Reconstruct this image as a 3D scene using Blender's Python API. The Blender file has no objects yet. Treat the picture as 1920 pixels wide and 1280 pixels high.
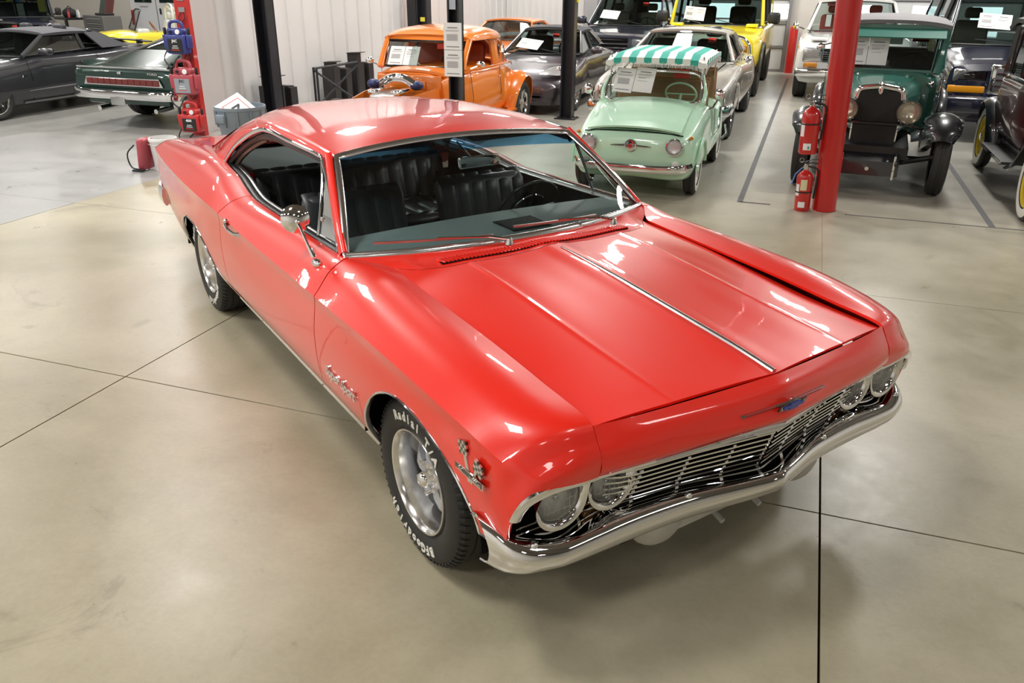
import bpy, bmesh, math, random
import numpy as np
from mathutils import Vector, Matrix

random.seed(7)
SC = bpy.context.scene
COL = SC.collection
PI = math.pi
R = math.radians

# ---------------------------------------------------------------- camera
CAR_TURN = -R(37.28)      # the red coupe stands askew in the hall; the hall itself is aligned with X and Y
CAM_POS = tuple(Matrix.Rotation(CAR_TURN, 3, 'Z') @ Vector((2.2818, -2.0177, 2.0285)))
YAW, PITCH, ROLL, FPX = R(146.71)+CAR_TURN, R(24.175), R(0.4228), 1501.0
def make_camera():
    f = Vector((math.cos(PITCH)*math.cos(YAW), math.cos(PITCH)*math.sin(YAW), -math.sin(PITCH)))
    r = Vector((math.sin(YAW), -math.cos(YAW), 0)); u = r.cross(f)
    c, s = math.cos(ROLL), math.sin(ROLL)
    r2 = c*r + s*u; u2 = -s*r + c*u
    cd = bpy.data.cameras.new('camera'); cd.sensor_width = 36; cd.lens = 36*FPX/1920
    cd.clip_end = 200; cd.clip_start = .05
    co = bpy.data.objects.new('camera', cd); COL.objects.link(co)
    m = Matrix((r2, u2, -f)).transposed().to_4x4(); m.translation = CAM_POS
    co.matrix_world = m
    SC.camera = co
make_camera()
SC.view_settings.view_transform = 'Standard'; SC.view_settings.look = 'None'
SC.view_settings.gamma = 1; SC.view_settings.use_curve_mapping = False
SC.view_settings.exposure = 0.33
SC.cycles.max_bounces = 10; SC.cycles.diffuse_bounces = 4; SC.cycles.glossy_bounces = 5
SC.cycles.transparent_max_bounces = 16; SC.cycles.transmission_bounces = 6
SC.cycles.use_denoising = True
SC.cycles.sample_clamp_indirect = 6
SC.cycles.caustics_reflective = False; SC.cycles.caustics_refractive = False

# hall frame: a = away from the camera side, b = to the right
TH = PI/2
E1 = Vector((math.cos(TH), math.sin(TH), 0)); E2 = Vector((math.sin(TH), -math.cos(TH), 0))
def H(b, a, z=0.0): return E2*b + E1*a + Vector((0, 0, z))
HROT = TH - PI/2           # rotation that turns +Y into "away" and +X into "right"

w = bpy.data.worlds.new('world'); SC.world = w; w.use_nodes = True
w.node_tree.nodes['Background'].inputs[0].default_value = (.80, .86, 1, 1)
w.node_tree.nodes['Background'].inputs[1].default_value = 1.2

CEIL = 5.6
LIGHTS = []
def area(b, a, sx, sy, power, z=CEIL-.45, col=(1, .975, .93)):
    ld = bpy.data.lights.new('ceiling_lamp', 'AREA'); ld.shape = 'RECTANGLE'; ld.size = sx; ld.size_y = sy
    ld.energy = power; ld.color = col
    lo = bpy.data.objects.new('ceiling_lamp', ld); COL.objects.link(lo)
    lo.location = H(b, a, z); lo.rotation_euler = (0, 0, HROT)
    LIGHTS.append((b, a, sx, sy, z))
for _b in (-18.5, -14.5, -10.4, -6.2, -2.05, 2.3, 6.6):
    for _a in (-6.2, -1.6, 3.6, 8.2, 12.7, 17.0):
        if _a == 3.6 and -5 < _b < 4: continue
        area(_b, _a, .7, 1.0, (24 if _b > -1 else 95) if _a < 0 else (88 if _b < -9 else 122))

# ---------------------------------------------------------------- materials
MATS = {}
def mat(name, col, rough=.5, metal=0., coat=0., spec=.5, emit=None, alpha=None, trans=0., ior=None, coat_rough=.03):
    if name in MATS: return MATS[name]
    m = bpy.data.materials.new(name); m.use_nodes = True
    b = m.node_tree.nodes['Principled BSDF']
    b.inputs['Base Color'].default_value = (*col, 1); b.inputs['Roughness'].default_value = rough
    b.inputs['Metallic'].default_value = metal; b.inputs['Coat Weight'].default_value = coat
    b.inputs['Coat Roughness'].default_value = coat_rough
    b.inputs['Specular IOR Level'].default_value = spec
    if trans: b.inputs['Transmission Weight'].default_value = trans
    if ior: b.inputs['IOR'].default_value = ior
    if emit: b.inputs['Emission Color'].default_value = (*emit[0], 1); b.inputs['Emission Strength'].default_value = emit[1]
    MATS[name] = m
    return m
def nodes(m):
    nt = m.node_tree; return nt, nt.nodes, nt.links, nt.nodes['Principled BSDF']
def paint(name, col, rough=.32, coat=1.0, metal=0., noise=.0):
    if name in MATS: return MATS[name]
    m = mat(name, col, rough, metal, coat, .5)
    nt, N, L, b = nodes(m)
    # very faint orange peel so that the lacquer is not mathematically flat
    t = N.new('ShaderNodeTexCoord'); n = N.new('ShaderNodeTexNoise'); n.inputs['Scale'].default_value = 34; n.inputs['Detail'].default_value = 1
    bp = N.new('ShaderNodeBump'); bp.inputs['Strength'].default_value = .012; bp.inputs['Distance'].default_value = .01
    L.new(t.outputs['Object'], n.inputs['Vector']); L.new(n.outputs['Fac'], bp.inputs['Height']); L.new(bp.outputs['Normal'], b.inputs['Coat Normal'])
    return m
def rough_mat(name, col, col2, rough=.6, scale=12., metal=0., spec=.5, bump=.0):
    if name in MATS: return MATS[name]
    m = mat(name, col, rough, metal, 0, spec)
    nt, N, L, b = nodes(m)
    t = N.new('ShaderNodeTexCoord'); n = N.new('ShaderNodeTexNoise'); n.inputs['Scale'].default_value = scale; n.inputs['Detail'].default_value = 5
    mx = N.new('ShaderNodeMix'); mx.data_type = 'RGBA'; mx.inputs[6].default_value = (*col, 1); mx.inputs[7].default_value = (*col2, 1)
    L.new(t.outputs['Object'], n.inputs['Vector']); L.new(n.outputs['Fac'], mx.inputs[0]); L.new(mx.outputs[2], b.inputs['Base Color'])
    if bump:
        bp = N.new('ShaderNodeBump'); bp.inputs['Strength'].default_value = bump; bp.inputs['Distance'].default_value = .01
        L.new(n.outputs['Fac'], bp.inputs['Height']); L.new(bp.outputs['Normal'], b.inputs['Normal'])
    return m
def glass(name, tint=(.8, .87, .85), rough=0., refl=1.0):
    """thin sheet of glass: tinted see-through plus fresnel reflection"""
    if name in MATS: return MATS[name]
    m = bpy.data.materials.new(name); m.use_nodes = True
    nt = m.node_tree; N = nt.nodes; L = nt.links; N.clear()
    o = N.new('ShaderNodeOutputMaterial'); mx = N.new('ShaderNodeMixShader'); t = N.new('ShaderNodeBsdfTransparent'); g = N.new('ShaderNodeBsdfGlossy')
    fr = N.new('ShaderNodeFresnel'); fr.inputs['IOR'].default_value = 1.5
    mu = N.new('ShaderNodeMath'); mu.operation = 'MULTIPLY'; mu.inputs[1].default_value = refl; mu.use_clamp = True
    t.inputs[0].default_value = (*tint, 1); g.inputs['Roughness'].default_value = rough
    L.new(fr.outputs[0], mu.inputs[0]); L.new(mu.outputs[0], mx.inputs[0]); L.new(t.outputs[0], mx.inputs[1]); L.new(g.outputs[0], mx.inputs[2]); L.new(mx.outputs[0], o.inputs[0])
    MATS[name] = m
    return m
CHROME = mat('chrome', (.83, .83, .84), .045, 1.)
MOULD = mat('bright_moulding', (.86, .86, .87), .20, 1.)
STAIN = mat('brushed_steel', (.55, .55, .55), .28, 1.)
ALU = mat('polished_aluminium', (.80, .79, .77), .13, 1.)
RUBBER = rough_mat('tyre_rubber', (.018, .018, .018), (.030, .029, .027), .62, 20)
BLACK = mat('black_trim', (.012, .012, .013), .4)
BLACKGLOSS = mat('gloss_black', (.006, .006, .007), .15, 0, 1)
DARK = mat('dark_void', (.008, .008, .008), .9, 0, 0, .1)
WHITE = mat('white_paper', (.86, .87, .87), .6)
INK = mat('print_ink', (.05, .05, .055), .6)
GLASS = glass('window_glass', (.74, .80, .78), 0, .8)
GLASSD = glass('dark_window_glass', (.27, .32, .31), 0, .6)
GREYP = mat('grey_plastic', (.12, .12, .125), .5)

# ---------------------------------------------------------------- mesh building
class MB:
    def __init__(s): s.v = []; s.f = []
    def add(s, vs, fs):
        o = len(s.v); s.v.extend([tuple(map(float, p)) for p in vs]); s.f.extend([tuple(i+o for i in f) for f in fs]); return s
    def grid(s, P, cu=False, cv=False, flip=False):
        P = np.asarray(P, float); n, m = P.shape[:2]; fs = []
        for i in range(n if cu else n-1):
            for j in range(m if cv else m-1):
                a = i*m+j; b = ((i+1) % n)*m+j; c = ((i+1) % n)*m+(j+1) % m; d = i*m+(j+1) % m
                fs.append((a, d, c, b) if flip else (a, b, c, d))
        return s.add(P.reshape(-1, 3), fs)
    def box(s, c, size, rot=None, bev=0.):
        x, y, z = [k/2 for k in size]
        if bev > 0:
            b = min(bev, x*.9, y*.9, z*.9)
            pts = []
            bm = bmesh.new(); bmesh.ops.create_cube(bm, size=1)
            for v in bm.verts: v.co = Vector((v.co.x*2*x, v.co.y*2*y, v.co.z*2*z))
            bmesh.ops.bevel(bm, geom=list(bm.edges), offset=b, segments=2, affect='EDGES', profile=.5)
            vs = [v.co.copy() for v in bm.verts]; bm.verts.index_update(); fs = [tuple(v.index for v in f.verts) for f in bm.faces]; bm.free()
        else:
            vs = [Vector((a, b, d)) for a in (-x, x) for b in (-y, y) for d in (-z, z)]
            fs = [(0, 1, 3, 2), (4, 6, 7, 5), (0, 4, 5, 1), (2, 3, 7, 6), (0, 2, 6, 4), (1, 5, 7, 3)]
        if rot is not None: vs = [rot @ v for v in vs]
        c = Vector(c)
        return s.add([v+c for v in vs], fs)
    def tube(s, pts, r, n=8, closed=False, flat=None, up=(0, 0, 1), cap=True):
        """swept section; flat=(ru, rn) gives radii along side / normal"""
        pts = [Vector(p) for p in pts]; K = len(pts); rr = r if hasattr(r, '__len__') else [r]*K
        rings = []; up = Vector(up); prev = None
        for i, p in enumerate(pts):
            if closed: t = pts[(i+1) % K]-pts[i-1]
            else: t = pts[min(i+1, K-1)]-pts[max(i-1, 0)]
            t.normalize()
            a = up.cross(t)
            if a.length < 1e-3: a = (prev if prev else Vector((1, 0, 0)))
            a.normalize(); b = t.cross(a).normalized(); prev = a
            fa, fb = flat if flat else (1, 1)
            rings.append([p + a*(math.cos(2*PI*k/n)*rr[i]*fa) + b*(math.sin(2*PI*k/n)*rr[i]*fb) for k in range(n)])
        o = len(s.v)
        s.grid(rings, cu=closed, cv=True)
        if cap and not closed:
            s.f.append(tuple(o+k for k in range(n))); s.f.append(tuple(o+(K-1)*n+k for k in reversed(range(n))))
        return s
    def bar(s, pts, wdt, hgt, up=(0, 0, 1), closed=False):
        """swept rectangle"""
        pts = [Vector(p) for p in pts]; K = len(pts); up = Vector(up); rings = []
        for i, p in enumerate(pts):
            t = (pts[(i+1) % K]-pts[i-1]) if closed else pts[min(i+1, K-1)]-pts[max(i-1, 0)]
            t.normalize(); a = up.cross(t).normalized(); b = t.cross(a).normalized()
            rings.append([p+a*(sx*wdt/2)+b*(sy*hgt/2) for sx, sy in ((-1, -1), (1, -1), (1, 1), (-1, 1))])
        o = len(s.v); s.grid(rings, cu=closed, cv=True)
        if not closed:
            s.f.append((o, o+1, o+2, o+3)); e = o+(K-1)*4; s.f.append((e+3, e+2, e+1, e))
        return s
    def lathe(s, prof, c=(0, 0, 0), axis='y', n=32, arc=None, cap=False):
        """prof: list of (radius, height along axis)"""
        P = []
        for k in range(n if arc is None else n+1):
            t = 2*PI*k/n if arc is None else arc[0]+(arc[1]-arc[0])*k/n
            row = []
            for r_, h in prof:
                x, y = r_*math.cos(t), r_*math.sin(t)
                row.append({'y': (x, h, y), 'z': (x, y, h), 'x': (h, x, y)}[axis])
            P.append([(a+c[0], b+c[1], d+c[2]) for a, b, d in row])
        o = len(s.v); s.grid(P, cu=(arc is None))
        if cap:
            m = len(prof); s.f.append(tuple(o+k*m for k in range(n))); s.f.append(tuple(o+k*m+m-1 for k in range(n)))
        return s
    def prism(s, poly, o, u, v, d):
        """extrude polygon (2d) placed at o with axes u, v by vector d"""
        o, u, v, d = Vector(o), Vector(u), Vector(v), Vector(d); n = len(poly)
        A = [o+u*a+v*b for a, b in poly]; B = [p+d for p in A]
        return s.add(A+B, [tuple(range(n)), tuple(range(2*n-1, n-1, -1))]+[(i, (i+1) % n, n+(i+1) % n, n+i) for i in range(n)])
    def sphere(s, c, r, n=16, m=10, sc=(1, 1, 1)):
        prof = [(math.sin(PI*k/m), -math.cos(PI*k/m)) for k in range(m+1)]
        P = [[(c[0]+r*sc[0]*a*math.cos(2*PI*k/n), c[1]+r*sc[1]*a*math.sin(2*PI*k/n), c[2]+r*sc[2]*h) for a, h in prof] for k in range(n)]
        return s.grid(P, cu=True)
    def mirror_y(s):
        n = len(s.v); s.v += [(x, -y, z) for x, y, z in s.v]; s.f += [tuple(i+n for i in reversed(f)) for f in s.f]; return s
    def flip_y(s):
        s.v = [(x, -y, z) for x, y, z in s.v]; s.f = [tuple(reversed(f)) for f in s.f]; return s
    def xf(s, M):
        s.v = [tuple(M @ Vector(p)) for p in s.v]; return s
    def mesh(s, name, smooth=35, merge=1e-5, thick=0.):
        me = bpy.data.meshes.new(name); me.from_pydata(s.v, [], s.f)
        bm = bmesh.new(); bm.from_mesh(me)
        if merge: bmesh.ops.remove_doubles(bm, verts=bm.verts, dist=merge)
        bmesh.ops.dissolve_degenerate(bm, edges=bm.edges, dist=1e-6)
        bmesh.ops.recalc_face_normals(bm, faces=bm.faces) if not thick else None
        if thick:
            bm.normal_update()
            bmesh.ops.solidify(bm, geom=list(bm.faces), thickness=thick)
        bm.to_mesh(me); bm.free()
        if smooth:
            for p in me.polygons: p.use_smooth = True
            me.set_sharp_from_angle(angle=R(smooth))
        return me
    def obj(s, name, m, parent=None, smooth=35, merge=1e-5, thick=0.):
        me = s.mesh(name, smooth, merge, thick); me.materials.append(m)
        return link(name, me, parent)
def link(name, me, parent=None):
    o = bpy.data.objects.new(name, me); COL.objects.link(o)
    if parent: o.parent = parent
    return o
def tag(o, label=None, cat=None, group=None, kind=None):
    if label: o['label'] = label
    if cat: o['category'] = cat
    if group: o['group'] = group
    if kind: o['kind'] = kind
    return o
def thing(name, label, cat, loc=(0, 0, 0), rz=0., group=None):
    o = bpy.data.objects.new(name, None); COL.objects.link(o); o.location = loc; o.rotation_euler = (0, 0, rz); o.empty_display_size = .1
    return tag(o, label, cat, group)
def dup(o, parent=None):
    c = o.copy(); COL.objects.link(c); c.parent = parent
    for ch in list(o.children): dup(ch, c)
    return c
def subparts(o, name): return [c for c in o.children if c.name.startswith(name)]

# splines -------------------------------------------------------
def pch(xs, ys):
    """monotone cubic through (xs, ys); xs ascending"""
    xs = np.array(xs, float); ys = np.array(ys, float); h = np.diff(xs); d = np.diff(ys)/h; m = np.zeros(len(xs))
    m[0], m[-1] = d[0], d[-1]
    for i in range(1, len(xs)-1):
        m[i] = 0 if d[i-1]*d[i] <= 0 else (h[i-1]+h[i])*3/((2*h[i]+h[i-1])/d[i-1]+(h[i]+2*h[i-1])/d[i])
    def f(x):
        x = min(max(x, xs[0]), xs[-1]); i = min(max(int(np.searchsorted(xs, x)-1), 0), len(h)-1)
        t = (x-xs[i])/h[i]
        return float(ys[i]*(2*t**3-3*t*t+1)+h[i]*m[i]*(t**3-2*t*t+t)+ys[i+1]*(-2*t**3+3*t*t)+h[i]*m[i+1]*(t**3-t*t))
    return f
def crs(P, n, sharp=(), closed=False):
    """Catmull-Rom resample of control points: n pieces per segment; sharp indices break the tangent"""
    P = [np.array(p, float) for p in P]; K = len(P); out = []
    for i in range(K if closed else K-1):
        p1, p2 = P[i], P[(i+1) % K]
        p0 = P[i-1] if (closed or i > 0) and i not in sharp else 2*p1-p2
        p3 = P[(i+2) % K] if (closed or i+2 < K) and (i+1) not in sharp else 2*p2-p1
        d1 = max(np.linalg.norm(p1-p0), 1e-6)**.5; d2 = max(np.linalg.norm(p2-p1), 1e-6)**.5; d3 = max(np.linalg.norm(p3-p2), 1e-6)**.5
        m1 = (p2-p1)+(d2/(d1+d2))*((p1-p0)*d2/d1-(p2-p1)) ; m2 = (p2-p1)+(d2/(d2+d3))*((p3-p2)*d2/d3-(p2-p1))
        for k in range(n):
            t = k/n
            out.append(p1*(2*t**3-3*t*t+1)+m1*(t**3-2*t*t+t)+p2*(-2*t**3+3*t*t)+m2*(t**3-t*t))
    if not closed: out.append(P[-1])
    return np.array(out)
class Patch:
    """tensor spline through ctrl[u][v]; evaluate with u (nominal value given per station) and v (row index)"""
    def __init__(s, us, C, sharp=()):
        s.us = list(us); s.C = np.array(C, float); s.sharp = set(sharp)
        s.F = [[pch(s.us, s.C[:, j, k]) for k in range(3)] for j in range(s.C.shape[1])]
    def row(s, u): return np.array([[f(u) for f in r] for r in s.F])
    def __call__(s, u, v, row=None):
        Rw = s.row(u) if row is None else row; n = len(Rw); i = min(max(int(v), 0), n-2); t = v-i
        p1, p2 = Rw[i], Rw[i+1]
        p0 = Rw[i-1] if i > 0 and i not in s.sharp else 2*p1-p2
        p3 = Rw[i+2] if i+2 < n and (i+1) not in s.sharp else 2*p2-p1
        d1 = max(np.linalg.norm(p1-p0), 1e-6)**.5; d2 = max(np.linalg.norm(p2-p1), 1e-6)**.5; d3 = max(np.linalg.norm(p3-p2), 1e-6)**.5
        m1 = (p2-p1)+(d2/(d1+d2))*((p1-p0)*d2/d1-(p2-p1)); m2 = (p2-p1)+(d2/(d2+d3))*((p3-p2)*d2/d3-(p2-p1))
        return p1*(2*t**3-3*t*t+1)+m1*(t**3-2*t*t+t)+p2*(-2*t**3+3*t*t)+m2*(t**3-t*t)
def bil(p00, p10, p11, p01, n=6, m=6, bulge=(0, 0, 0)):
    """curved quad sheet; bulge vector at the middle"""
    a, b, c, d = [np.array(p, float) for p in (p00, p10, p11, p01)]; bu = np.array(bulge, float); G = []
    for i in range(n+1):
        u = i/n; row = []
        for j in range(m+1):
            v = j/m; row.append((a*(1-u)+b*u)*(1-v)+(d*(1-u)+c*u)*v+bu*(4*u*(1-u))*(.35+.65*4*v*(1-v)))
        G.append(row)
    return np.array(G)

# text ----------------------------------------------------------
_TXT = {}
def text_mb(s, size, depth=.002, bold=0., sx=1.0, align='CENTER', shear=0.):
    """letters as a mesh in the XY plane, facing +Z"""
    key = (s, size, depth, bold, sx, align, shear)
    if key not in _TXT:
        c = bpy.data.curves.new('txt', 'FONT'); c.body = s; c.size = size; c.extrude = depth/2; c.offset = bold; c.align_x = align; c.align_y = 'CENTER'; c.resolution_u = 2; c.shear = shear
        o = bpy.data.objects.new('txt', c); COL.objects.link(o)
        dg = bpy.context.evaluated_depsgraph_get(); me = bpy.data.meshes.new_from_object(o.evaluated_get(dg))
        _TXT[key] = ([tuple((v.co.x*sx, v.co.y, v.co.z)) for v in me.vertices], [tuple(p.vertices) for p in me.polygons])
        bpy.data.objects.remove(o); bpy.data.curves.remove(c); bpy.data.meshes.remove(me)
    mb = MB(); mb.v = list(_TXT[key][0]); mb.f = list(_TXT[key][1]); return mb
def frame(o, x, y):
    """matrix with origin o, X along x, Z along x cross y"""
    x = Vector(x).normalized(); z = x.cross(Vector(y)).normalized(); y = z.cross(x)
    m = Matrix((x, y, z)).transposed().to_4x4(); m.translation = Vector(o); return m

# ================================================================ the hall
def make_floor():
    m = mat('sealed_concrete', (.5, .46, .37), .3, 0, 0, .5)
    nt, N, L, b = nodes(m)
    tc = N.new('ShaderNodeTexCoord'); 
    def noise(sc, det, ro=.55, dist=0.):
        n = N.new('ShaderNodeTexNoise'); n.inputs['Scale'].default_value = sc; n.inputs['Detail'].default_value = det; n.inputs['Roughness'].default_value = ro; n.inputs['Distortion'].default_value = dist
        L.new(tc.outputs['Object'], n.inputs['Vector']); return n
    def ramp(src, p0, p1, c0, c1):
        r = N.new('ShaderNodeValToRGB'); r.color_ramp.elements[0].position = p0; r.color_ramp.elements[1].position = p1
        r.color_ramp.elements[0].color = (*c0, 1); r.color_ramp.elements[1].color = (*c1, 1); L.new(src, r.inputs[0]); return r
    def mix(a, b_, f, mode='MIX'):
        x = N.new('ShaderNodeMix'); x.data_type = 'RGBA'; x.blend_type = mode
        if hasattr(f, 'links'): L.new(f, x.inputs[0])
        else: x.inputs[0].default_value = f
        L.new(a, x.inputs[6]); L.new(b_, x.inputs[7]); return x.outputs[2]
    n1 = noise(.55, 6, .6, .4); n2 = noise(2.6, 10, .72, .25); n3 = noise(40, 4, .7)
    base = ramp(n1.outputs['Fac'], .36, .64, (.325, .290, .195), (.475, .430, .315))
    fine = ramp(n2.outputs['Fac'], .25, .80, (.84, .83, .80), (1.10, 1.10, 1.10))
    c = mix(base.outputs[0], fine.outputs[0], .8, 'MULTIPLY')
    g = ramp(n3.outputs['Fac'], .35, .65, (.93, .93, .93), (1.05, 1.05, 1.05)); c = mix(c, g.outputs[0], .6, 'MULTIPLY')
    # grey bay on the left (hall x < -6.1) and greyer floor towards the far end
    sx = N.new('ShaderNodeSeparateXYZ'); L.new(tc.outputs['Object'], sx.inputs[0])
    gr = ramp(n2.outputs['Fac'], .3, .75, (.27, .27, .265), (.40, .40, .39))
    def step(sock, v, w_):
        r = N.new('ShaderNodeMapRange'); r.inputs['From Min'].default_value = v-w_; r.inputs['From Max'].default_value = v+w_; L.new(sock, r.inputs[0]); return r.outputs[0]
    lf = N.new('ShaderNodeMath'); lf.operation = 'SUBTRACT'; lf.inputs[0].default_value = 1; L.new(step(sx.outputs[0], -6.10, .03), lf.inputs[1])
    c = mix(c, gr.outputs[0], lf.outputs[0])
    gr2 = ramp(n1.outputs['Fac'], .3, .72, (.30, .295, .27), (.40, .39, .36))
    mf = N.new('ShaderNodeMath'); mf.operation = 'MULTIPLY'; mf.inputs[1].default_value = .8; L.new(step(sx.outputs[1], 5.2, 1.4), mf.inputs[0])
    c = mix(c, gr2.outputs[0], mf.outputs[0])
    # dark scuffs and stains
    st = noise(1.5, 9, .72, 1.2); sr = ramp(st.outputs['Fac'], .60, .68, (0, 0, 0), (1, 1, 1))
    sm = N.new('ShaderNodeMath'); sm.operation = 'MULTIPLY'; sm.inputs[1].default_value = .38; L.new(sr.outputs[0], sm.inputs[0])
    dk = N.new('ShaderNodeRGB'); dk.outputs[0].default_value = (.17, .145, .10, 1)
    c = mix(c, dk.outputs[0], sm.outputs[0])
    sp = noise(4.3, 3, .5); s2 = ramp(sp.outputs['Fac'], .735, .775, (0, 0, 0), (1, 1, 1)); s3 = N.new('ShaderNodeMath'); s3.operation = 'MULTIPLY'; s3.inputs[1].default_value = .5; L.new(s2.outputs[0], s3.inputs[0])
    c = mix(c, dk.outputs[0], s3.outputs[0])
    L.new(c, b.inputs['Base Color'])
    rr = ramp(n2.outputs['Fac'], .3, .8, (.26, .26, .26), (.42, .42, .42)); L.new(rr.outputs[0], b.inputs['Roughness'])
    bp = N.new('ShaderNodeBump'); bp.inputs['Strength'].default_value = .08; bp.inputs['Distance'].default_value = .02; L.new(n2.outputs['Fac'], bp.inputs['Height']); L.new(bp.outputs['Normal'], b.inputs['Normal'])
    return m
FLOORM = make_floor()
B0, B1, A0, A1 = -24.0, 12.0, -9.0, 19.45     # hall extents
# the slab is cast in bays split by saw-cut joints: each bay is its own slab piece
def floor():
    bx = [B0, -18.7, -15.0, -11.3, -7.7+.0, -6.10, -2.775, .895, 4.55, 8.2, B1]; ay = [A0, -5.7, -2.84, .065, 2.93, 5.9, 9.2, 13.2, A1]
    root = MB().box(((B0+B1)/2, (A0+A1)/2, -.06), (B1-B0, A1-A0, .08)).obj('floor', mat('joint_sealant', (.02, .018, .015), .8), None, smooth=0)
    root.rotation_euler = (0, 0, HROT); tag(root, kind='structure')
    for i in range(len(bx)-1):
        for j in range(len(ay)-1):
            g = .0045
            if j >= 4: g = .001
            x0, x1, y0, y1 = bx[i]+g, bx[i+1]-g, ay[j]+g, ay[j+1]-g
            MB().box(((x0+x1)/2, (y0+y1)/2, -.011), (x1-x0, y1-y0, .022)).obj('slab', FLOORM, root, smooth=0)
floor()
def tape():
    m = rough_mat('worn_line_paint', (.055, .055, .06), (.12, .12, .12), .6, 6)
    for b, a0, a1, w_ in ((.10, 5.35, 17.8, .055), (2.37, 5.25, 12, .055)):
        o = MB().box((b, (a0+a1)/2, .0015), (w_, a1-a0, .003)).obj('bay_line', m, None, smooth=0); o.rotation_euler = (0, 0, HROT)
        tag(o, 'dark painted bay line on the floor '+('beside the mint green car' if b < 1 else 'between the green and the maroon vintage cars'), 'line')
    o = MB().box((2.4, 5.22, .0015), (2.6, .018, .003)).obj('bay_line', m, None, smooth=0); o.rotation_euler = (0, 0, HROT)
    tag(o, 'thin dark line crossing the floor in front of the green vintage car', 'line')
    o = MB().box((.25, 5.36, .0015), (.3, .03, .003)).obj('bay_line', m, None, smooth=0); o.rotation_euler = (0, 0, HROT)
    tag(o, 'short dark end mark of the bay line beside the mint green car', 'line')
tape()
WALLM = rough_mat('white_metal_siding', (.60, .60, .60), (.72, .71, .70), .45, 1.2)
WALLF = rough_mat('far_wall', (.62, .60, .57), (.68, .66, .62), .6, 2)
def ribwall(name, p0, p1, h, pitch, d, ribw=.035):
    """sheet-metal wall: raised vertical ribs, from p0 to p1 (b, a)"""
    p0, p1 = Vector((*p0, 0)), Vector((*p1, 0)); t = (p1-p0); Ln = t.length; t.normalize(); n = Vector((-t.y, t.x, 0))*d
    prof = []; s = 0
    while s < Ln-pitch:
        prof += [(s, 0), (s+pitch-2*ribw, 0), (s+pitch-1.6*ribw, 1), (s+pitch-.4*ribw, 1)]; s += pitch
    prof += [(s, 0), (Ln, 0)]
    G = [[(*(p0+t*a+n*b)[:2], z) for z in (0, h)] for a, b in prof]
    o = MB().grid(G).obj(name, WALLM, None, smooth=0); o.rotation_euler = (0, 0, HROT); return tag(o, kind='structure')
def plainwall(name, p0, p1, h, m, th=.15, z0=0):
    p0, p1 = Vector((*p0, 0)), Vector((*p1, 0)); c = (p0+p1)/2; t = p1-p0
    o = MB().box((c.x, c.y, z0+h/2), (t.length, th, h), Matrix.Rotation(math.atan2(t.y, t.x), 3, 'Z')).obj(name, m, None, smooth=0)
    o.rotation_euler = (0, 0, HROT); return tag(o, kind='structure')
ribwall('wall_left', (-7.56, 6.75), (-7.56, A1), CEIL, .46, -.028)
plainwall('wall_end', (-7.64, 6.72), (-7.64, A1), CEIL, WALLF, .10)
ribwall('wall_back', (-7.55, A1-.02), (-5.35, A1-.02), CEIL, .185, -.022, .022)
plainwall('wall_rear', (B0, A1+.1), (B1, A1+.1), CEIL, WALLF, .16)
plainwall('wall_right', (B1, A0), (B1, A1), CEIL, WALLF)
plainwall('wall_front', (B0, A0), (B1, A0), CEIL, WALLF)
plainwall('wall_side', (B0, A0), (B0, A1), CEIL, WALLF)
# far partition of the left bay
c_ = MB().box(((B0+B1)/2, (A0+A1)/2, CEIL+.06), (B1-B0, A1-A0, .1)).obj('ceiling', mat('ceiling_white', (.22, .215, .205), .8), None, smooth=0); c_.rotation_euler = (0, 0, HROT); tag(c_, kind='structure')
for k, a in enumerate(np.arange(A0+1.5, A1, 2.9)):
    o = MB().box(((B0+B1)/2, a, CEIL-.16), (B1-B0, .16, .30)).obj('trim_%d' % (k+1), mat('roof_beam', (.16, .15, .15), .6), None, smooth=0); o.rotation_euler = (0, 0, HROT); tag(o, kind='structure')
def fixtures():
    for i, (b, a, sx, sy, z) in enumerate(LIGHTS):
        t = thing('ceiling_light', 'long white ceiling light fixture hanging above the hall floor', 'light', H(b, a, z), HROT, 'ceiling lights above the hall')
        MB().box((0, 0, .035), (sx+.06, sy+.06, .05)).obj('housing', mat('fixture_white', (.8, .8, .8), .5), t, smooth=0)
fixtures()
# overhead doors in the back wall
def overhead(name, b0, b1, a, h, wins, labels=None):
    m = rough_mat('door_panel_white', (.55, .56, .57), (.62, .62, .62), .5, 2)
    fr = thing(name, None, None, (0, 0, 0), HROT); fr['kind'] = 'structure'
    ph = .56
    for k in range(int(h/ph)):
        z0 = k*ph
        MB().box(((b0+b1)/2, a, z0+ph/2), (b1-b0, .06, ph-.03), bev=.012).obj('panel', m, fr, smooth=0)
        MB().box(((b0+b1)/2, a-.045, z0+.03), (b1-b0, .03, .06)).obj('stiffener', mat('dull_steel', (.30, .30, .31), .4, .6), fr, smooth=0)
    lit = mat('daylight_pane', (.9, .95, 1), .5, emit=((.90, .96, 1), 7.0))
    for wb in wins:
        f = MB().bar([(wb-.33, a-.036, 1.22), (wb+.33, a-.036, 1.22), (wb+.33, a-.036, 1.60), (wb-.33, a-.036, 1.60)], .05, .02, up=(0, 1, 0), closed=True).obj('window_frame', m, fr, smooth=0)
        MB().box((wb, a-.034, 1.41), (.62, .004, .34)).obj('pane', lit, f, smooth=0)
    for b in (b0-.05, b1+.05):
        MB().box((b, a-.05, h/2), (.08, .1, h)).obj('track', MATS['dull_steel'], fr, smooth=0)
    return fr
overhead('door_1', -3.9, -.15, A1-.06, 4.2, (-3.28, -.38, -1.75))
overhead('door_2', .95, 4.9, A1-.06, 4.2, (1.6, 2.95, 4.2))
overhead('door_3', 5.6, 9.5, A1-.06, 4.2, (6.4, 7.6))
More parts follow.
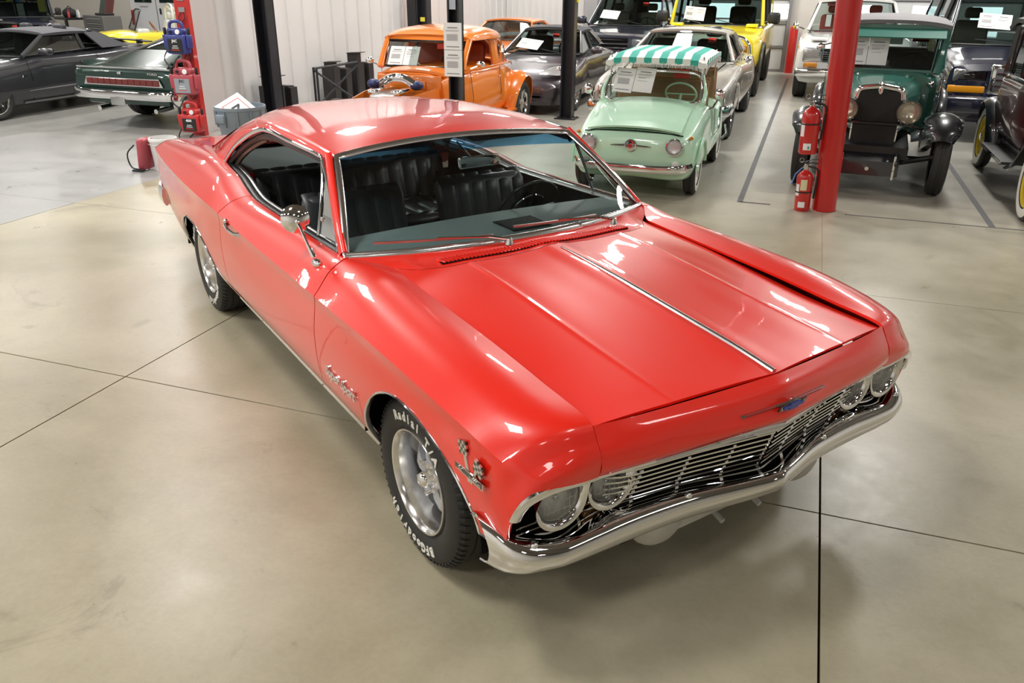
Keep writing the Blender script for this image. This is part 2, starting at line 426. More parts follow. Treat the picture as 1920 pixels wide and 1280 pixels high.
plainwall('trim_20', (-5.3, A1-.06), (-4.95, A1-.06), CEIL, mat('grey_pier', (.35, .35, .36), .5), .25)

# ================================================================ the red coupe in the middle
RED = paint('red_lacquer', (.86, .016, .004), .35, 1.0)
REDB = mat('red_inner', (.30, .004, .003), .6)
BLKV = rough_mat('black_vinyl', (.028, .030, .033), (.042, .045, .050), .36, 60)
DASHM = rough_mat('grey_dash_vinyl', (.21, .25, .255), (.26, .30, .305), .55, 50)
WSGLASS = glass('windscreen_glass', (.80, .91, .89))
LENS = glass('lamp_lens', (.97, .98, .98), .04)
def _frost():
    nt = LENS.node_tree; N = nt.nodes; L = nt.links
    mx = [n for n in N if n.type == 'MIX_SHADER'][0]; o = [n for n in N if n.type == 'OUTPUT_MATERIAL'][0]
    d = N.new('ShaderNodeBsdfDiffuse'); d.inputs[0].default_value = (.88, .89, .90, 1); tr = N.new('ShaderNodeBsdfTranslucent'); tr.inputs[0].default_value = (.9, .9, .9, 1)
    a = N.new('ShaderNodeMixShader'); a.inputs[0].default_value = .5; b = N.new('ShaderNodeMixShader'); b.inputs[0].default_value = .22
    L.new(d.outputs[0], a.inputs[1]); L.new(tr.outputs[0], a.inputs[2]); L.new(mx.outputs[0], b.inputs[1]); L.new(a.outputs[0], b.inputs[2]); L.new(b.outputs[0], o.inputs[0])
_frost()
TIREW = mat('white_letter', (.80, .79, .74), .6)
WGREY = mat('grey_spoke_paint', (.50, .52, .57), .42, .1)
BOWL = mat('lamp_bowl', (.90, .90, .90), .30, .55)

def make_red():
    T = thing('vintage_coupe', 'glossy red two-door hardtop coupe with chrome bumper, parked in the middle of the floor', 'car', (0, 0, 0), CAR_TURN)
    P = lambda name, mb, m, parent=T, **k: mb.obj(name, m, parent, **k)
    # ---- body side control net (left side, y > 0)
    low = lambda y3, z3, zs=.30, ys=.905, x=None: [(y3-.006, z3-.045), (y3-.001, .66), (y3-.02, .45), (ys, zs)]
    ST = []
    def st(U, top, lo=None, xs=None):
        rows = list(top)+(lo if lo else low(*top[3]))
        ST.append((U, [(xs[i] if xs else U, y, z) for i, (y, z) in enumerate(rows)]))
    st(-4.42, [(.66, .885), (.74, .893), (.82, .885), (.885, .852)], [(.884, .83), (.89, .68), (.87, .50), (.80, .42)], [-4.38, -4.40, -4.41, -4.42, -4.42, -4.40, -4.36, -4.30])
    st(-4.38, [(.67, .888), (.75, .897), (.835, .889), (.902, .853)], [(.90, .83), (.905, .68), (.885, .50), (.81, .40)])
    st(-4.1, [(.68, .918), (.77, .923), (.86, .908), (.935, .857)], [(.93, .82), (.935, .67), (.915, .47), (.86, .36)])
    st(-3.5, [(.70, .965), (.79, .970), (.885, .94), (.98, .862)])
    st(-2.9, [(.775, .995), (.83, .995), (.915, .95), (1.005, .866)])
    st(-2.5, [(.815, .992), (.86, .985), (.93, .95), (1.012, .868)])
    st(-2.0, [(.848, .937), (.88, .932), (.945, .905), (1.010, .858)])
    st(-1.4, [(.846, .942), (.878, .938), (.935, .905), (1.004, .846)])
    st(-.85, [(.842, .950), (.872, .948), (.93, .915), (1.003, .846)])
    st(-.60, [(.70, .930), (.80, .943), (.905, .915), (1.003, .846)])
    st(-.20, [(.70, .908), (.80, .924), (.905, .903), (1.002, .845)])
    st(.20, [(.70, .885), (.80, .901), (.90, .886), (.998, .833)], [(.993, .79), (.998, .68), (.985, .50), (.95, .35)])
    st(.45, [(.70, .862), (.795, .873), (.888, .858), (.985, .808)], [(.983, .77), (.988, .68), (.984, .54), (.965, .42)], [.47, .47, .465, .46, .455, .45, .44, .43])
    st(.60, [(.70, .840), (.78, .838), (.868, .816), (.953, .762)], [(.960, .735), (.969, .66), (.972, .56), (.962, .45)], [.695, .682, .655, .62, .615, .605, .58, .54])
    st(.66, [(.70, .801), (.768, .796), (.845, .775), (.918, .736)], [(.935, .712), (.957, .65), (.966, .565), (.960, .455)], [.722, .715, .695, .675, .665, .65, .625, .58])
    st(.74, [(.70, .748), (.757, .743), (.815, .732), (.867, .718)], [(.902, .700), (.943, .645), (.959, .575), (.958, .455)], [.748, .745, .738, .724, .710, .69, .66, .615])
    st(.80, [(.70, .692), (.748, .694), (.785, .696), (.822, .698)], [(.865, .696), (.930, .665), (.954, .60), (.957, .455)], [.738, .738, .736, .733, .726, .705, .682, .645])
    us = [s[0] for s in ST]; SIDE = Patch(us, [s[1] for s in ST], sharp=(3,))
    def zb(x):
        z = .30
        def ell(cx, cz, rx, rz):
            t = 1-((x-cx)/rx)**2
            return cz+rz*math.sqrt(t) if t > 0 else -1
        z = max(z, ell(.06, .33, .385, .385) if x < .06 else ell(.06, .33, .515, .385))
        z = max(z, ell(-3.0, .30, .50, .335) if x < -3.0 else ell(-3.0, .30, .60, .335))
        if x > .3: z = max(z, .445)
        if x < -3.45: z = max(z, .30+.1*(-3.45-x))
        return z
    def vbot(u):
        row = SIDE.row(u); lo, hi = 3.3, 7.0; z = zb(float(row[6][0]))
        if row[7][2] >= z: return 7.0
        for _ in range(22):
            m = (lo+hi)/2
            if SIDE(u, m, row)[2] > z: lo = m
            else: hi = m
        return lo
    VV = np.concatenate([np.linspace(0, 3, 16), np.linspace(3, 7, 17)[1:]])
    def panel(ua, ub, us_):
        """ua, ub: cut functions of v; us_: fractions along"""
        G = []; edge = []
        for s in us_:
            um = ua(5)+(ub(5)-ua(5))*s; vb = vbot(um); row = []
            for v in VV:
                vv = v if v <= 3 else 3+(v-3)*(vb-3)/4
                u = ua(vv)+(ub(vv)-ua(vv))*s
                row.append(SIDE(u, vv))
            G.append(row); edge.append(row[-1])
        return np.array(G), edge
    cutA = lambda v: float(np.interp(v, [0, 2, 3, 4, 5, 7], [-.80, -.765, -.722, -.745, -.775, -.79]))
    cutB = lambda v: float(np.interp(v, [0, 3, 5, 7], [-2.10, -2.17, -2.20, -2.16]))
    g = .0035
    def dense(a, b, cs, n):
        """fractions with extra samples near x positions cs"""
        x = set(np.linspace(a, b, n))
        for c in cs:
            for d in (0, .004, .012, .025, .045, .07): x.add(c+d); x.add(c-d)
        x = sorted(k for k in x if min(a, b)-1e-9 <= k <= max(a, b)+1e-9)
        return [(k-a)/(b-a) for k in x]
    fr_s = dense(-.775, .80, (-.325, .55, .6), 56)
    F, fe = panel(lambda v: cutA(v)+g, lambda v: .80, fr_s)
    D, de = panel(lambda v: cutB(v)+g, lambda v: cutA(v)-g, list(np.linspace(0, 1, 40)))
    qs = dense(-4.42, -2.2, (-3.5, -2.4), 60)
    Q, qe = panel(lambda v: -4.42, lambda v: cutB(v)-g, qs)
    for nm, Gd in (('front_fender', F), ('door', D), ('rear_quarter_panel', Q)):
        for sgn in (-1, 1):
            mb = MB().grid(Gd, flip=True)
            if sgn < 0: mb.flip_y()
            o = P(nm, mb, RED, thick=.012, smooth=30)
            o['_side'] = sgn
            if nm == 'door': doors = o if sgn < 0 else None
            if nm == 'door' and sgn < 0: DOOR_R = o
            if nm == 'door' and sgn > 0: DOOR_L = o
            del o['_side']
    # inner dark liners so that gaps and wheel openings read black
    for sgn in (-1, 1):
        mb = MB()
        for cx, x0, x1 in ((.03, -.44, .56), (-3.02, -3.6, -2.35)):
            n = 20; rows = []
            for k in range(n+1):
                t = PI*k/n; rows.append([(cx-math.cos(t)*.46, y, .34+math.sin(t)*.40) for y in (.955, .60)])
            mb = MB().grid(rows)
            if sgn < 0: mb.flip_y()
            P('wheel_house', mb, DARK, thick=.004)
            P('inner_wing', MB().box((cx, sgn*.585, .58), (.96, .01, .50)), DARK, smooth=0)
    # chrome wheel-opening mouldings and rocker mouldings
    for sgn in (-1, 1):
        for nm, E_, rng in (('wheel_opening_moulding', fe, (-.36, .60)), ('wheel_opening_moulding', qe, (-3.52, -2.36))):
            pts = [p+np.array([0, .006, .004]) for p in E_ if rng[0] <= p[0] <= rng[1]]
            pts = [(x, y*sgn, z) for x, y, z in pts]
            P(nm, MB().tube(pts, .011, 8, flat=(.55, 1.1), up=(0, 1, 0)), CHROME)
        xs = np.linspace(-2.36, -.37, 14)
        P('rocker_moulding', MB().bar([(x, sgn*.915, .308) for x in xs], .016, .034), CHROME)
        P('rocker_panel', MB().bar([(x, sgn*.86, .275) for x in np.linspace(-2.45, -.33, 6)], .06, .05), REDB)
    # ---- hood
    cz = pch([-.66, -.39, -.05, .11, .41, .66, .80], [.972, .966, .944, .930, .902, .878, .862])
    ez = pch([-.80, -.24, .09, .40, .70], [.940, .910, .880, .852, .836])
    HY = [0, .03, .25, .41, .57, .693]
    HF = lambda q: max(0., 1-(q/.693)**2.15)
    def hoodpt(s, y):
        ya = abs(y)
        xf = float(np.interp(ya, [0, .12, .42, .70], [.786, .772, .742, .698])); xr = float(np.interp(ya, [0, .3, .5, .62, .70], [-.455, -.47, -.505, -.56, -.66]))
        x = xr+(xf-xr)*s; c, e = cz(x), ez(x)
        sc = float(np.interp(x, [-.5, .6, .8], [1, .7, .0]))
        z = e+(c-e)*HF(ya)+.0030*sc*math.exp(-((ya-.41)/.010)**2)
        z += .010*sc*math.exp(-((ya-.02)/.05)**2) - .005*sc*math.exp(-((ya-.22)/.1)**2)
        z += -.006*(math.cos((ya-.41)/.283*PI/2*1)-1)*0
        return (x, y, z)
    ys = np.array(sorted(set(list(np.linspace(0, .693, 34))+[.39, .40, .405, .41, .415, .42, .43])))
    S = np.linspace(0, 1, 36)
    def dens(ysv):
        return [[hoodpt(s, y) for y in ysv] for s in S]
    yfull = np.concatenate([-ys[::-1], ys[1:]])
    hood = P('hood', MB().grid(dens(yfull), flip=False), RED, thick=.010, smooth=30)
    P('windsplit_moulding', MB().tube([(hoodpt(s, 0)[0], 0, hoodpt(s, 0)[2]+.003) for s in np.linspace(.04, .995, 30)], [.004+.007*min(1, k/12) for k in range(30)], 8, flat=(1.0, .8)), MOULD, hood)
    # ---- nose header
    HS = [0, .12, .35, .60, .697]
    hx = [[.791, .778, .752, .722, .7005], [.825, .812, .782, .748, .722], [.842, .829, .800, .768, .744], [.864, .847, .809, .772, .750], [.848, .832, .796, .755, .738]]
    hz = [[.858, .853, .846, .842, .840], [.832, .826, .815, .806, .803], [.790, .785, .773, .765, .765], [.748, .744, .731, .722, .722], [.722, .720, .708, .696, .692]]
    HP = Patch(HS, [[(hx[r][i], HS[i], hz[r][i]) for r in range(5)] for i in range(5)])
    hv = np.linspace(0, 4, 22)
    for sgn in (1,):
        G = [[HP(u, v) for v in hv] for u in np.linspace(0, .6965, 22)]
        mb = MB().grid(G); mb.mirror_y()
        header = P('nose_panel', mb, RED, thick=.010, smooth=25)
    # nose emblem
    em = []
    for y in np.linspace(-.20, .205, 22):
        p = HP(abs(y), 2.05); em.append((p[0]+.006, y, p[2]))
    bad = P('nose_emblem', MB().tube(em, .014, 8, flat=(.4, .85), up=(1, 0, 0)), CHROME, header)
    for s_ in (-1, 1):
        pts = [(x+.0085, y, z) for x, y, z in em if .05 < s_*y < .19]
        P('emblem_inlay', MB().tube(pts, .0045, 6, up=(1, 0, 0)), mat('emblem_red', (.35, .02, .02), .4), bad)
    bt = [(-.048, -.007), (-.018, -.007), (-.018, -.016), (.024, -.016), (.024, -.007), (.048, -.007), (.042, .007), (.018, .007), (.018, .016), (-.024, .016), (-.024, .007), (-.054, .007)]
    P('emblem_plate', MB().prism([(-.062, -.013), (.062, -.013), (.062, .013), (-.062, .013)], (.866, 0, .786), (0, 1, 0), (.35, 0, 1), (.006, 0, 0)), BLACKGLOSS, bad)
    P('emblem_border', MB().prism([(a*1.12, b*1.25) for a, b in bt], (.872, 0, .786), (0, 1, 0), (.35, 0, 1), (.003, 0, 0)), CHROME, bad)
    P('emblem_badge', MB().prism(bt, (.8755, 0, .786), (0, 1, 0), (.35, 0, 1), (.003, 0, 0)), mat('emblem_blue', (.02, .05, .42), .25), bad)
    # ---- cowl
    wsx = lambda y: -.64-.20*(abs(y)/.84)**2.2
    G = []
    for y in np.linspace(-.84, .84, 61):
        ya = abs(y)
        if ya <= .70: a = hoodpt(0, max(-.69, min(.69, y))); a = np.array([a[0]-.004, y, a[2]])
        else: a = SIDE(-.60-.2*(ya-.7)/.14, 0); a = np.array([-.66-(ya-.70)/.14*.125, y, .934+(ya-.70)*.12])
        b = np.array([wsx(y), y, .966-.012*(ya/.84)**2])
        if a[0] < b[0]+.01: a[0] = b[0]+.01
        G.append([a*(1-t)+b*t+np.array([0, 0, -.010*math.sin(PI*t)*(1 if ya < .6 else 0)]) for t in np.linspace(0, 1, 7)])
    cowl = P('cowl_panel', MB().grid(G, flip=True), RED, smooth=30)
    def vz(y):
        h_ = hoodpt(0, y); b_ = (wsx(y), .966-.012*(y/.84)**2); t_ = (-.538-.04*(abs(y)/.5)**2-h_[0])/(b_[0]-h_[0]); return h_[2]+(b_[1]-h_[2])*t_-.010*math.sin(PI*t_)+.004
    vb = MB(); vs = MB()
    for k in range(58):
        y = -.50+1.0*k/57; x = -.538-.04*(abs(y)/.5)**2; z = vz(y)+.003
        vs.box((x, y, z), (.054, .0062, .010), Matrix.Rotation(R(14), 3, 'Z'))
    vb.bar([(-.538-.04*(abs(y)/.5)**2, y, .0+vz(y)-.001) for y in np.linspace(-.505, .505, 13)], .055, .006)
    P('vent_recess', vb, DARK, cowl); tag(P('vent_fins', vs, RED, cowl, smooth=0), kind='stuff')
    # ---- grille
    def gl(y, t):
        """grille plane: t 0 top .. 1 bottom"""
        ya = abs(y)
        x0 = float(np.interp(ya, [0, .32, .53, .60, .66], [.832, .775, .745, .72, .66])); x1 = float(np.interp(ya, [0, .30, .55, .66, .95], [.762, .702, .668, .655, .645]))
        z0 = .698-.012*min(ya, .6)/.6; z1 = .478
        return np.array([x0+(x1-x0)*t, y, z0+(z1-z0)*t])
    grille = P('grille', MB().grid([[gl(y, t)-np.array([.05, 0, 0]) for t in (0, 1)] for y in np.linspace(-.95, .95, 41)]), DARK)
    tm = MB()
    for dz, r_ in ((.004, .010), (.018, .0075), (.031, .0075)):
        for s_ in (-1, 1):
            tm.tube([gl(s_*y, 0)+np.array([.018-.5*dz, 0, .012-dz]) for y in np.linspace(0, .555, 12)], r_, 8)
    P('grille_header', tm, CHROME, grille)
    for k in range(8):
        t = .17+.79*k/7
        for s_ in (-1, 1):
            yo = .62 if k < 5 else .93
            pts = [gl(s_*y, t) for y in np.linspace(.004, yo, 16)]
            P('grille_bar', MB().bar(pts, .016, .0058), CHROME, grille, smooth=0)
    for y in (0, .15, -.15, .325, -.325, .505, -.505):
        P('grille_divider', MB().bar([gl(y, t)+np.array([-.004, 0, 0]) for t in (.1, .4, .7, 1)], .006, .014, up=(0, 1, 0)), CHROME, grille, smooth=0)
    for s_ in (-1, 1):
        P('grille_divider', MB().bar([gl(s_*.70, t)+np.array([.0, 0, 0]) for t in (.72, 1)], .005, .010, up=(0, 1, 0)), CHROME, grille, smooth=0)
    for i, ch in enumerate('IMPALA'):
        y = .165+.030*i*1.18; p = gl(y, .225)
        t = text_mb(ch, .028, .004, .0008, .95); t.xf(frame(p+np.array([.006, 0, 0]), (-.17, 1, 0), (-.3, 0, 1)))
        P('grille_letter', t, ALU, grille, smooth=0)
    P('turn_lamp', MB().box((.650, .60, .515), (.03, .14, .035), bev=.008), mat('amber_lens', (.55, .20, .01), .2, 0, 1), grille)
    P('turn_lamp', MB().box((.625, -.60, .505), (.03, .14, .035), bev=.008), MATS['amber_lens'], grille)
    # ---- headlamps
    def lamp(yc, sgn, parent):
        xc, zc = .700, .610; rl = .074
        out = []
        n = 48
        for k in range(n):
            a = 2*PI*k/n; c_, s_ = math.cos(a), math.sin(a)   # c_: outward, s_: up
            r_ = .096; y, z = c_*r_, s_*r_
            if s_ > 0:
                # upper half stretches up to the lip, with a point on the inner side
                z = min(.094, s_*r_*(1+.25*s_)) if c_ > 0 else min(.094, s_*.30)
                y = c_*r_*(1.0 if c_ > 0 else (1.02))
                if z >= .0939: z = .094
            out.append((y, z))
        rim, bez = MB(), MB()
        ring = lambda r_, dx: [(xc+dx, (yc+math.cos(2*PI*k/n)*r_)*sgn, zc+math.sin(2*PI*k/n)*r_) for k in range(n)]
        lift = lambda z: .022*max(0, z)/.09
        outp = [(xc+.008+lift(z), (yc+y)*sgn, zc+z) for y, z in out]
        outb = [(xc-.055, (yc+y*.93)*sgn, zc+z*.95) for y, z in out]
        mid = [tuple((np.array(a)*.45+np.array(b)*.55)+np.array([.004, 0, 0])) for a, b in zip(outp, ring(rl+.003, .0))]
        bez.grid([outb, outp, mid, ring(rl+.003, 0), ring(rl-.002, -.02)], cv=True)
        bz = P('headlamp_bezel', bez, CHROME, parent, smooth=40)
        rfl = MB().lathe([(rl*math.sin(t), .0-.05*math.cos(t)) for t in np.linspace(0, PI/2, 9)], (xc-.012, yc*sgn, zc), 'x', 32)
        P('reflector', rfl, BOWL, bz)
        # fluted glass lens
        L_ = MB().lathe([(rl*math.sin(t), .018*math.cos(t)) for t in np.linspace(0, PI/2, 8)], (xc-.012, yc*sgn, zc), 'x', 32)
        P('lens', L_, LENS, bz)
        fl = MB()
        for q in range(-3, 4):
            yy = q*.019; hh = math.sqrt(max(0, rl**2-yy**2))*.8
            fl.box((xc-.006, (yc+yy)*sgn, zc-.012), (.0015, .0022, hh), None)
        for q in (-.03, 0.0): fl.box((xc-.005, yc*sgn, zc+q), (.0015, rl*1.5, .0025))
        P('lens_flute', fl, mat('flute_glass', (.95, .95, .95), .25, .2, 1), bz, smooth=0)
        P('bulb_shield', MB().sphere((xc-.03, yc*sgn, zc), .011, 10, 8), CHROME, bz)
        return bz
    for sgn in (-1, 1):
        for yc in (.800, .606): lamp(yc, sgn, T)
        # eyebrow moulding along the lip and down the fender edge
        br = [HP(u, 4)+np.array([.004, 0, -.004]) for u in np.linspace(.50, .69, 8)]
        br += [SIDE(.80, v)+np.array([.004, 0, -.005]) for v in np.linspace(.3, 6.0, 24)]
        P('eyebrow_moulding', MB().tube([(x, y*sgn, z) for x, y, z in br], [.010]*8+[.011]*12+[.012+.006*k/12 for k in range(12)], 8, flat=(1.3, .6), up=(1, 0, 0)), CHROME)
        # plate behind the lamps
        P('lamp_backing', MB().box((.60, sgn*.74, .60), (.02, .38, .17)), DARK)
    # ---- front bumper
    BS = [(0, [(.765, .492), (.81, .502), (.866, .514), (.882, .500), (.874, .472), (.845, .440), (.78, .425)]),
          (.10, [(.745, .494), (.79, .500), (.836, .503), (.850, .487), (.844, .455), (.815, .420), (.75, .408)]),
          (.35, [(.695, .500), (.735, .502), (.774, .490), (.788, .468), (.784, .436), (.757, .404), (.70, .392)]),
          (.60, [(.655, .495), (.70, .498), (.748, .484), (.764, .462), (.761, .428), (.736, .396), (.68, .385)]),
          (.80, [(.640, .470), (.685, .478), (.736, .482), (.758, .462), (.757, .430), (.73, .400), (.67, .388)]),
          (.905, [(.600, .480), (.645, .492), (.696, .495), (.727, .476), (.736, .446), (.715, .408), (.655, .390)]),
          (.972, [(.565, .505), (.598, .518), (.640, .512), (.672, .486), (.686, .450), (.668, .408), (.615, .392)]),
          (1.0, [(.50, .525), (.530, .537), (.566, .528), (.602, .496), (.620, .458), (.604, .412), (.56, .395)])]
    yy = [0, .10, .35, .60, .80, .905, .972, 1.0]
    BP = Patch([b[0] for b in BS], [[(x, yy[i], z) for x, z in b[1]] for i, b in enumerate(BS)], sharp=())
    G = [[BP(u, v) for v in np.linspace(0, 6, 31)] for u in sorted(set(list(np.linspace(0, .8, 22))+list(np.linspace(.8, 1.0, 16))))]
    bump = P('front_bumper', MB().grid(G).mirror_y(), CHROME, thick=.006, smooth=50)
    for y, x, z in ((-.33, .775, .497), (.36, .772, .496), (-.90, .712, .496), (.90, .712, .496)):
        P('bumper_bolt', MB().sphere((x-.004, y, z), .013, 12, 8), CHROME, bump)
    for sgn in (-1, 1):
        P('bumper_joint', MB().tube([BP(.72, v)*np.array([1, sgn, 1])+np.array([.001, 0, .0]) for v in np.linspace(1, 5, 16)], .0016, 5), DARK, bump)
    # lower pan and bumper guards
    pan = rough_mat('dusty_silver', (.42, .42, .40), (.62, .61, .58), .45, 18, .3)
    for sgn in (-1, 1):
        P('bumper_guard', MB().sphere((.66, sgn*.36, .36), .10, 18, 12, (.75, 1.15, 1.05)), pan)
        P('side_pan', MB().sphere((.58, sgn*.90, .40), .09, 16, 10, (.8, .75, .75)), pan)
        P('tow_peg', MB().tube([(.68, sgn*.095-.02, .315), (.75, sgn*.095-.02, .295)], .011, 10), pan)
    P('lower_pan', MB().bar([(.70, y, .355) for y in np.linspace(-.30, .30, 5)], .03, .08), pan, smooth=0)
    P('front_crossmember', MB().bar([(.62, y, .33) for y in np.linspace(-.5, .5, 5)], .06, .08), DARK, smooth=0)
    P('underbody', MB().box((-1.9, 0, .36), (4.6, 1.20, .10)), DARK)
    P('engine_bay_floor', MB().box((.1, 0, .55), (1.0, 1.25, .05)), DARK)
    # ---- windscreen
    wb = lambda y: np.array([wsx(y), y, .970-.014*(abs(y)/.84)**2])
    wtx = lambda y: -1.345+.075*(abs(y)/.665)**2
    wt = lambda y: np.array([wtx(y), y, 1.315-.030*(abs(y)/.665)**2])
    def wsp(a, t): # a -1..1, t 0..1 bottom to top
        p = wb(a*.815)*(1-t)+wt(a*.655)*t; n = np.array([.8, 0, .6])*.018*math.sin(PI*t)
        return p+n
    ws = P('windscreen', MB().grid([[wsp(a, t) for t in np.linspace(0, 1, 12)] for a in np.linspace(-1, 1, 33)]), WSGLASS)
    band = glass('tinted_band', (.16, .42, .70))
    P('tint_band', MB().grid([[wsp(a, t)-np.array([.004, 0, .003]) for t in np.linspace(.84, 1, 4)] for a in np.linspace(-1, 1, 33)]), band, ws)
    per = [wsp(a, 0) for a in np.linspace(-1.01, 1.01, 25)]+[wsp(1.01, t) for t in np.linspace(0, 1, 12)]+[wsp(a, 1) for a in np.linspace(1.01, -1.01, 25)]+[wsp(-1.01, t) for t in np.linspace(1, 0, 12)]
    per = [p+np.array([.004, 0, .004]) for p in per]
    def clean(L):
        o = [L[0]]
        for p in L[1:]:
            if np.linalg.norm(np.array(p)-np.array(o[-1])) > .004: o.append(p)
        return o
    P('windscreen_moulding', MB().tube(clean(per), .0125, 8, closed=True, flat=(1.25, .5), up=(.8, 0, .6)), MOULD, smooth=60)
    # wipers
    for y0, y1, x0 in ((-.14, -.72, -.625), (.47, -.08, -.635)):
        piv = np.array([x0+.02, y0, .972])
        wp = MB().lathe([(.0, .03), (.012, .028), (.016, .012), (.02, 0)], tuple(piv-np.array([0, 0, .012])), 'z', 14)
        a = wsp(y0/.8*.98, .045)+np.array([.03, 0, .022]); arm = [piv+np.array([0, 0, .012]), piv*.6+a*.4+np.array([0, 0, .012])]
        bl = []
        for k in range(9):
            y = y0-.06+(y1-y0+.06)*k/8; t = .03+.045*k/8 if y1 < -.5 else .03+.04*k/8
            bl.append(wsp(y/.815, t)+np.array([.022, 0, .020]))
        mid = bl[4]+np.array([.006, 0, .010])
        wp.tube([piv+np.array([0, 0, .012]), piv*.7+mid*.3+np.array([0.01, 0, .02]), mid], [.008, .006, .004], 8)
        w_ = P('wiper_arm', wp, CHROME)
        P('wiper_blade', MB().bar(bl, .007, .010), STAIN, w_, smooth=0)
    # ---- roof
    RS = [(-1.345, [(0, 1.325), (.30, 1.322), (.50, 1.313), (.61, 1.303), (.665, 1.292), (.690, 1.270)], .080),
          (-1.46, [(0, 1.350), (.30, 1.346), (.50, 1.334), (.62, 1.319), (.680, 1.305), (.705, 1.278)], .03),
          (-1.75, [(0, 1.378), (.30, 1.373), (.50, 1.358), (.63, 1.337), (.695, 1.319), (.722, 1.288)], 0),
          (-2.10, [(0, 1.386), (.30, 1.380), (.50, 1.363), (.63, 1.338), (.695, 1.317), (.722, 1.280)], 0),
          (-2.45, [(0, 1.374), (.30, 1.366), (.48, 1.346), (.60, 1.315), (.67, 1.285), (.70, 1.245)], 0),
          (-2.72, [(0, 1.345), (.30, 1.335), (.46, 1.310), (.56, 1.280), (.60, 1.255), (.62, 1.235)], -.01),]
    RP = Patch([-s[0] for s in RS], [[(s[0]+s[2]*(y/.69)**2, y, z) for y, z in s[1]] for s in RS])
    rs = sorted(set(list(np.linspace(1.345, 2.72, 30))+[1.35, 1.36, 1.38]))
    vv = np.linspace(0, 5, 28)
    # sail panels
    dl = crs([(-2.02, .722, 1.285), (-2.22, .724, 1.268), (-2.45, .732, 1.215), (-2.68, .752, 1.115), (-2.80, .770, 1.035), (-2.84, .778, 1.0)], 6)
    bk = crs([(-2.72, .560, 1.280), (-2.90, .585, 1.225), (-3.15, .62, 1.13), (-3.40, .655, 1.035), (-3.56, .685, .965)], 6)
    roofm = MB().grid([[RP(u, v) for v in vv] for u in rs], flip=True).mirror_y()
    roof = P('roof', roofm, RED, thick=.014, smooth=30)
    for sgn in (-1, 1):
        mid = crs([(-2.42, .690, 1.283), (-2.62, .715, 1.225), (-2.88, .740, 1.12), (-3.08, .755, 1.035), (-3.18, .76, .985)], 6)
        m_ = 24; G = []
        def rs_(L, t):
            k = t*(len(L)-1); i = min(int(k), len(L)-2); return np.array(L[i])*(1-(k-i))+np.array(L[i+1])*(k-i)
        for i in range(m_+1):
            t = i/m_; a, b, c = rs_(dl, t), rs_(mid, t), rs_(bk, t)
            b2 = b+np.array([0, .012, .004])*math.sin(PI*min(1, t*1.2))
            G.append([(1-s)*(1-2*s)*a+4*s*(1-s)*b2+s*(2*s-1)*c for s in np.linspace(0, 1, 14)])
        mb = MB().grid(G, flip=False)
        if sgn < 0: mb.flip_y()
        P('sail_panel', mb, RED, thick=.012, smooth=30)
    # close the join of roof and sail: part of the roof sweep down to the sail top is covered by a drip moulding
    dlo = [(-.905, .800, .985), (-1.0, .772, 1.06), (-1.14, .732, 1.17), (-1.27, .704, 1.265)]
    for sgn in (-1, 1):
        f = lambda L: [(x, y*sgn, z) for x, y, z in L]
        # windscreen pillar (red) between the mouldings
        pa = [(-.845, .828, .962), (-.97, .795, 1.055), (-1.12, .748, 1.165), (-1.30, .690, 1.290)]
        P('windscreen_pillar', MB().tube(f(crs(pa, 4)), .027, 10, flat=(1.0, .62), up=(.2, 1*sgn, .3)), RED, smooth=60)
        # roof drip and side-window chrome
        top = crs([(-.885, .835, .965), (-1.02, .795, 1.065), (-1.16, .752, 1.175), (-1.315, .716, 1.283), (-1.45, .716, 1.288), (-1.75, .730, 1.296), (-2.05, .731, 1.298), (-2.20, .732, 1.282), (-2.45, .742, 1.210), (-2.68, .760, 1.113), (-2.80, .778, 1.035), (-2.84, .788, 1.0)], 5, sharp=(3,))
        P('drip_moulding', MB().tube(f(top), .010, 8, flat=(1.2, .7), up=(0, 1, 0)), CHROME, smooth=60)
        inn = [(x+(.02 if x < -2.3 else 0), y-.020, z-.026) for x, y, z in top[14:]]
        P('window_seal', MB().tube(f(inn), .012, 6, flat=(1, 1)), BLACK)
        inn2 = [(x+(.035 if x < -2.2 else 0), y-.040, z-.046) for x, y, z in top[30:]]
        P('window_channel', MB().tube(f(inn2), .014, 6, flat=(1, 1)), mat('bronze_channel', (.16, .12, .08), .4, .6))
        # belt moulding
        bl = [SIDE(u, 0)+np.array([0, -.004, .004]) for u in np.linspace(-2.80, -.86, 30)]
        P('belt_moulding', MB().tube(f(bl), .010, 8, flat=(1.2, .55)), CHROME, smooth=60)
        bl = [p+np.array([0, -.030, -.004]) for p in bl]
        P('window_slot', MB().tube(f(bl), .018, 8, flat=(1.2, .3)), BLACK)
        bl = [p+np.array([0, -.028, .002]) for p in bl]
        P('inner_belt_moulding', MB().tube(f(bl), .009, 8, flat=(1.2, .55)), STAIN, smooth=60)
        # vent window
        v0, v1, v2, v3 = (-.92, .805, .965), (-1.255, .812, .955), (-1.215, .745, 1.16), (-1.30, .715, 1.262)
        fr = P('vent_window_frame', MB().tube(f([(-1.20, .808, .955), (-1.225, .775, 1.07), (-1.27, .738, 1.20), (-1.30, .722, 1.268)]), .008, 8, flat=(1.4, .8), up=(0, 1, 0)), CHROME, smooth=60)
        P('vent_window', MB().add(f([(-.93, .800, .975), (-1.20, .802, .965), (-1.29, .718, 1.255), (-1.08, .752, 1.10)]), [(0, 1, 2, 3)]), glass('vent_glass', (.50, .56, .55)), fr, smooth=0)
        P('vent_latch', MB().box((-1.19, sgn*.785, 1.03), (.03, .01, .02), bev=.003), CHROME, fr)
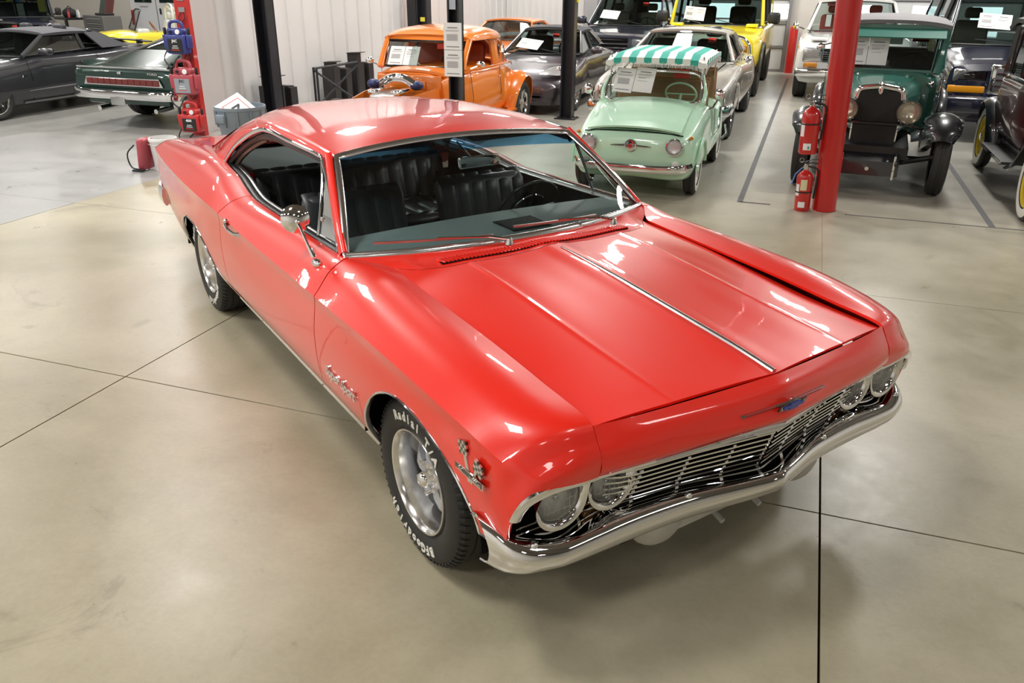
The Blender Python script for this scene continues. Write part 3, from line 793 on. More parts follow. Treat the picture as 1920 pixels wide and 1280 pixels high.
    # seam gap fix: black liner under the roof side
    for sgn in (-1, 1):
        P('roof_rail', MB().tube([(x, y*sgn, z) for x, y, z in crs([(-1.30, .68, 1.262), (-1.7, .698, 1.268), (-2.05, .70, 1.262), (-2.3, .70, 1.225), (-2.6, .72, 1.12), (-2.82, .75, 1.0)], 4)], .022, 8), BLACK)
    # ---- rear window, deck, tail
    bg = []
    for t in np.linspace(0, 1, 10):
        a = np.array([-2.735-.0*t, 0, 1.342])*(1-t)+np.array([-3.62, 0, .985])*t; e = np.array([-2.715, .565, 1.282])*(1-t)+np.array([-3.54, .69, .972])*t
        bg.append([[a[0]+(e[0]-a[0])*(k/10)**2, e[1]*k/10*1.0, a[2]+(e[2]-a[2])*(k/10)**2+.015*math.sin(PI*t)] for k in range(-10, 11)])
    P('rear_window', MB().grid([[ (x, y, z) for x, y, z in [[r_[k][0], r_[k][1], r_[k][2]] for k in range(21)]] for r_ in bg]), glass('rear_glass', (.62, .70, .69)))
    P('rear_window_moulding', MB().tube([(bg[-1][k][0], bg[-1][k][1], bg[-1][k][2]+.004) for k in range(21)], .010, 8), CHROME)
    # deck between the quarters
    G = []
    for x in np.linspace(-3.50, -4.38, 16):
        e = SIDE(x, 0); c = e[2]+.022*math.sin(PI*min(1, (x+4.38)/.9*.5+.5)) if x > -4.3 else e[2]+.008
        G.append([(x if abs(k) > 8 else x, e[1]*k/10, e[2]+(c-e[2])*(1-(k/10)**2)) for k in range(-10, 11)])
    P('trunk_lid', MB().grid(G), RED, thick=.012, smooth=30)
    P('package_shelf', MB().grid([[(-2.80, y, .925), (-3.66, y*.95, .95)] for y in np.linspace(-.72, .72, 9)]), DASHM, smooth=0)
    G = [[SIDE(-4.42, v) for v in np.linspace(0, 7, 18)]]
    G = [[(p[0]-.01*(1-k/8), p[1]*k/8, p[2]) for p in G[0]] for k in range(-8, 9)]
    P('tail_panel', MB().grid(G), RED, smooth=30)
    rb = crs([(-4.20, .93, .52), (-4.36, .925, .52), (-4.47, .87, .52), (-4.52, .6, .52), (-4.54, 0, .52), (-4.52, -.6, .52), (-4.47, -.87, .52), (-4.36, -.925, .52), (-4.20, -.93, .52)], 5)
    P('rear_bumper', MB().tube(rb, .075, 10, flat=(.35, 1)), CHROME, smooth=60)
    for sgn in (-1, 1):
        for y in (.40, .58, .76):
            P('tail_lamp', MB().lathe([(.0, -.03), (.05, -.026), (.062, -.01), (.066, 0)], (-4.425, sgn*y, .72), 'x', 20), mat('tail_red', (.35, .01, .01), .2, 0, 1))
    # ---- door furniture
    for sgn, door in ((-1, DOOR_R), (1, DOOR_L)):
        hb = P('door_handle', MB().tube([(-2.02, sgn*1.003, .845), (-1.985, sgn*1.035, .848), (-1.90, sgn*1.045, .843), (-1.82, sgn*1.035, .838), (-1.795, sgn*1.006, .836)], [.012, .011, .009, .010, .011], 8, flat=(1, 1)), CHROME, door)
        P('handle_base', MB().sphere((-2.0, sgn*.992, .856), .024, 12, 8, (1.4, .6, .8)), CHROME, hb)
        P('door_button', MB().sphere((-1.985, sgn*1.03, .868), .013, 10, 8), CHROME, hb)
        P('door_lock', MB().lathe([(.0, .012), (.012, .010), (.014, 0)], (-1.93, sgn*.998, .775), 'y', 14) if sgn > 0 else MB().lathe([(.0, -.012), (.012, -.010), (.014, 0)], (-1.93, -.998, .775), 'y', 14), CHROME, door)
    # mirror on the right door
    mr = P('door_mirror', MB().lathe([(.0, .030), (.03, .027), (.050, .017), (.061, .004), (.060, -.004), (.0, -.006)], (0, 0, 0), 'x', 28).xf(Matrix.Translation((-1.02, -.965, 1.098)) @ Matrix.Rotation(R(-18), 4, 'Z') @ Matrix.Rotation(R(-12), 4, 'Y')), CHROME, DOOR_R)
    P('mirror_stem', MB().tube([(-1.00, -.966, 1.092), (-.965, -.962, 1.065), (-.925, -.952, 1.005), (-.90, -.94, .955)], [.008, .007, .008, .012], 8), CHROME, mr)
    P('mirror_base', MB().sphere((-.885, -.935, .932), .027, 14, 8, (1.25, .75, .75)), CHROME, mr)
    P('mirror_joint', MB().sphere((-.992, -.966, 1.09), .012, 10, 8), CHROME, mr)
    # fender badges
    for sgn in (-1, 1):
        t = text_mb('Super Sport', .066, .006, .0016, .95, 'CENTER', .35)
        t.xf(frame((-.515, sgn*1.0150, .545), (1, 0, 0) if sgn < 0 else (-1, 0, 0), (0, 0, 1)))
        P('fender_script', t, MOULD, smooth=0)
        c = (.50, sgn*.9935, .665); ux = (1, 0, 0) if sgn < 0 else (-1, 0, 0)
        vb = MB()
        def pr_(poly, d=.006, off=0): return MB().prism(poly, (c[0], c[1]+sgn*off, c[2]), ux, (0, 0, 1), (0, sgn*d, 0))
        bb = P('engine_badge', pr_([(-.010, -.028), (.012, -.028), (-.022, .07), (-.038, .07)]), CHROME, smooth=0)
        P('engine_badge_arm', pr_([(0, -.028), (.014, -.028), (.050, .04), (.038, .04)]), CHROME, bb, smooth=0)
        P('badge_bar', pr_([(-.088, -.014), (.082, -.014), (.082, .010), (-.088, .010)], .005, .003), CHROME, bb, smooth=0)
        P('badge_bar_inlay', pr_([(-.083, -.010), (.077, -.010), (.077, .006), (-.083, .006)], .0055, .003), BLACKGLOSS, bb, smooth=0)
        for ox, oz, an in ((-.030, .070, .25), (.046, .040, -.35)):
            fl = MB(); fk = MB()
            for i in range(4):
                for j in range(4):
                    a0, b0 = (i-2)*.012, j*.011
                    q = [(a0, b0), (a0+.012, b0), (a0+.012, b0+.011), (a0, b0+.011)]
                    q = [(ox+a*math.cos(an)-b*math.sin(an), oz-.012+a*math.sin(an)+b*math.cos(an)) for a, b in q]
                    m_ = pr_(q, .007, .001)
                    (fl if (i+j) % 2 else fk).add(m_.v, m_.f)
            P('badge_flag', fl, CHROME, bb, smooth=0); P('badge_flag_check', fk, BLACKGLOSS, bb, smooth=0)
        for q, s_, xx in (('396', .016, -.048), ('TURBO-JET', .014, .04)):
            t = text_mb(q, s_, .003, .0003); t.xf(frame((c[0]+(xx if sgn < 0 else -xx), c[1]+sgn*.0095, c[2]-.002), ux, (0, 0, 1))); P('badge_lettering', t, ALU, bb, smooth=0)
    # fuel/tail small: none in view
    # ---- interior
    P('cabin_floor', MB().box((-1.95, 0, .44), (2.3, 1.66, .04)), BLACK)
    for sgn in (-1, 1):
        G = [[(x, sgn*y, z) for y, z in ((.80, .93), (.79, .88), (.77, .60), (.80, .46))] for x in np.linspace(-.85, -2.85, 9)]
        P('door_card', MB().grid(G), BLKV, thick=.01)
        P('armrest', MB().box((-1.65, sgn*.745, .72), (.5, .07, .05), bev=.02), BLKV)
    # dash
    G = []
    for y in np.linspace(-.80, .80, 25):
        f_ = 1-.10*(abs(y)/.8)**3
        G.append([(wsx(y)-.01, y, .950), (wsx(y)-.16, y, .957), (-1.13+.05*(y/.8)**2, y, .952), (-1.175+.05*(y/.8)**2, y, .925), (-1.18+.05*(y/.8)**2, y, .90), (-1.12, y, .76), (-1.0, y, .66)])
    P('dashboard', MB().grid(G), DASHM, smooth=40)
    sg = MB().box((-.86, .10, .958), (.19, .22, .006))
    grl = P('speaker_grille', sg, BLACK, smooth=0)
    for k in range(9): P('speaker_grille_rib', MB().box((-.78-.02*k, .10, .963), (.006, .21, .004)), GREYP, grl, smooth=0)
    # seats
    def seat(x, y, w_, h_, back_top, lean, nm, ribs, depth=.50, recl=.20, buttons=True):
        s0 = P(nm, MB().box((x, y, .60), (depth, w_, .15), bev=.05), BLKV, smooth=60)
        zc = (.62+back_top)/2; hh = back_top-.62; xb = x-depth/2-.02
        rot = Matrix.Rotation(-lean, 3, 'Y')
        bkx = xb-math.sin(lean)*hh/2
        bb_ = P('seat_back', MB().box((bkx, y, zc), (.13, w_, hh), rot, bev=.05), BLKV, s0, smooth=60)
        n = ribs
        for k in range(n):
            yy_ = y-w_/2+w_*(k+.5)/n
            rib = MB()
            pts = [(bkx+math.sin(-lean)*(q-.5)*hh*1+.062, yy_, zc+(q-.5)*hh*math.cos(lean)) for q in np.linspace(.16, .90, 6)]
            pts.append((bkx-math.sin(lean)*.5*hh+.01, yy_, zc+.5*hh+.004))
            rib.tube(pts, w_/n*.50, 10, flat=(.985, .20), up=(1, 0, 0))
            P('back_rib', rib, BLKV, bb_, smooth=60)
            P('cushion_rib', MB().tube([(x-depth*.42, yy_, .665), (x, yy_, .675), (x+depth*.40, yy_, .665)], w_/n*.5, 8, flat=(.96, .3)), BLKV, s0, smooth=60)
            if buttons and k < n-1:
                P('button', MB().sphere((bkx+.075-math.sin(lean)*(-.28)*hh, yy_+w_/n/2, zc-.26*hh), .008, 8, 6), CHROME, bb_)
        if buttons: P('back_band', MB().box((bkx+.055+math.sin(lean)*.38*hh, y, zc-.38*hh), (.04, w_*.98, hh*.17), rot, bev=.015), BLKV, bb_, smooth=60)
        return s0
    seat(-1.42, -.40, .56, .4, 1.00, R(16), 'front_seat', 6)
    seat(-1.42, .40, .56, .4, 1.00, R(16), 'front_seat', 6)
    seat(-2.42, 0, 1.30, .4, .945, R(18), 'rear_seat', 12, .45)
    P('console', MB().box((-1.35, 0, .56), (.75, .20, .16), bev=.03), BLKV, smooth=60)
    P('shifter', MB().tube([(-1.22, 0, .62), (-1.24, 0, .80)], .007, 8).sphere((-1.242, 0, .815), .022, 12, 8), CHROME)
    # steering wheel
    c = Vector((-1.32, .44, .885)); nrm = Vector((-.86, 0, .50)).normalized(); a_ = Vector((0, 1, 0)); b_ = nrm.cross(a_)
    sw = P('steering_wheel', MB().tube([c+(a_*math.cos(t)+b_*math.sin(t))*(.19) for t in np.linspace(0, 2*PI, 41)[:-1]], .0085, 8, closed=True, up=tuple(nrm)), mat('wheel_rim_plastic', (.05, .05, .05), .2), smooth=60)
    P('horn_ring', MB().tube([c+(a_*math.cos(t)+b_*math.sin(t))*.105-nrm*.01 for t in np.linspace(0, 2*PI, 31)[:-1]], .0045, 6, closed=True, up=tuple(nrm)), CHROME, sw)
    for t in (0, PI, -PI/2): P('wheel_spoke', MB().tube([c-nrm*.02, c+(a_*math.cos(t)+b_*math.sin(t))*.185], .009, 6), BLACK, sw)
    P('steering_column', MB().tube([c-nrm*.02, c-nrm*.35], .03, 12), BLACK, sw)
    # inside mirror
    im = P('rear_view_mirror', MB().box((-1.215, .07, 1.20), (.022, .26, .06), Matrix.Rotation(R(-14), 3, 'Y') @ Matrix.Rotation(R(8), 3, 'Z'), bev=.012), CHROME, smooth=60)
    P('mirror_bracket', MB().tube([(-1.23, .04, 1.21), (-1.315, 0, 1.29)], .006, 6), CHROME, im)
    # sun visors and headliner
    P('headliner', MB().grid([[RP(u, v)-np.array([0, .0, .03]) for v in np.linspace(0, 4.5, 12)] for u in np.linspace(1.37, 2.70, 14)]).mirror_y(), mat('headliner_grey', (.10, .11, .11), .8))
    for y in (-.36, .36): P('sun_visor', MB().box((-1.40, y, 1.285), (.12, .50, .014), Matrix.Rotation(R(4), 3, 'Y'), bev=.006), mat('visor_blue', (.05, .09, .13), .5), smooth=60)
    # ---- wheels
    wheels = []
    def tor(R_=.332, W=.235):
        """tyre section (radius, across; 0 = middle, + = outward)"""
        h = W/2
        return [(.198, h*.80), (.222, h*.93), (.252, h*1.03), (.285, h*1.02), (R_-.022, h*.93), (R_-.006, h*.80), (R_, h*.66), (R_, h*.40), (R_-.006, h*.385), (R_-.006, h*.335), (R_+.001, h*.32), (R_+.001, h*.06), (R_-.006, h*.045), (R_-.006, -h*.045), (R_+.001, -h*.06), (R_+.001, -h*.32), (R_-.006, -h*.335), (R_-.006, -h*.385), (R_, -h*.40), (R_, -h*.66), (R_-.02, -h*.93), (.27, -h*1.02), (.20, -h*.8)]
    def wheel(nm):
        w0 = MB().lathe(tor(), (0, 0, 0), 'y', 72).obj(nm, RUBBER, T, smooth=35)
        h = .2354/2
        # shoulder lugs
        lug = MB()
        for k in range(66):
            a = 2*PI*k/66
            for r0, y0, y1 in ((.327, h*.92, h*.62),):
                p0 = Vector((math.cos(a)*.316, h*.925, math.sin(a)*.316)); p1 = Vector((math.cos(a+.02)*.3335, h*.64, math.sin(a+.02)*.3335))
                lug.bar([p0, (p0+p1)/2+Vector((math.cos(a), 0, math.sin(a)))*.006, p1], .012, .006, up=(math.cos(a), 0, math.sin(a)))
        tag(lug.obj('tread_blocks', RUBBER, w0, smooth=0), kind='stuff')
        rim = MB().lathe([(.207, h*.80), (.209, h*.90), (.205, h*.96), (.199, h*.95), (.192, h*.86), (.188, h*.74), (.184, h*.30), (.180, h*.0), (.178, -h*.35), (.172, -h*.8)], (0, 0, 0), 'y', 72)
        rim.obj('rim', mat('rim_alloy', (.80, .79, .77), .20, 1.), w0, smooth=40)
        MB().lathe([(.176, -h*.15), (.05, -h*.15)], (0, 0, 0), 'y', 40).obj('brake_backing', mat('brake_dark', (.02, .02, .022), .6), w0)
        # five grey spokes
        for k in range(5):
            a = 2*PI*k/5+.3; sp = []
            for r_, hw, y_, th in ((.040, .032, h*.42, .045), (.080, .034, h*.46, .04), (.120, .042, h*.38, .035), (.158, .054, h*.20, .035), (.182, .066, h*.06, .03)):
                c_, s_ = math.cos(a), math.sin(a); ct = Vector((c_*r_, y_, s_*r_)); t_ = Vector((-s_, 0, c_))
                sp.append([ct-t_*hw-Vector((0, th, 0)), ct-t_*hw*.85, ct, ct+t_*hw*.85, ct+t_*hw-Vector((0, th, 0))])
            MB().grid(sp).obj('spoke', WGREY, w0, smooth=50)
        MB().lathe([(.0, h*.86), (.014, h*.85), (.025, h*.79), (.031, h*.70), (.033, h*.55), (.036, h*.45), (.055, h*.42), (.06, h*.30)], (0, 0, 0), 'y', 28).obj('hub_cap', CHROME, w0, smooth=40)
        for k in range(5):
            a = 2*PI*k/5+.3+PI/5
            MB().lathe([(.0, h*.66), (.008, h*.65), (.010, h*.60), (.011, h*.30)], (math.cos(a)*.062, 0, math.sin(a)*.062), 'y', 10).obj('lug_nut', CHROME, w0, smooth=40)
        # raised white letters on the side wall
        def arc(s, mid, rad, size, step):
            n = len(s)
            for i, ch in enumerate(s):
                if ch == ' ': continue
                a = mid+(i-(n-1)/2)*step      # clockwise seen from outside
                t = text_mb(ch, size, .003, .0016, 1.0)
                up = Vector((math.cos(a), 0, math.sin(a)))
                # outside viewer looks along -Y; screen right for that viewer is -X
                t.xf(frame(up*rad+Vector((0, .1228, 0)), Vector((0, 1, 0)).cross(up)*-1 if False else up.cross(Vector((0, 1, 0))), up))
                t.obj('sidewall_letter', TIREW, w0, smooth=0)
        arc('Radial T/A', R(98), .262, .052, R(7.9))
        arc('BFGoodrich', R(-82), .262, .052, R(8.2))
        return w0
    w1 = wheel('wheel')
    pos = [((.0, -.829, .331), PI, 0), ((-3.024, -.832, .331), PI, 40), ((.0, .829, .331), 0, 120), ((-3.024, .832, .331), 0, 200)]
    def place(o, k):
        l, rz, sp = pos[k]; o.location = l; o.rotation_euler = (0, 0, rz)
        o.rotation_mode = 'XYZ'; o.matrix_local = Matrix.Translation(l) @ Matrix.Rotation(rz, 4, 'Z') @ Matrix.Rotation(R(sp), 4, 'Y')
    for k in range(1, 4): place(dup(w1, T), k)
    place(w1, 0)
    return T
RED_CAR = make_red()

# ================================================================ generic pieces for the parked vehicles
def sec(zt, ws, zm, wm, zb, wb, crown=.03, sh=.05):
    """half section: top centre, top edge, widest line, sill"""
    return [(0, zt), (ws*.55, zt-.2*crown), (ws*.86, zt-.75*crown), (ws, zt-crown-sh*.35), (ws+(wm-ws)*.62, zt-crown-sh), (wm, zm), (wm-.004, (zm+zb)/2), (wb, zb+.05), (wb-.05, zb), (0, zb)]
def shell(name, parent, m, stations, wells=(), cabin=None, nu=46, nv=4, smooth=32, yc=0):
    """closed body loft with wheel openings and a cabin opening cut out.  wells: (x, z, r, depth, half width);  cabin: (x0, x1, half width, z0[, half width at x1])"""
    st = sorted(stations, key=lambda s: s[0]); xs = [s[0] for s in st]; n = len(st[0][1])
    F = [[pch(xs, [s[1][j][k] for s in st]) for k in (0, 1)] for j in range(n)]
    U = sorted(set([round(v, 5) for v in np.linspace(xs[0], xs[-1], nu)]+[round(v, 5) for v in xs])); G = []
    for u in U:
        half = crs([(0, f0(u), f1(u)) for f0, f1 in F], nv)
        row = [(u, p[1], p[2]) for p in half]; G.append(row+[(u, -y, z) for _, y, z in reversed(row[1:-1])])
    mb = MB(); m_ = len(G[0]); mb.grid(G, cv=True)
    for i, e in ((0, 0), (len(G)-1, (len(G)-1)*m_)):
        c = len(mb.v); mb.v.append((G[i][0][0], 0, float(np.mean([p[2] for p in G[i]])))); mb.f += [(e+k, e+(k+1) % m_, c) for k in range(m_)]
    o = mb.obj(name, m, parent, smooth=0)
    cut = []
    for (x, z, r, d, hw) in wells:
        for s_ in (-1, 1):
            y0 = s_*(hw+.2); y1 = s_*(hw-d)
            k = MB(); N_ = 28; A = [(x+math.cos(2*PI*i/N_)*r, z+math.sin(2*PI*i/N_)*r) for i in range(N_)]
            k.v = [(a, y0, b) for a, b in A]+[(a, y1, b) for a, b in A]; k.f = [tuple(range(N_)), tuple(range(2*N_-1, N_-1, -1))]+[(i, (i+1) % N_, N_+(i+1) % N_, N_+i) for i in range(N_)]
            cut.append(k.obj('cutter', DARK, None, smooth=0))
    if cabin:
        x0, x1, hw, z0 = cabin[:4]; h1 = cabin[4] if len(cabin) > 4 else hw
        k = MB(); k.add([(x0, -h1, z0), (x1, -hw, z0), (x1, hw, z0), (x0, h1, z0), (x0, -h1, 3), (x1, -hw, 3), (x1, hw, 3), (x0, h1, 3)], [(0, 1, 2, 3), (7, 6, 5, 4), (0, 4, 5, 1), (1, 5, 6, 2), (2, 6, 7, 3), (3, 7, 4, 0)])
        cut.append(k.obj('cutter', DARK, None, smooth=0))
    if cut:
        for c in cut:
            q = o.modifiers.new('b', 'BOOLEAN'); q.operation = 'DIFFERENCE'; q.solver = 'EXACT'; q.object = c
            try: q.material_mode = 'TRANSFER'
            except Exception: pass
        bpy.context.view_layer.update()
        dg = bpy.context.evaluated_depsgraph_get(); me = bpy.data.meshes.new_from_object(o.evaluated_get(dg))
        o.modifiers.clear(); o.data = me
        for c in cut: bpy.data.objects.remove(c)
    for p in o.data.polygons: p.use_smooth = True
    o.data.set_sharp_from_angle(angle=R(smooth))
    return o
_WH = {}
def make_wheel(parent, R_, W, rr, style='alloy', col=None, wall=None):
    """wheel facing +Y"""
    h = W/2; m = {'alloy': ALU, 'steel': col or STAIN}.get(style, col or ALU)
    w0 = MB().lathe([(rr, h*.75), (rr+.02, h*.95), ((R_+rr)/2, h*1.04), (R_-.03, h*.98), (R_-.006, h*.8), (R_, h*.6), (R_, .02), (R_-.008, .012), (R_-.008, -.012), (R_, -.02), (R_, -h*.6), (R_-.02, -h*.9), (rr+.02, -h), (rr, -h*.8)], (0, 0, 0), 'y', 36).obj('wheel', RUBBER, parent, smooth=38)
    if wall: MB().lathe([(rr+.015, h*.98), (rr+.03, h*1.06), (R_-.045, h*1.06), (R_-.03, h*1.0)], (0, 0, 0), 'y', 36).obj('whitewall', wall, w0, smooth=50)
    if style == 'wire':
        MB().lathe([(rr+.004, h*.8), (rr, h*.9), (rr-.025, h*.7), (rr-.03, 0), (rr-.01, -h*.7)], (0, 0, 0), 'y', 36).obj('rim', m, w0, smooth=40)
        sp = MB()
        for k in range(24):
            a = 2*PI*k/24; b = a+(.22 if k % 2 else -.22)
            sp.tube([(math.cos(a)*(rr-.02), h*.1, math.sin(a)*(rr-.02)), (math.cos(b)*.05, h*(.75 if k % 2 else .2), math.sin(b)*.05)], .004, 5)
        tag(sp.obj('spokes', m, w0), kind='stuff')
        MB().lathe([(0, h*1.1), (.035, h*1.08), (.05, h*.9), (.055, 0)], (0, 0, 0), 'y', 16).obj('hub_cap', CHROME, w0)
        return w0
    MB().lathe([(rr+.002, h*.78), (rr, h*.88), (rr-.014, h*.84), (rr-.03, h*.5), (rr-.035, -h*.1), (0, -h*.15)], (0, 0, 0), 'y', 36).obj('rim', m if style != 'alloy' else m, w0, smooth=40)
    if style == 'alloy':
        MB().lathe([(rr-.04, -h*.08), (.0, -h*.08)], (0, 0, 0), 'y', 24).obj('brake_disc', DARK, w0)
        for k in range(5):
            a = 2*PI*k/5; c, s = math.cos(a), math.sin(a)
            MB().bar([(c*.02, h*.5, s*.02), (c*rr*.5, h*.5, s*rr*.5), (c*(rr-.02), h*.62, s*(rr-.02))], .075 if R_ > .3 else .05, .03, up=(0, 1, 0)).obj('spoke', m, w0, smooth=0)
        MB().lathe([(0, h*.68), (.03, h*.66), (.04, h*.5)], (0, 0, 0), 'y', 16).obj('hub_cap', CHROME, w0)
    else:
        MB().lathe([(0, h*.75), (.05, h*.7), (.09, h*.5), (rr*.6, h*.15), (rr*.75, h*.2)], (0, 0, 0), 'y', 28).obj('hub_cap', CHROME, w0, smooth=40)
    return w0
def wheels(T, pos, R_, W, rr, style='alloy', col=None, wall=None):
    """pos: (x, y_outer)"""
    first = make_wheel(T, R_, W, rr, style, col, wall); L = []
    for x, y in pos:
        for s in (-1, 1): L.append((x, s*(y-W/2), s))
    for i, (x, y, s) in enumerate(L):
        o = first if i == 0 else dup(first, T)
        o.matrix_local = Matrix.Translation((x, y, R_)) @ (Matrix.Rotation(PI, 4, 'Z') if s < 0 else Matrix.Identity(4)) @ Matrix.Rotation(R(17*i), 4, 'Y')
    return first
def both(fn):
    for s in (-1, 1): fn(s)
def cabin_top(T, m, wb, wt, rt, rb, crown=.04, bp=None, wsb=.10, pil=.035, seal=BLACK, gl=None, roof_m=None, cpil=None, over=.02, rearglass=True, side=True):
    """greenhouse: wb windscreen base corner (x, y, z), wt its top, rt rear roof corner, rb rear window base corner"""
    g = gl or GLASS
    P = lambda name, mb, mm, parent=T, **k: mb.obj(name, mm, parent, **k)
    # roof
    n = 12; G = []
    for i in range(n+1):
        t = i/n; x = wt[0]+(rt[0]-wt[0])*t; y = wt[1]+(rt[1]-wt[1])*t+over+.02*math.sin(PI*t); z = wt[2]+(rt[2]-wt[2])*t+.02*math.sin(PI*t)
        row = []
        for k in range(-10, 11):
            a = k/10; bow = .06*(1-a*a)*((1-t)*1-(t)*1)
            row.append((x+bow*(1 if abs(t-.5) > .4 else abs(t-.5)*2), y*a, z+crown*(1-abs(a)**2.6)-(.012 if abs(a) == 1 else 0)))
        G.append(row)
    roof = P('roof', MB().grid(G, flip=False), roof_m or m, thick=.03, smooth=50)
    # windscreen
    W = []
    for i in range(9):
        t = i/8; row = []
        for k in range(-8, 9):
            a = k/8; x = wb[0]+(wt[0]-wb[0])*t+wsb*(1-a*a)*(1-.4*t); row.append((x, (wb[1]+(wt[1]-wb[1])*t)*a*.985, wb[2]+(wt[2]+crown*.8*(1-a*a)-wb[2])*t-.0))
        W.append(row)
    ws = P('windscreen', MB().grid(W), g)
    per = [W[0][k] for k in range(17)]+[W[i][16] for i in range(1, 9)]+[W[8][k] for k in range(15, -1, -1)]+[W[i][0] for i in range(7, 0, -1)]
    P('windscreen_seal', MB().tube(per, .014, 6, closed=True), seal)
    if rearglass:
        W2 = []
        for i in range(7):
            t = i/6; W2.append([(rb[0]+(rt[0]-rb[0])*t-.06*(1-(k/6)**2)*(1-t), (rb[1]+(rt[1]-rb[1])*t)*k/6, rb[2]+(rt[2]+crown*.8*(1-(k/6)**2)-rb[2])*t) for k in range(-6, 7)])
        P('rear_window', MB().grid(W2), g)
    def sd(s):
        f = lambda L: [(x, y*s, z) for x, y, z in L]
        P('windscreen_pillar', MB().tube(f([wb, wt]), [pil*1.15, pil*.9], 8, flat=(1, .7), up=(0, 1, 0)), m, smooth=60)
        P('roof_rail', MB().tube(f([wt, ((wt[0]+rt[0])/2, (wt[1]+rt[1])/2+.02, (wt[2]+rt[2])/2+.01), rt]), pil*.8, 8), roof_m or m, smooth=60)
        cp = cpil or .10
        a, b = np.array(rb), np.array(rt)
        P('rear_pillar', MB().grid([[tuple(np.array([p[0]+dx, p[1]*s+0*s, p[2]])) for p in (a, a*.5+b*.5+np.array([0, .015, 0]), b)] for dx in np.linspace(-cp*.2, cp, 4)]), m, thick=.03, smooth=50)
        if side:
            by = lambda x: wb[1]+(rb[1]-wb[1])*(x-wb[0])/(rb[0]-wb[0]); bz = lambda x: wb[2]+(rb[2]-wb[2])*(x-wb[0])/(rb[0]-wb[0])
            ty = lambda x: wt[1]+(rt[1]-wt[1])*(x-wt[0])/(rt[0]-wt[0])+.01; tz = lambda x: wt[2]+(rt[2]-wt[2])*(x-wt[0])/(rt[0]-wt[0])
            cuts = [None]+list(bp or [])+[None]
            for q in range(len(cuts)-1):
                x0, x1 = cuts[q], cuts[q+1]
                lo0 = wb[0]-.06 if x0 is None else x0; hi0 = wt[0]-.03 if x0 is None else x0; lo1 = rb[0]+cp if x1 is None else x1; hi1 = rt[0]+cp if x1 is None else x1
                quad = [(lo0, by(lo0)-.01, bz(lo0)), (lo1, by(lo1)-.01, bz(lo1)), (hi1, ty(hi1)-.01, tz(hi1)-.02), (hi0, ty(hi0)-.01, tz(hi0)-.02)]
                sg = P('side_window', MB().add(f(quad), [(0, 1, 2, 3)]), g, smooth=0)
                if x1 is not None: P('door_pillar', MB().tube(f([(x1, by(x1), bz(x1)), (x1, ty(x1), tz(x1)-.01)]), pil*.9, 6), seal)
            P('belt_seal', MB().tube(f([(x, by(x)+.006, bz(x)+.004) for x in np.linspace(wb[0], rb[0]+cp*.5, 8)]), .010, 6), seal)
    both(sd)
    return ws, W
def seat_pair(T, x, y, z, m=BLKV, w=.50, h=.62, head=True, both_=True):
    for s in ((-1, 1) if both_ else (0,)):
        yy = y*s
        b = MB().box((x, yy, z-.30), (.5, w, .16), bev=.05).obj('seat', m, T, smooth=60)
        MB().box((x-.30, yy, z), (.14, w, h), Matrix.Rotation(R(-14), 3, 'Y'), bev=.06).obj('seat_back', m, b, smooth=60)
        if head: MB().box((x-.40, yy, z+h/2+.10), (.10, w*.5, .16), bev=.045).obj('headrest', m, b, smooth=60)
def dash_wheel(T, x, z, hw, ysw, m=BLKV, wm=BLACK, r=.19):
    MB().box((x, 0, z-.08), (.32, hw*2, .18), bev=.05).obj('dashboard', m, T, smooth=60)
    c = Vector((x-.30, ysw, z+.02)); n = Vector((-.85, 0, .5)).normalized(); a, b = Vector((0, 1, 0)), n.cross(Vector((0, 1, 0)))
    sw = MB().tube([c+(a*math.cos(t)+b*math.sin(t))*r for t in np.linspace(0, 2*PI, 29)[:-1]], .012, 6, closed=True, up=tuple(n)).obj('steering_wheel', wm, T, smooth=60)
    for t in (0, PI, -PI/2): MB().tube([c, c+(a*math.cos(t)+b*math.sin(t))*r], .01, 5).obj('wheel_spoke', wm, sw)
    return sw
def round_lamp(T, c, r, name='headlamp', bez=CHROME, tilt=0, depth=.05, lens=None):
    """lamp looking along +X"""
    M_ = Matrix.Translation(Vector(c)+Vector((.018, 0, 0))) @ Matrix.Rotation(R(tilt), 4, 'Y')
    a = MB().lathe([(r*1.0, -depth), (r*1.16, -.01), (r*1.14, .012), (r*1.02, .014), (r, 0)], (0, 0, 0), 'x', 26).xf(M_).obj(name, bez, T, smooth=40)
    MB().lathe([(r, .004), (r*.8, -r*.06), (r*.35, -r*.14), (0, -r*.16)], (0, 0, 0), 'x', 26).xf(M_).obj('reflector', BOWL, a)
    MB().lathe([(r*math.sin(t), .004+r*.22*math.cos(t)) for t in np.linspace(0, PI/2, 6)], (0, 0, 0), 'x', 26).xf(M_).obj('lens', lens or LENS, a)
    return a
def mirror_ear(T, x, y, z, s, m, size=(.10, .20, .13), arm=True):
    a = MB().box((x, s*(y+size[1]*.6), z), size, bev=min(size)*.35).obj('door_mirror', m, T, smooth=60)
    if arm: MB().tube([(x, s*(y-.03), z-size[2]*.4), (x, s*(y+size[1]*.3), z-size[2]*.25)], .02, 6).obj('mirror_arm', m, a)
    MB().box((x-size[0]*.51, s*(y+size[1]*.6), z), (.004, size[1]*.85, size[2]*.8)).obj('mirror_glass', CHROME, a, smooth=0)
    return a
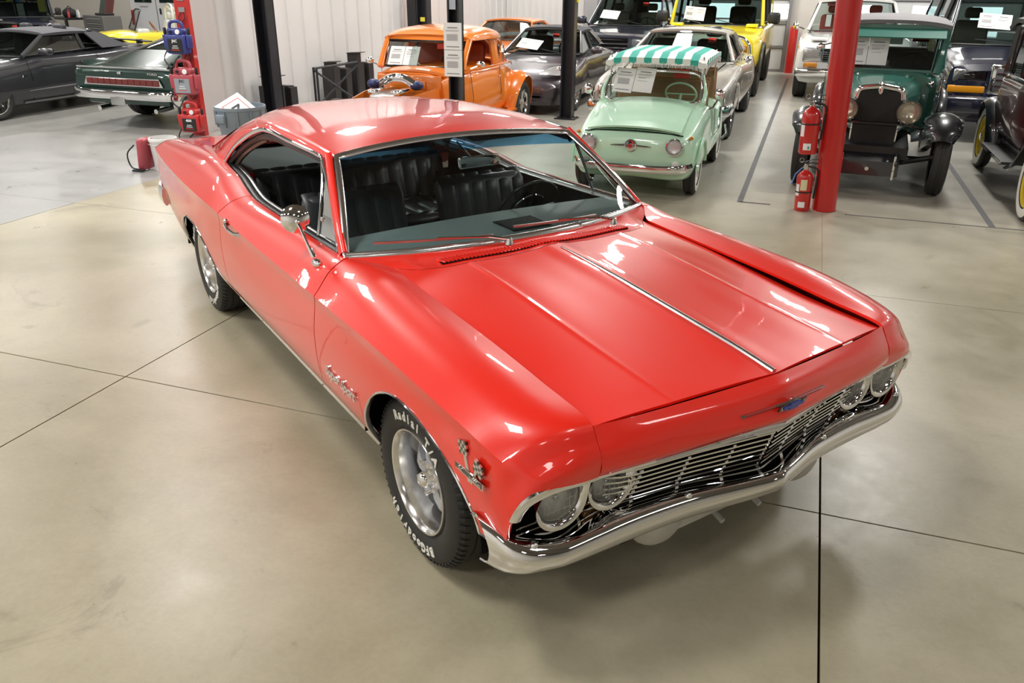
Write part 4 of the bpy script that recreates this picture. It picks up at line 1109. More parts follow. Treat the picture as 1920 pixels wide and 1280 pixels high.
def fender_strip(T, name, m, pts, hws, drop, y, s, tilt=0.):
    """arched mudguard: pts (x, z) along the arc, half widths, centre line y"""
    P_ = crs([(x, 0, z) for x, z in pts], 5); hw = np.interp(np.linspace(0, 1, len(P_)), np.linspace(0, 1, len(hws)), hws); G = []
    cen = np.array([(max(a for a, _ in pts[:5])+min(a for a, _ in pts[:5]))/2, 0, min(b for _, b in pts[:4])-.15])
    for i, p in enumerate(P_):
        t = P_[min(i+1, len(P_)-1)]-P_[max(i-1, 0)]; t = t/np.linalg.norm(t); n = np.array([-t[2], 0, t[0]]); n = n if np.dot(n, p-cen) > 0 else -n
        row = []
        for k in range(-6, 7):
            a = k/6; row.append(p+np.array([0, s*y+a*hw[i], 0])-n*drop*(abs(a)**2.2))
        G.append(row)
    return MB().grid(G).obj(name, m, T, smooth=50, thick=.012)
def sheet_pair(label, origin, u, v, n_off, sizes=((0, 0),), wd=.216, ht=.28):
    """printed sheets; origin lower left corner, u right, v up (world vectors)"""
    t = thing('printed_sheet', label, 'paper', origin)
    u, v = Vector(u).normalized(), Vector(v).normalized(); n = u.cross(v).normalized()*n_off
    for i, (ox, oy) in enumerate(sizes):
        q = u*ox+v*oy
        sh = MB().add([q, q+u*wd, q+u*wd+v*ht, q+v*ht], [(0, 1, 2, 3)]).obj('sheet', WHITE, t, smooth=0, thick=.0015)
        pr = MB()
        rows = [(.22, .80, .55, .010), (.12, .72, .76, .003), (.12, .68, .70, .003)]
        rows += [(.16, .34+.028*k, .62, .003) for k in range(9)] if i == 0 else [(.16, .60, .6, .004), (.16, .56, .4, .004), (.16, .45, .5, .003)]
        if i == 0: rows.append((.14, .10, .72, .008))
        for a, b, c, h_ in rows:
            o_ = q+u*wd*a+v*ht*b+n*1.0
            pr.add([o_, o_+u*wd*c, o_+u*wd*c+v*h_, o_+v*h_], [(0, 1, 2, 3)])
        tag(pr.obj('print', mat('grey_print', (.22, .23, .25), .7), sh, smooth=0), kind='stuff')
    return t
def loc_world(T, p):
    return Matrix.Translation(T.location) @ Matrix.Rotation(T.rotation_euler.z, 4, 'Z') @ Vector(p)
def ws_sheets(T, W, label, a0, t0=.12, two=True, wd=.216, out=True, sc=1.0, tilt=0):
    """sheets laid on the inside of a windscreen grid W[t][a]; a0: left edge (seen from the front) as a fraction"""
    k = int(round((a0+1)*8)); p = Vector(W[1][k]); q = Vector(W[6][k]); up = (q-p).normalized()
    rot = Matrix.Rotation(T.rotation_euler.z, 4, 'Z'); u = rot @ Vector((0, 1, 0)); v = rot @ up; v = (v+u*tilt).normalized(); u = (u-v*u.dot(v)).normalized()
    n = u.cross(v).normalized()
    o = loc_world(T, p+up*t0)+n*.05
    return sheet_pair(label, o, u, v, .003, ((0, 0), (wd*sc+.004, 0)) if two else ((0, 0),), wd*sc, .28*sc)
def car(name, label, b, a, off=0., away=False, cat='car'):
    return thing(name, label, cat, H(b, a, 0), TH+(0 if away else PI)+R(off))
def tag_red(T, W, k, t=6, sz=(.12, .07)):
    p = W[t][k]; MB().box((p[0]-.02, p[1], p[2]), (.004, sz[0], sz[1])).obj('red_ticket', mat('ticket_red', (.72, .05, .03), .6), T, smooth=0)

# ================================================================ the parked vehicles
CREAMW = paint('white_paint', (.72, .72, .70))
def mint_car():
    M_ = paint('mint_paint', (.52, .80, .60), .3)
    T = car('beach_car', 'tiny mint green open microcar with a green and white striped canopy', -1.0, 5.55)
    P = lambda name, mb, m, parent=T, **k: mb.obj(name, m, parent, **k)
    S = [(.50, sec(.58, .34, .46, .40, .34, .36, .03, .04)), (.47, sec(.645, .42, .46, .52, .27, .46)), (.40, sec(.685, .47, .45, .585, .22, .55)), (.20, sec(.735, .50, .45, .63, .20, .60)), (-.10, sec(.80, .52, .46, .65, .20, .61)),
         (-.42, sec(.86, .55, .46, .655, .20, .61)), (-.56, sec(.875, .58, .46, .655, .20, .61)), (-.62, sec(.80, .60, .44, .655, .20, .61)), (-.72, sec(.50, .62, .42, .655, .20, .61)), (-1.30, sec(.50, .62, .42, .655, .20, .61)),
         (-1.42, sec(.74, .60, .45, .66, .20, .61)), (-1.7, sec(.79, .57, .46, .66, .22, .60)), (-2.1, sec(.74, .50, .45, .62, .25, .56)), (-2.38, sec(.60, .42, .42, .50, .30, .44)), (-2.42, sec(.52, .32, .42, .38, .34, .34))]
    shell('body', T, M_, S, wells=((0, .27, .29, .25, .66), (-1.84, .27, .30, .25, .66)), cabin=(-1.95, -.60, .56, .34))
    wheels(T, ((0, .635), (-1.84, .635)), .265, .13, .16, 'steel', mat('cream_wheel', (.62, .64, .55), .3), mat('whitewall_rubber', (.75, .74, .68), .6))
    # bonnet as its own panel
    G = [[(x, y*(1 if x > .1 else 1), pch([-.5, -.1, .2, .40], [.876, .815, .755, .705])(x)-.055*(abs(y)/.5)**2.4) for y in np.linspace(-.47-.0*x, .47, 15)] for x in np.linspace(.40, -.50, 14)]
    P('bonnet', MB().grid([[(x+.035*(1-(y/.47)**2)*(1 if x > .3 else max(0, (x-.0)/.3) if x > 0 else 0), y, z+.004) for x, y, z in r_] for r_ in G]), M_, thick=.02, smooth=50)
    P('bonnet_gap', MB().bar([(.44-.05*(abs(y)/.5)**2, y, .683-.035*(abs(y)/.5)**2) for y in np.linspace(-.50, .50, 13)], .012, .010), DARK)
    # swage line on the nose
    sw = [(.485, -.36, .42), (.492, -.33, .50), (.49, -.24, .545), (.50, 0, .55), (.49, .24, .545), (.492, .33, .50), (.485, .36, .42)]
    P('nose_swage', MB().tube(crs(sw, 4), .008, 6), M_)
    for s in (-1, 1):
        round_lamp(T, (.487, s*.435, .555), .074, tilt=-4)
        P('fog_lamp', MB().lathe([(0, .02), (.03, .016), (.038, 0), (.04, -.03)], (.485, s*.46, .38), 'x', 18), mat('milky_lens', (.75, .75, .72), .2, 0, 1))
        P('indicator', MB().sphere((.36, s*.575, .63), .022, 10, 8), MATS['amber_lens'])
        P('front_wing_lip', MB().tube([(math.cos(t)*.295, s*.655, .27+math.sin(t)*.295) for t in np.linspace(.1, PI-.1, 14)], .018, 6), M_)
        # mirrors on stalks
        mm = P('wing_mirror', MB().sphere((-.52, s*.72, 1.0-.05), .055, 14, 10, (.6, 1, 1)), CHROME)
        P('mirror_stem', MB().tube([(-.52, s*.70, .90), (-.50, s*.66, .82), (-.48, s*.62, .80)], .010, 6), CHROME, mm)
        P('door_bar', MB().tube([(-.66, s*.66, .78), (-.70, s*.67, .50), (-1.26, s*.67, .50), (-1.34, s*.66, .72)], .012, 8), CHROME)
        P('side_bumper_bar', MB().tube([(-1.45, s*.70, .34), (-1.6, s*.74, .38), (-1.75, s*.70, .46)], .014, 8), CHROME)
    badge = P('nose_badge', MB().lathe([(0, .025), (.05, .02), (.062, .008), (.065, -.02)], (.50, 0, .545), 'x', 24), CHROME)
    P('badge_centre', MB().lathe([(0, .03), (.02, .028), (.022, .02)], (.50, 0, .545), 'x', 16), mat('badge_red', (.5, .02, .03), .3), badge)
    for s in (-1, 1): P('badge_whisker', MB().tube([(.51, s*.06, .552), (.505, s*.16, .545), (.49, s*.24, .535)], [.010, .007, .003], 6), CHROME, badge)
    P('front_bumper', MB().tube(crs([(.36, -.60, .345), (.50, -.52, .34), (.56, -.3, .335), (.575, 0, .335), (.56, .3, .335), (.50, .52, .34), (.36, .60, .345)], 5), .042, 10, flat=(.4, 1)), CHROME, smooth=60)
    # windscreen
    fr = [(-.50, -.50, .865), (-.44, 0, .845), (-.50, .50, .865), (-.58, .53, .93), (-.68, .485, 1.10), (-.70, .42, 1.135), (-.68, 0, 1.15), (-.70, -.42, 1.135), (-.68, -.485, 1.10), (-.58, -.53, .93)]
    P('windscreen_frame', MB().tube(crs(fr, 4, closed=True), .017, 8, closed=True), CHROME, smooth=60)
    P('windscreen', MB().add(fr, [tuple(range(len(fr)))]), GLASS, smooth=0)
    for s in (-1, 1): P('windscreen_post', MB().tube([(-.52, s*.545, .84), (-.60, s*.56, .95), (-.715, s*.50, 1.12)], [.035, .025, .018], 8), M_, smooth=60)
    P('cowl_top', MB().bar([(-.53-.05*(abs(y)/.5)**2+.04, y, .868-.02*(abs(y)/.5)**2) for y in np.linspace(-.56, .56, 9)], .10, .03), M_)
    # wicker seats
    wick = rough_mat('woven_wicker', (.20, .11, .05), (.34, .21, .10), .7, 90, bump=.4)
    for x, z in ((-1.18, .78), (-1.86, .84)):
        st_ = P('wicker_seat', MB().box((x+.22, 0, z-.26), (.44, 1.06, .10), bev=.03), wick, smooth=60)
        P('seat_back', MB().box((x, 0, z+.02), (.06, 1.04, .46), Matrix.Rotation(R(-10), 3, 'Y'), bev=.025), wick, st_, smooth=60)
        P('seat_frame', MB().tube([(x+.02, -.52, z-.2), (x-.045, -.52, z+.25), (x-.045, .52, z+.25), (x+.02, .52, z-.2)], .02, 6), mat('cane_wood', (.38, .19, .06), .5), st_)
    c = Vector((-.86, .26, .90)); n = Vector((-.75, 0, .66)).normalized(); a, b = Vector((0, 1, 0)), n.cross(Vector((0, 1, 0)))
    s_ = P('steering_wheel', MB().tube([c+(a*math.cos(t)+b*math.sin(t))*.17 for t in np.linspace(0, 2*PI, 29)[:-1]], .012, 6, closed=True, up=tuple(n)), M_, smooth=60)
    P('wheel_spoke', MB().tube([c-a*.165, c+a*.165], .008, 6), M_, s_); P('steering_column', MB().tube([c, c-n*.3], .016, 8), M_, s_)
    # canopy: stripes, valance and fringe
    GR = mat('canopy_green', (.03, .40, .32), .75); WH = mat('canopy_white', (.80, .80, .78), .75)
    def top(x, y, k=0):
        e = max(0, abs(y)-.30)/.24; f = max(0, (-(.62)-x if x > -1.2 else 0)); return 1.345-.055*e**2-.05*max(0, (x+.75)/.18 if x > -.75 else 0)-.03*max(0, (-1.75-x)/.2 if x < -1.75 else 0)
    can = P('canopy', MB().grid([[(x, y, top(x, y)-.014) for y in np.linspace(-.53, .53, 13)] for x in np.linspace(-.58, -1.94, 12)]), WH, thick=.006)
    nst = 13; yw = 1.08/nst
    for k in range(nst):
        y0 = -.54+k*yw; y1 = y0+yw; g_ = k % 2 == 1
        G = [[(x, y, top(x, y)) for y in (y0, (y0+y1)/2, y1)] for x in np.linspace(-.56, -1.96, 16)]
        P('canopy_stripe', MB().grid(G), GR if g_ else WH, can)
        for x, q in ((-.56, .004), (-1.96, -.004)):
            z = top(x, (y0+y1)/2); P('valance_flap', MB().prism([(0, 0), (yw, 0), (yw, -.05), (yw*.5, -.062), (0, -.05)], (x+q, y0, z+.002), (0, 1, 0), (.12, 0, 1), (.004, 0, 0)), GR if g_ else WH, can, smooth=0)
    for s in (-1, 1):
        for k in range(16):
            x0 = -.56-1.40*k/16; P('valance_flap', MB().prism([(0, 0), (-.0875, 0), (-.0875, -.04), (-.044, -.052), (0, -.04)], (x0, s*.542, top(x0, .54)+.002), (1, 0, 0), (0, 0, 1), (0, s*.004, 0)), GR if k % 2 else WH, can, smooth=0)
    fg = MB(); rr = random.Random(3)
    per = [(-.56, y) for y in np.linspace(-.54, .54, 110)]+[(x, s*.545) for s in (-1, 1) for x in np.linspace(-.56, -1.96, 130)]+[(-1.96, y) for y in np.linspace(-.54, .54, 110)]
    for x, y in per:
        z = top(x, y)-.045; l = .045+.01*rr.random(); fg.box((x+rr.uniform(-.003, .003), y+rr.uniform(-.003, .003), z-l/2), (.004, .004, l))
    tag(P('fringe', fg, WH, can, smooth=0), kind='stuff')
    for x in (-.66, -1.86):
        for s in (-1, 1): P('canopy_pole', MB().tube([(x, s*.50, .75), (x, s*.50, 1.31)], .009, 8), CHROME)
    T2 = sheet_pair('pair of white printed sheets propped on the windscreen of the mint green car', loc_world(T, (-.555, -.46, .93)), Matrix.Rotation(T.rotation_euler.z, 4, 'Z') @ Vector((.0, 1, -.05)), Matrix.Rotation(T.rotation_euler.z, 4, 'Z') @ Vector((-.42, .12, 1)), .003, ((0, .0), (.22, .02)), .215, .27)
    MB().box((-.70, .27, 1.13), (.004, .17, .09)).obj('red_ticket', mat('ticket_red', (.72, .05, .03), .6), T, smooth=0)
    for y in (-.02, .36): MB().box((-1.0, y, 1.165), (.12, .22, .012), Matrix.Rotation(R(12), 3, 'Y')).obj('sun_visor', BLACK, T, smooth=0)
mint_car()

def silver_coupe():
    M_ = paint('warm_silver', (.47, .44, .40), .33, 1, .55)
    T = car('muscle_coupe', 'silver seventies coupe parked right behind the mint green microcar', -1.30, 9.1)
    P = lambda name, mb, m, parent=T, **k: mb.obj(name, m, parent, **k)
    S = [(.92, sec(.76, .80, .62, .86, .42, .80, .03, .05)), (.86, sec(.80, .84, .62, .90, .34, .84)), (.5, sec(.88, .86, .62, .94, .27, .88)), (0, sec(.93, .86, .62, .95, .25, .89)), (-.8, sec(.97, .86, .62, .95, .24, .89)), (-2.0, sec(.93, .86, .63, .96, .24, .89)), (-2.9, sec(.98, .82, .64, .97, .26, .89)), (-3.6, sec(.94, .80, .66, .93, .34, .84)), (-3.95, sec(.86, .76, .66, .86, .44, .80))]
    shell('body', T, M_, S, wells=((0, .33, .42, .3, .96), (-2.85, .33, .42, .3, .97)), cabin=(-2.6, -.75, .74, .5))
    # bonnet line
    P('bonnet_gap', MB().bar([(.80, -.60, .835), (.83, -.3, .845), (.84, 0, .85), (.83, .3, .845), (.80, .60, .835)], .012, .012), DARK)
    for s in (-1, 1): P('bonnet_gap', MB().bar([(.80, s*.60, .836), (.3, s*.64, .902), (-.65, s*.70, .962)], .010, .012), DARK)
    ws, W = cabin_top(T, M_, (-.75, .80, .965), (-1.45, .60, 1.30), (-2.35, .60, 1.30), (-3.15, .74, .985), .05, (-1.95,), gl=GLASSD, seal=CHROME, cpil=.34)
    wheels(T, ((0, .93), (-2.85, .94)), .35, .26, .20, 'alloy')
    for s in (-1, 1):
        P('lamp_surround', MB().box((.90, s*.70, .67), (.06, .26, .20), bev=.03), STAIN, smooth=60); round_lamp(T, (.935, s*.70, .675), .085)
        P('side_marker', MB().box((.86, s*.885, .62), (.10, .02, .10), bev=.01), CHROME)
        P('door_mirror', MB().sphere((-.95, s*.98, 1.00), .06, 12, 8, (.7, 1, .8)), CHROME)
    P('grille', MB().box((.91, 0, .66), (.04, 1.12, .17)), DARK)
    for k in range(5): P('grille_bar', MB().box((.935, 0, .60+.03*k), (.01, 1.12, .008)), CHROME, smooth=0)
    P('front_bumper', MB().tube(crs([(.70, -.96, .50), (.95, -.90, .49), (1.02, -.5, .48), (1.04, 0, .48), (1.02, .5, .48), (.95, .90, .49), (.70, .96, .50)], 5), .075, 10, flat=(.5, 1)), CHROME, smooth=60)
    P('front_valance', MB().grid([[(.94-.04*(abs(y)/.9)**3, y, .42), (.86, y*.97, .25)] for y in np.linspace(-.86, .86, 11)]), M_, thick=.01)
    seat_pair(T, -1.45, .36, .92); dash_wheel(T, -1.05, .97, .66, .36)
    tag_red(T, W, 13)
    for s in (-1, 1): P('wheel_lip', MB().tube([(math.cos(t)*.425, s*.955, .33+math.sin(t)*.425) for t in np.linspace(.05, PI-.05, 16)], .010, 6), CHROME)
silver_coupe()

def yellow_truck():
    Y = paint('bright_yellow', (.88, .70, .01), .35)
    T = car('offroad_truck', 'bright yellow boxy off-roader with big black tyres near the back doors', -1.38, 14.15)
    P = lambda name, mb, m, parent=T, **k: mb.obj(name, m, parent, **k)
    S = [(.80, sec(1.06, .62, .95, .70, .62, .66, .02, .04)), (.74, sec(1.14, .80, .95, .90, .56, .86, .02, .05)), (.1, sec(1.20, .90, .95, 1.02, .52, .98, .02)), (-.75, sec(1.25, .93, .95, 1.03, .50, .98, .02)), (-3.6, sec(1.26, .95, .95, 1.03, .50, .98, .02)), (-3.9, sec(1.24, .93, .95, 1.0, .60, .95, .02))]
    shell('body', T, Y, S, wells=((0, .44, .52, .34, 1.03), (-3.12, .44, .52, .34, 1.03)), cabin=(-3.6, -.95, .86, .7))
    ws, W = cabin_top(T, Y, (-.95, .92, 1.25), (-1.12, .86, 1.78), (-3.85, .88, 1.80), (-3.9, .93, 1.26), .02, (-1.9, -2.9), wsb=.05, gl=GLASSD, pil=.05, cpil=.12)
    wheels(T, ((0, 1.02), (-3.12, 1.02)), .445, .32, .23, 'alloy')
    for s in (-1, 1):
        P('bonnet_vent', MB().box((-.62, s*.74, 1.27), (.35, .22, .06), bev=.02), Y, smooth=60)
        round_lamp(T, (.82, s*.46, 1.0), .09)
        P('indicator', MB().box((.80, s*.72, .92), (.06, .16, .12), bev=.02), mat('amber_lens', (.55, .20, .01)))
        mirror_ear(T, -.98, .98, 1.40, s, BLACK, (.14, .24, .22))
        P('brush_guard', MB().tube(crs([(.92, s*.30, .62), (.96, s*.34, .9), (.94, s*.40, 1.12), (.92, s*.70, 1.12), (.92, s*.84, .98), (.90, s*.86, .62)], 4), .028, 8), CHROME, smooth=60)
        P('front_wing_flare', MB().tube([(math.cos(t)*.54, s*1.04, .44+math.sin(t)*.54) for t in np.linspace(.1, PI-.1, 14)], .035, 8), BLACK)
        for k in (0,): P('roof_marker', MB().box((-1.22, s*.55, 1.83), (.06, .10, .03), bev=.01), MATS['amber_lens'])
    P('grille', MB().box((.80, 0, .98), (.05, .80, .20), bev=.02), CHROME)
    for k in range(6): P('grille_slot', MB().box((.83, -.30+.12*k, .98), (.01, .05, .16)), DARK, smooth=0)
    P('front_bumper', MB().box((.88, 0, .70), (.22, 1.9, .20), bev=.05), BLACK, smooth=60)
    seat_pair(T, -1.75, .42, 1.28, w=.55); dash_wheel(T, -1.25, 1.27, .80, .42)
    ws_sheets(T, W, 'pair of white printed sheets in the windscreen of the yellow truck', -.72, .02, sc=.95)
    for y in (-.35, .30):
        P('wiper', MB().tube([(-.83, y+.05, 1.28), (-.88, y-.30, 1.36)], .008, 5), BLACK)
yellow_truck()

def sports_car():
    M_ = paint('dark_violet_grey', (.060, .050, .062), .35, 1, .35)
    T = car('sports_car', 'dark grey convertible sports car behind the tall black post', -4.02, 10.9)
    P = lambda name, mb, m, parent=T, **k: mb.obj(name, m, parent, **k)
    S = [(.84, sec(.48, .45, .40, .55, .24, .50, .03, .05)), (.78, sec(.56, .62, .44, .72, .17, .66, .04)), (.6, sec(.64, .68, .50, .83, .15, .76, .04)), (.2, sec(.73, .70, .55, .88, .16, .80, .05, .02)), (-.3, sec(.80, .70, .56, .89, .17, .80, .05)), (-.9, sec(.87, .72, .57, .87, .17, .80, .04)), (-2.0, sec(.88, .72, .58, .88, .18, .81, .04)), (-2.6, sec(.90, .70, .60, .90, .20, .82, .04)), (-3.1, sec(.84, .66, .60, .86, .26, .78, .04)), (-3.4, sec(.70, .55, .55, .72, .34, .66, .04))]
    shell('body', T, M_, S, wells=((0, .31, .35, .28, .9), (-2.42, .31, .36, .28, .91)), cabin=(-2.0, -.80, .66, .45))
    fab = rough_mat('soft_top_fabric', (.045, .045, .05), (.06, .06, .065), .8, 60)
    ws, W = cabin_top(T, M_, (-.72, .72, .86), (-1.30, .54, 1.20), (-2.05, .52, 1.20), (-2.6, .62, .93), .05, (-1.65,), wsb=.12, gl=GLASSD, roof_m=fab, cpil=.22)
    wheels(T, ((0, .875), (-2.42, .885)), .31, .22, .215, 'alloy')
    for s in (-1, 1):
        e = [(.70, .40), (.72, .58), (.60, .74), (.40, .79), (.20, .72), (.30, .60), (.48, .50)]
        zf = lambda x, y: pch([.0, .4, .6, .72, .8], [.765, .725, .685, .635, .60])(x)-.09*max(0, (y-.60))/.2+.008
        ring = crs([(x, s*y, zf(x, y)) for x, y in e], 4, closed=True)
        c0 = (.46, s*.64, zf(.46, .64)+.012)
        hl = MB(); hl.v = [tuple(c0)]+[tuple(p) for p in ring]; hl.f = [(0, 1+i, 1+(i+1) % len(ring)) for i in range(len(ring))]
        L_ = P('headlamp', hl, mat('lamp_silver', (.72, .72, .74), .2, .6, 1), smooth=60)
        P('lamp_projector', MB().sphere((.42, s*.66, zf(.42, .66)+.0), .055, 12, 8), ALU, L_)
        mirror_ear(T, -.98, .82, .92, s, M_, (.12, .20, .11))
        P('indicator', MB().box((.28, s*.895, .50), (.06, .012, .03), bev=.005), MATS['amber_lens'])
    P('bumper_slot', MB().box((.80, 0, .30), (.08, 1.0, .09), bev=.03), DARK)
    seat_pair(T, -1.35, .34, .80); dash_wheel(T, -1.0, .87, .60, .34)
    ws_sheets(T, W, 'pair of white printed sheets in the windscreen of the dark sports car', -.80, .02)
    tag_red(T, W, 10)
    for y in (-.30, .25): P('wiper', MB().tube([(-.60, y+.1, .885), (-.68, y-.25, .93)], .007, 5), BLACK)
sports_car()

def hot_rod():
    O = paint('orange_lacquer', (.78, .20, .012), .3); OI = mat('orange_leather', (.30, .06, .02), .5)
    T = car('hot_rod', 'orange thirties hot rod coupe with its engine showing', -4.32, 6.22, 0)
    P = lambda name, mb, m, parent=T, **k: mb.obj(name, m, parent, **k)
    # body tub, cowl to tail
    S = [(-.62, sec(.94, .42, .66, .50, .34, .48, .05, .06)), (-.95, sec(1.0, .52, .66, .62, .30, .58, .05)), (-1.4, sec(1.02, .60, .66, .72, .28, .66, .05)), (-2.1, sec(1.02, .63, .68, .75, .28, .68, .05)), (-2.6, sec(1.0, .58, .68, .70, .30, .64, .08)), (-3.1, sec(.92, .46, .64, .58, .34, .50, .10)), (-3.5, sec(.74, .32, .56, .42, .38, .36, .10)), (-3.68, sec(.58, .2, .5, .26, .42, .22, .05))]
    shell('body', T, O, S, cabin=(-2.35, -1.15, .52, .5))
    # cab: roof shell with punched windows built from strips
    def arch(x, w_, z0, zt, n=14):
        """half-hoop section across the car"""
        return [(x, w_*math.sin(t)*(1 if abs(t) < 3 else 1), z0+(zt-z0)*(math.cos(t)**.62 if math.cos(t) > 0 else 0)) for t in np.linspace(-PI/2, PI/2, 2*n+1)]
    roof_c = [(-1.22, .60, 1.31, 1.36), (-1.35, .63, 1.31, 1.42), (-1.7, .655, 1.31, 1.46), (-2.1, .64, 1.30, 1.455), (-2.4, .58, 1.28, 1.40), (-2.62, .48, 1.18, 1.30)]
    RG = []
    for x, w_, z0, zt in roof_c: RG.append(arch(x, w_, z0, zt))
    RG = [[tuple(p) for p in row] for row in zip(*[crs(list(c), 3) for c in zip(*RG)])]
    P('roof', MB().grid(RG), O, thick=.025, smooth=50)
    # rear quarter curve down to the deck
    BG = []
    for t in np.linspace(0, 1, 8):
        x = -2.60-.42*t; w_ = .48+.05*t; z0 = 1.18-.26*t; zt = 1.30-.33*t
        BG.append([(x+.16*(abs(k)/8)**2*1.0, w_*k/8, zt-(zt-z0)*(abs(k)/8)**2.5) for k in range(-8, 9)])
    P('rear_panel', MB().grid(BG), O, thick=.02, smooth=50)
    def side(s):
        f = lambda L: [(x, y*s, z) for x, y, z in L]
        tp = lambda x: (x, .615 if x > -2.2 else .56, 1.315 if x > -2.2 else 1.27); bt = lambda x: (x, .665, .985)
        P('windscreen_pillar', MB().tube(f([(-.98, .60, .97), (-1.10, .605, 1.15), (-1.24, .60, 1.32)]), [.05, .04, .045], 8, flat=(1, .8)), O, smooth=60)
        P('door_pillar', MB().grid([[(x-.0*k, (.672-.05*k/3+.004*math.sin(PI*k/3))*s, .97+.35*k/3) for k in range(4)] for x in (-1.93, -2.0, -2.07)]), O, thick=.03, smooth=50)
        # rear quarter with an oval window: ring between an outer outline and an inner oval
        out = [(-2.06, .97), (-2.06, 1.32), (-2.25, 1.32), (-2.45, 1.28), (-2.62, 1.16), (-2.78, 1.02), (-2.84, .96), (-2.5, .94)]
        ou = crs([(x, 0, z) for x, z in out], 4, closed=True); N_ = len(ou); c = (-2.25, 1.135)
        yq = lambda x, z: .665-.055*max(0, (z-.97))/.35-.30*max(0, -2.2-x)**1.6
        inn = [];
        for p in ou:
            d = np.array([p[0]-c[0], p[2]-c[1]]); d = d/np.linalg.norm(d); inn.append((c[0]+d[0]*.095, c[1]+d[1]*.135))
        P('quarter_panel', MB().grid([[(p[0], yq(p[0], p[2])*s, p[2]) for p in ou], [(x, yq(x, z)*s+.01*s, z) for x, z in inn]], cv=True), O, thick=.02, smooth=50)
        P('quarter_window', MB().add([(x, (yq(x, z)-.02)*s, z) for x, z in inn], [tuple(range(N_))]), GLASSD, smooth=0)
        P('drip_rail', MB().tube(f([(-1.20, .615, 1.325), (-1.6, .655, 1.335), (-2.1, .64, 1.325), (-2.4, .585, 1.30)]), .018, 6), O, smooth=60)
        P('belt_line', MB().tube(f([(-1.0, .60, .955), (-1.4, .70, .965), (-2.1, .735, .965), (-2.7, .655, .94), (-3.2, .50, .85)]), .012, 6), O, smooth=60)
        P('door_line', MB().tube(f([(-1.12, .655, .95), (-1.12, .70, .60), (-1.16, .66, .36)]), .004, 4), DARK); P('door_line', MB().tube(f([(-2.02, .735, .95), (-2.02, .765, .60), (-2.0, .70, .36)]), .004, 4), DARK)
        P('door_handle', MB().tube(f([(-1.95, .775, .82), (-1.85, .785, .82)]), .009, 6), O)
        # rear and front mudguards
        fender_strip(T, 'rear_fender', O, [(-2.40, .32), (-2.47, .56), (-2.66, .74), (-2.88, .80), (-3.14, .72), (-3.32, .50), (-3.40, .30)], [.13, .17, .19, .19, .18, .14, .09], .075, .68, s)
        fender_strip(T, 'front_fender', O, [(.50, .30), (.42, .50), (.15, .62), (-.15, .60), (-.45, .44), (-.75, .33), (-1.1, .30)], [.10, .16, .18, .17, .16, .12, .09], .07, .72, s)
        P('running_board', MB().box((-1.75, s*.76, .30), (1.4, .20, .04), bev=.01), O)
        P('door_mirror', MB().sphere((-1.08, s*.82, 1.04), .055, 12, 8, (.7, 1.2, .8)), CHROME)
        P('mirror_arm', MB().tube(f([(-1.06, .62, .96), (-1.08, .80, 1.02)]), .008, 6), CHROME)
        P('engine_side', MB().grid([[(-.60, s*.44, z*1.0), (-.1, s*.38, z-.02), (.42, s*.28, z-.05)] for z in (.50, .60, .70, .77)]), O, thick=.015)
        P('headlamp', MB().sphere((.40, s*.45, .56), .09, 14, 10, (1.3, 1, 1)), O)
        P('headlamp_lens', MB().lathe([(.0, .02), (.06, .01), (.075, 0)], (.50, s*.45, .56), 'x', 18), LENS)
    both(side)
    W = [[(-1.02-.20*t+.05*(1-(k/8)**2), (.575+.0*t)*k/8, .985+.31*t-.0*(k/8)**2) for k in range(-8, 9)] for t in np.linspace(0, 1, 9)]
    P('windscreen', MB().grid(W), GLASS)
    per = [W[0][k] for k in range(17)]+[W[i][16] for i in range(1, 9)]+[W[8][k] for k in range(15, -1, -1)]+[W[i][0] for i in range(7, 0, -1)]
    P('windscreen_seal', MB().tube(per, .020, 6, closed=True), BLACKGLOSS)
    P('windscreen_header', MB().grid([[(-1.215+.05*(1-(k/8)**2), .60*k/8, 1.30), (-1.24+.03*(1-(k/8)**2), .60*k/8, 1.36-.04*(k/8)**4)] for k in range(-8, 9)]), O, thick=.02)
    P('cowl_top', MB().grid([[(x, .56*k/8*(1 if x < -.9 else .86), .975-.05*(abs(k)/8)**2+.0*x) for k in range(-8, 9)] for x in (-1.02, -.85, -.66)]), O, thick=.02, smooth=50)
    P('bulkhead', MB().box((-.62, 0, .72), (.04, .92, .40), bev=.02), O); P('bulkhead_recess', MB().box((-.595, 0, .80), (.02, .5, .10), bev=.01), O)
    # engine
    en = P('engine', MB().box((-.15, 0, .62), (.62, .36, .28), bev=.04), STAIN)
    for s in (-1, 1): P('valve_cover', MB().box((-.15, s*.16, .77), (.52, .12, .07), bev=.02), CHROME, en)
    P('intake_pipe', MB().tube(crs([(-.25, -.22, .84), (-.22, -.05, .92), (-.22, .12, .92), (-.2, .30, .84)], 4), .05, 12), CHROME, en)
    for s in (-1, 1): P('intake_hose', MB().sphere((-.22, s*.30, .84), .075, 12, 8, (1, 1.2, .8)), mat('hose_blue', (.02, .03, .12), .4), en)
    P('radiator_shell', MB().box((.50, 0, .50), (.08, .50, .40), bev=.04), O)
    wheels(T, ((0, .80), (-2.86, .83)), .33, .22, .20, 'alloy')
    seat_pair(T, -1.68, .29, .95, OI, .46, .6); dash_wheel(T, -1.18, .97, .50, .28, OI)
    u = lambda v: Matrix.Rotation(T.rotation_euler.z, 4, 'Z') @ Vector(v)
    sheet_pair('pair of white printed sheets in the windscreen of the orange hot rod', loc_world(T, (-.985, -.50, 1.0)), u((0, 1, 0)), u((-.2, 0, .31)), .003, ((0, 0), (.222, 0)), .215, .27)
    P('red_ticket', MB().box((-1.18, .22, 1.24), (.004, .12, .07)), MATS['ticket_red'])
hot_rod()

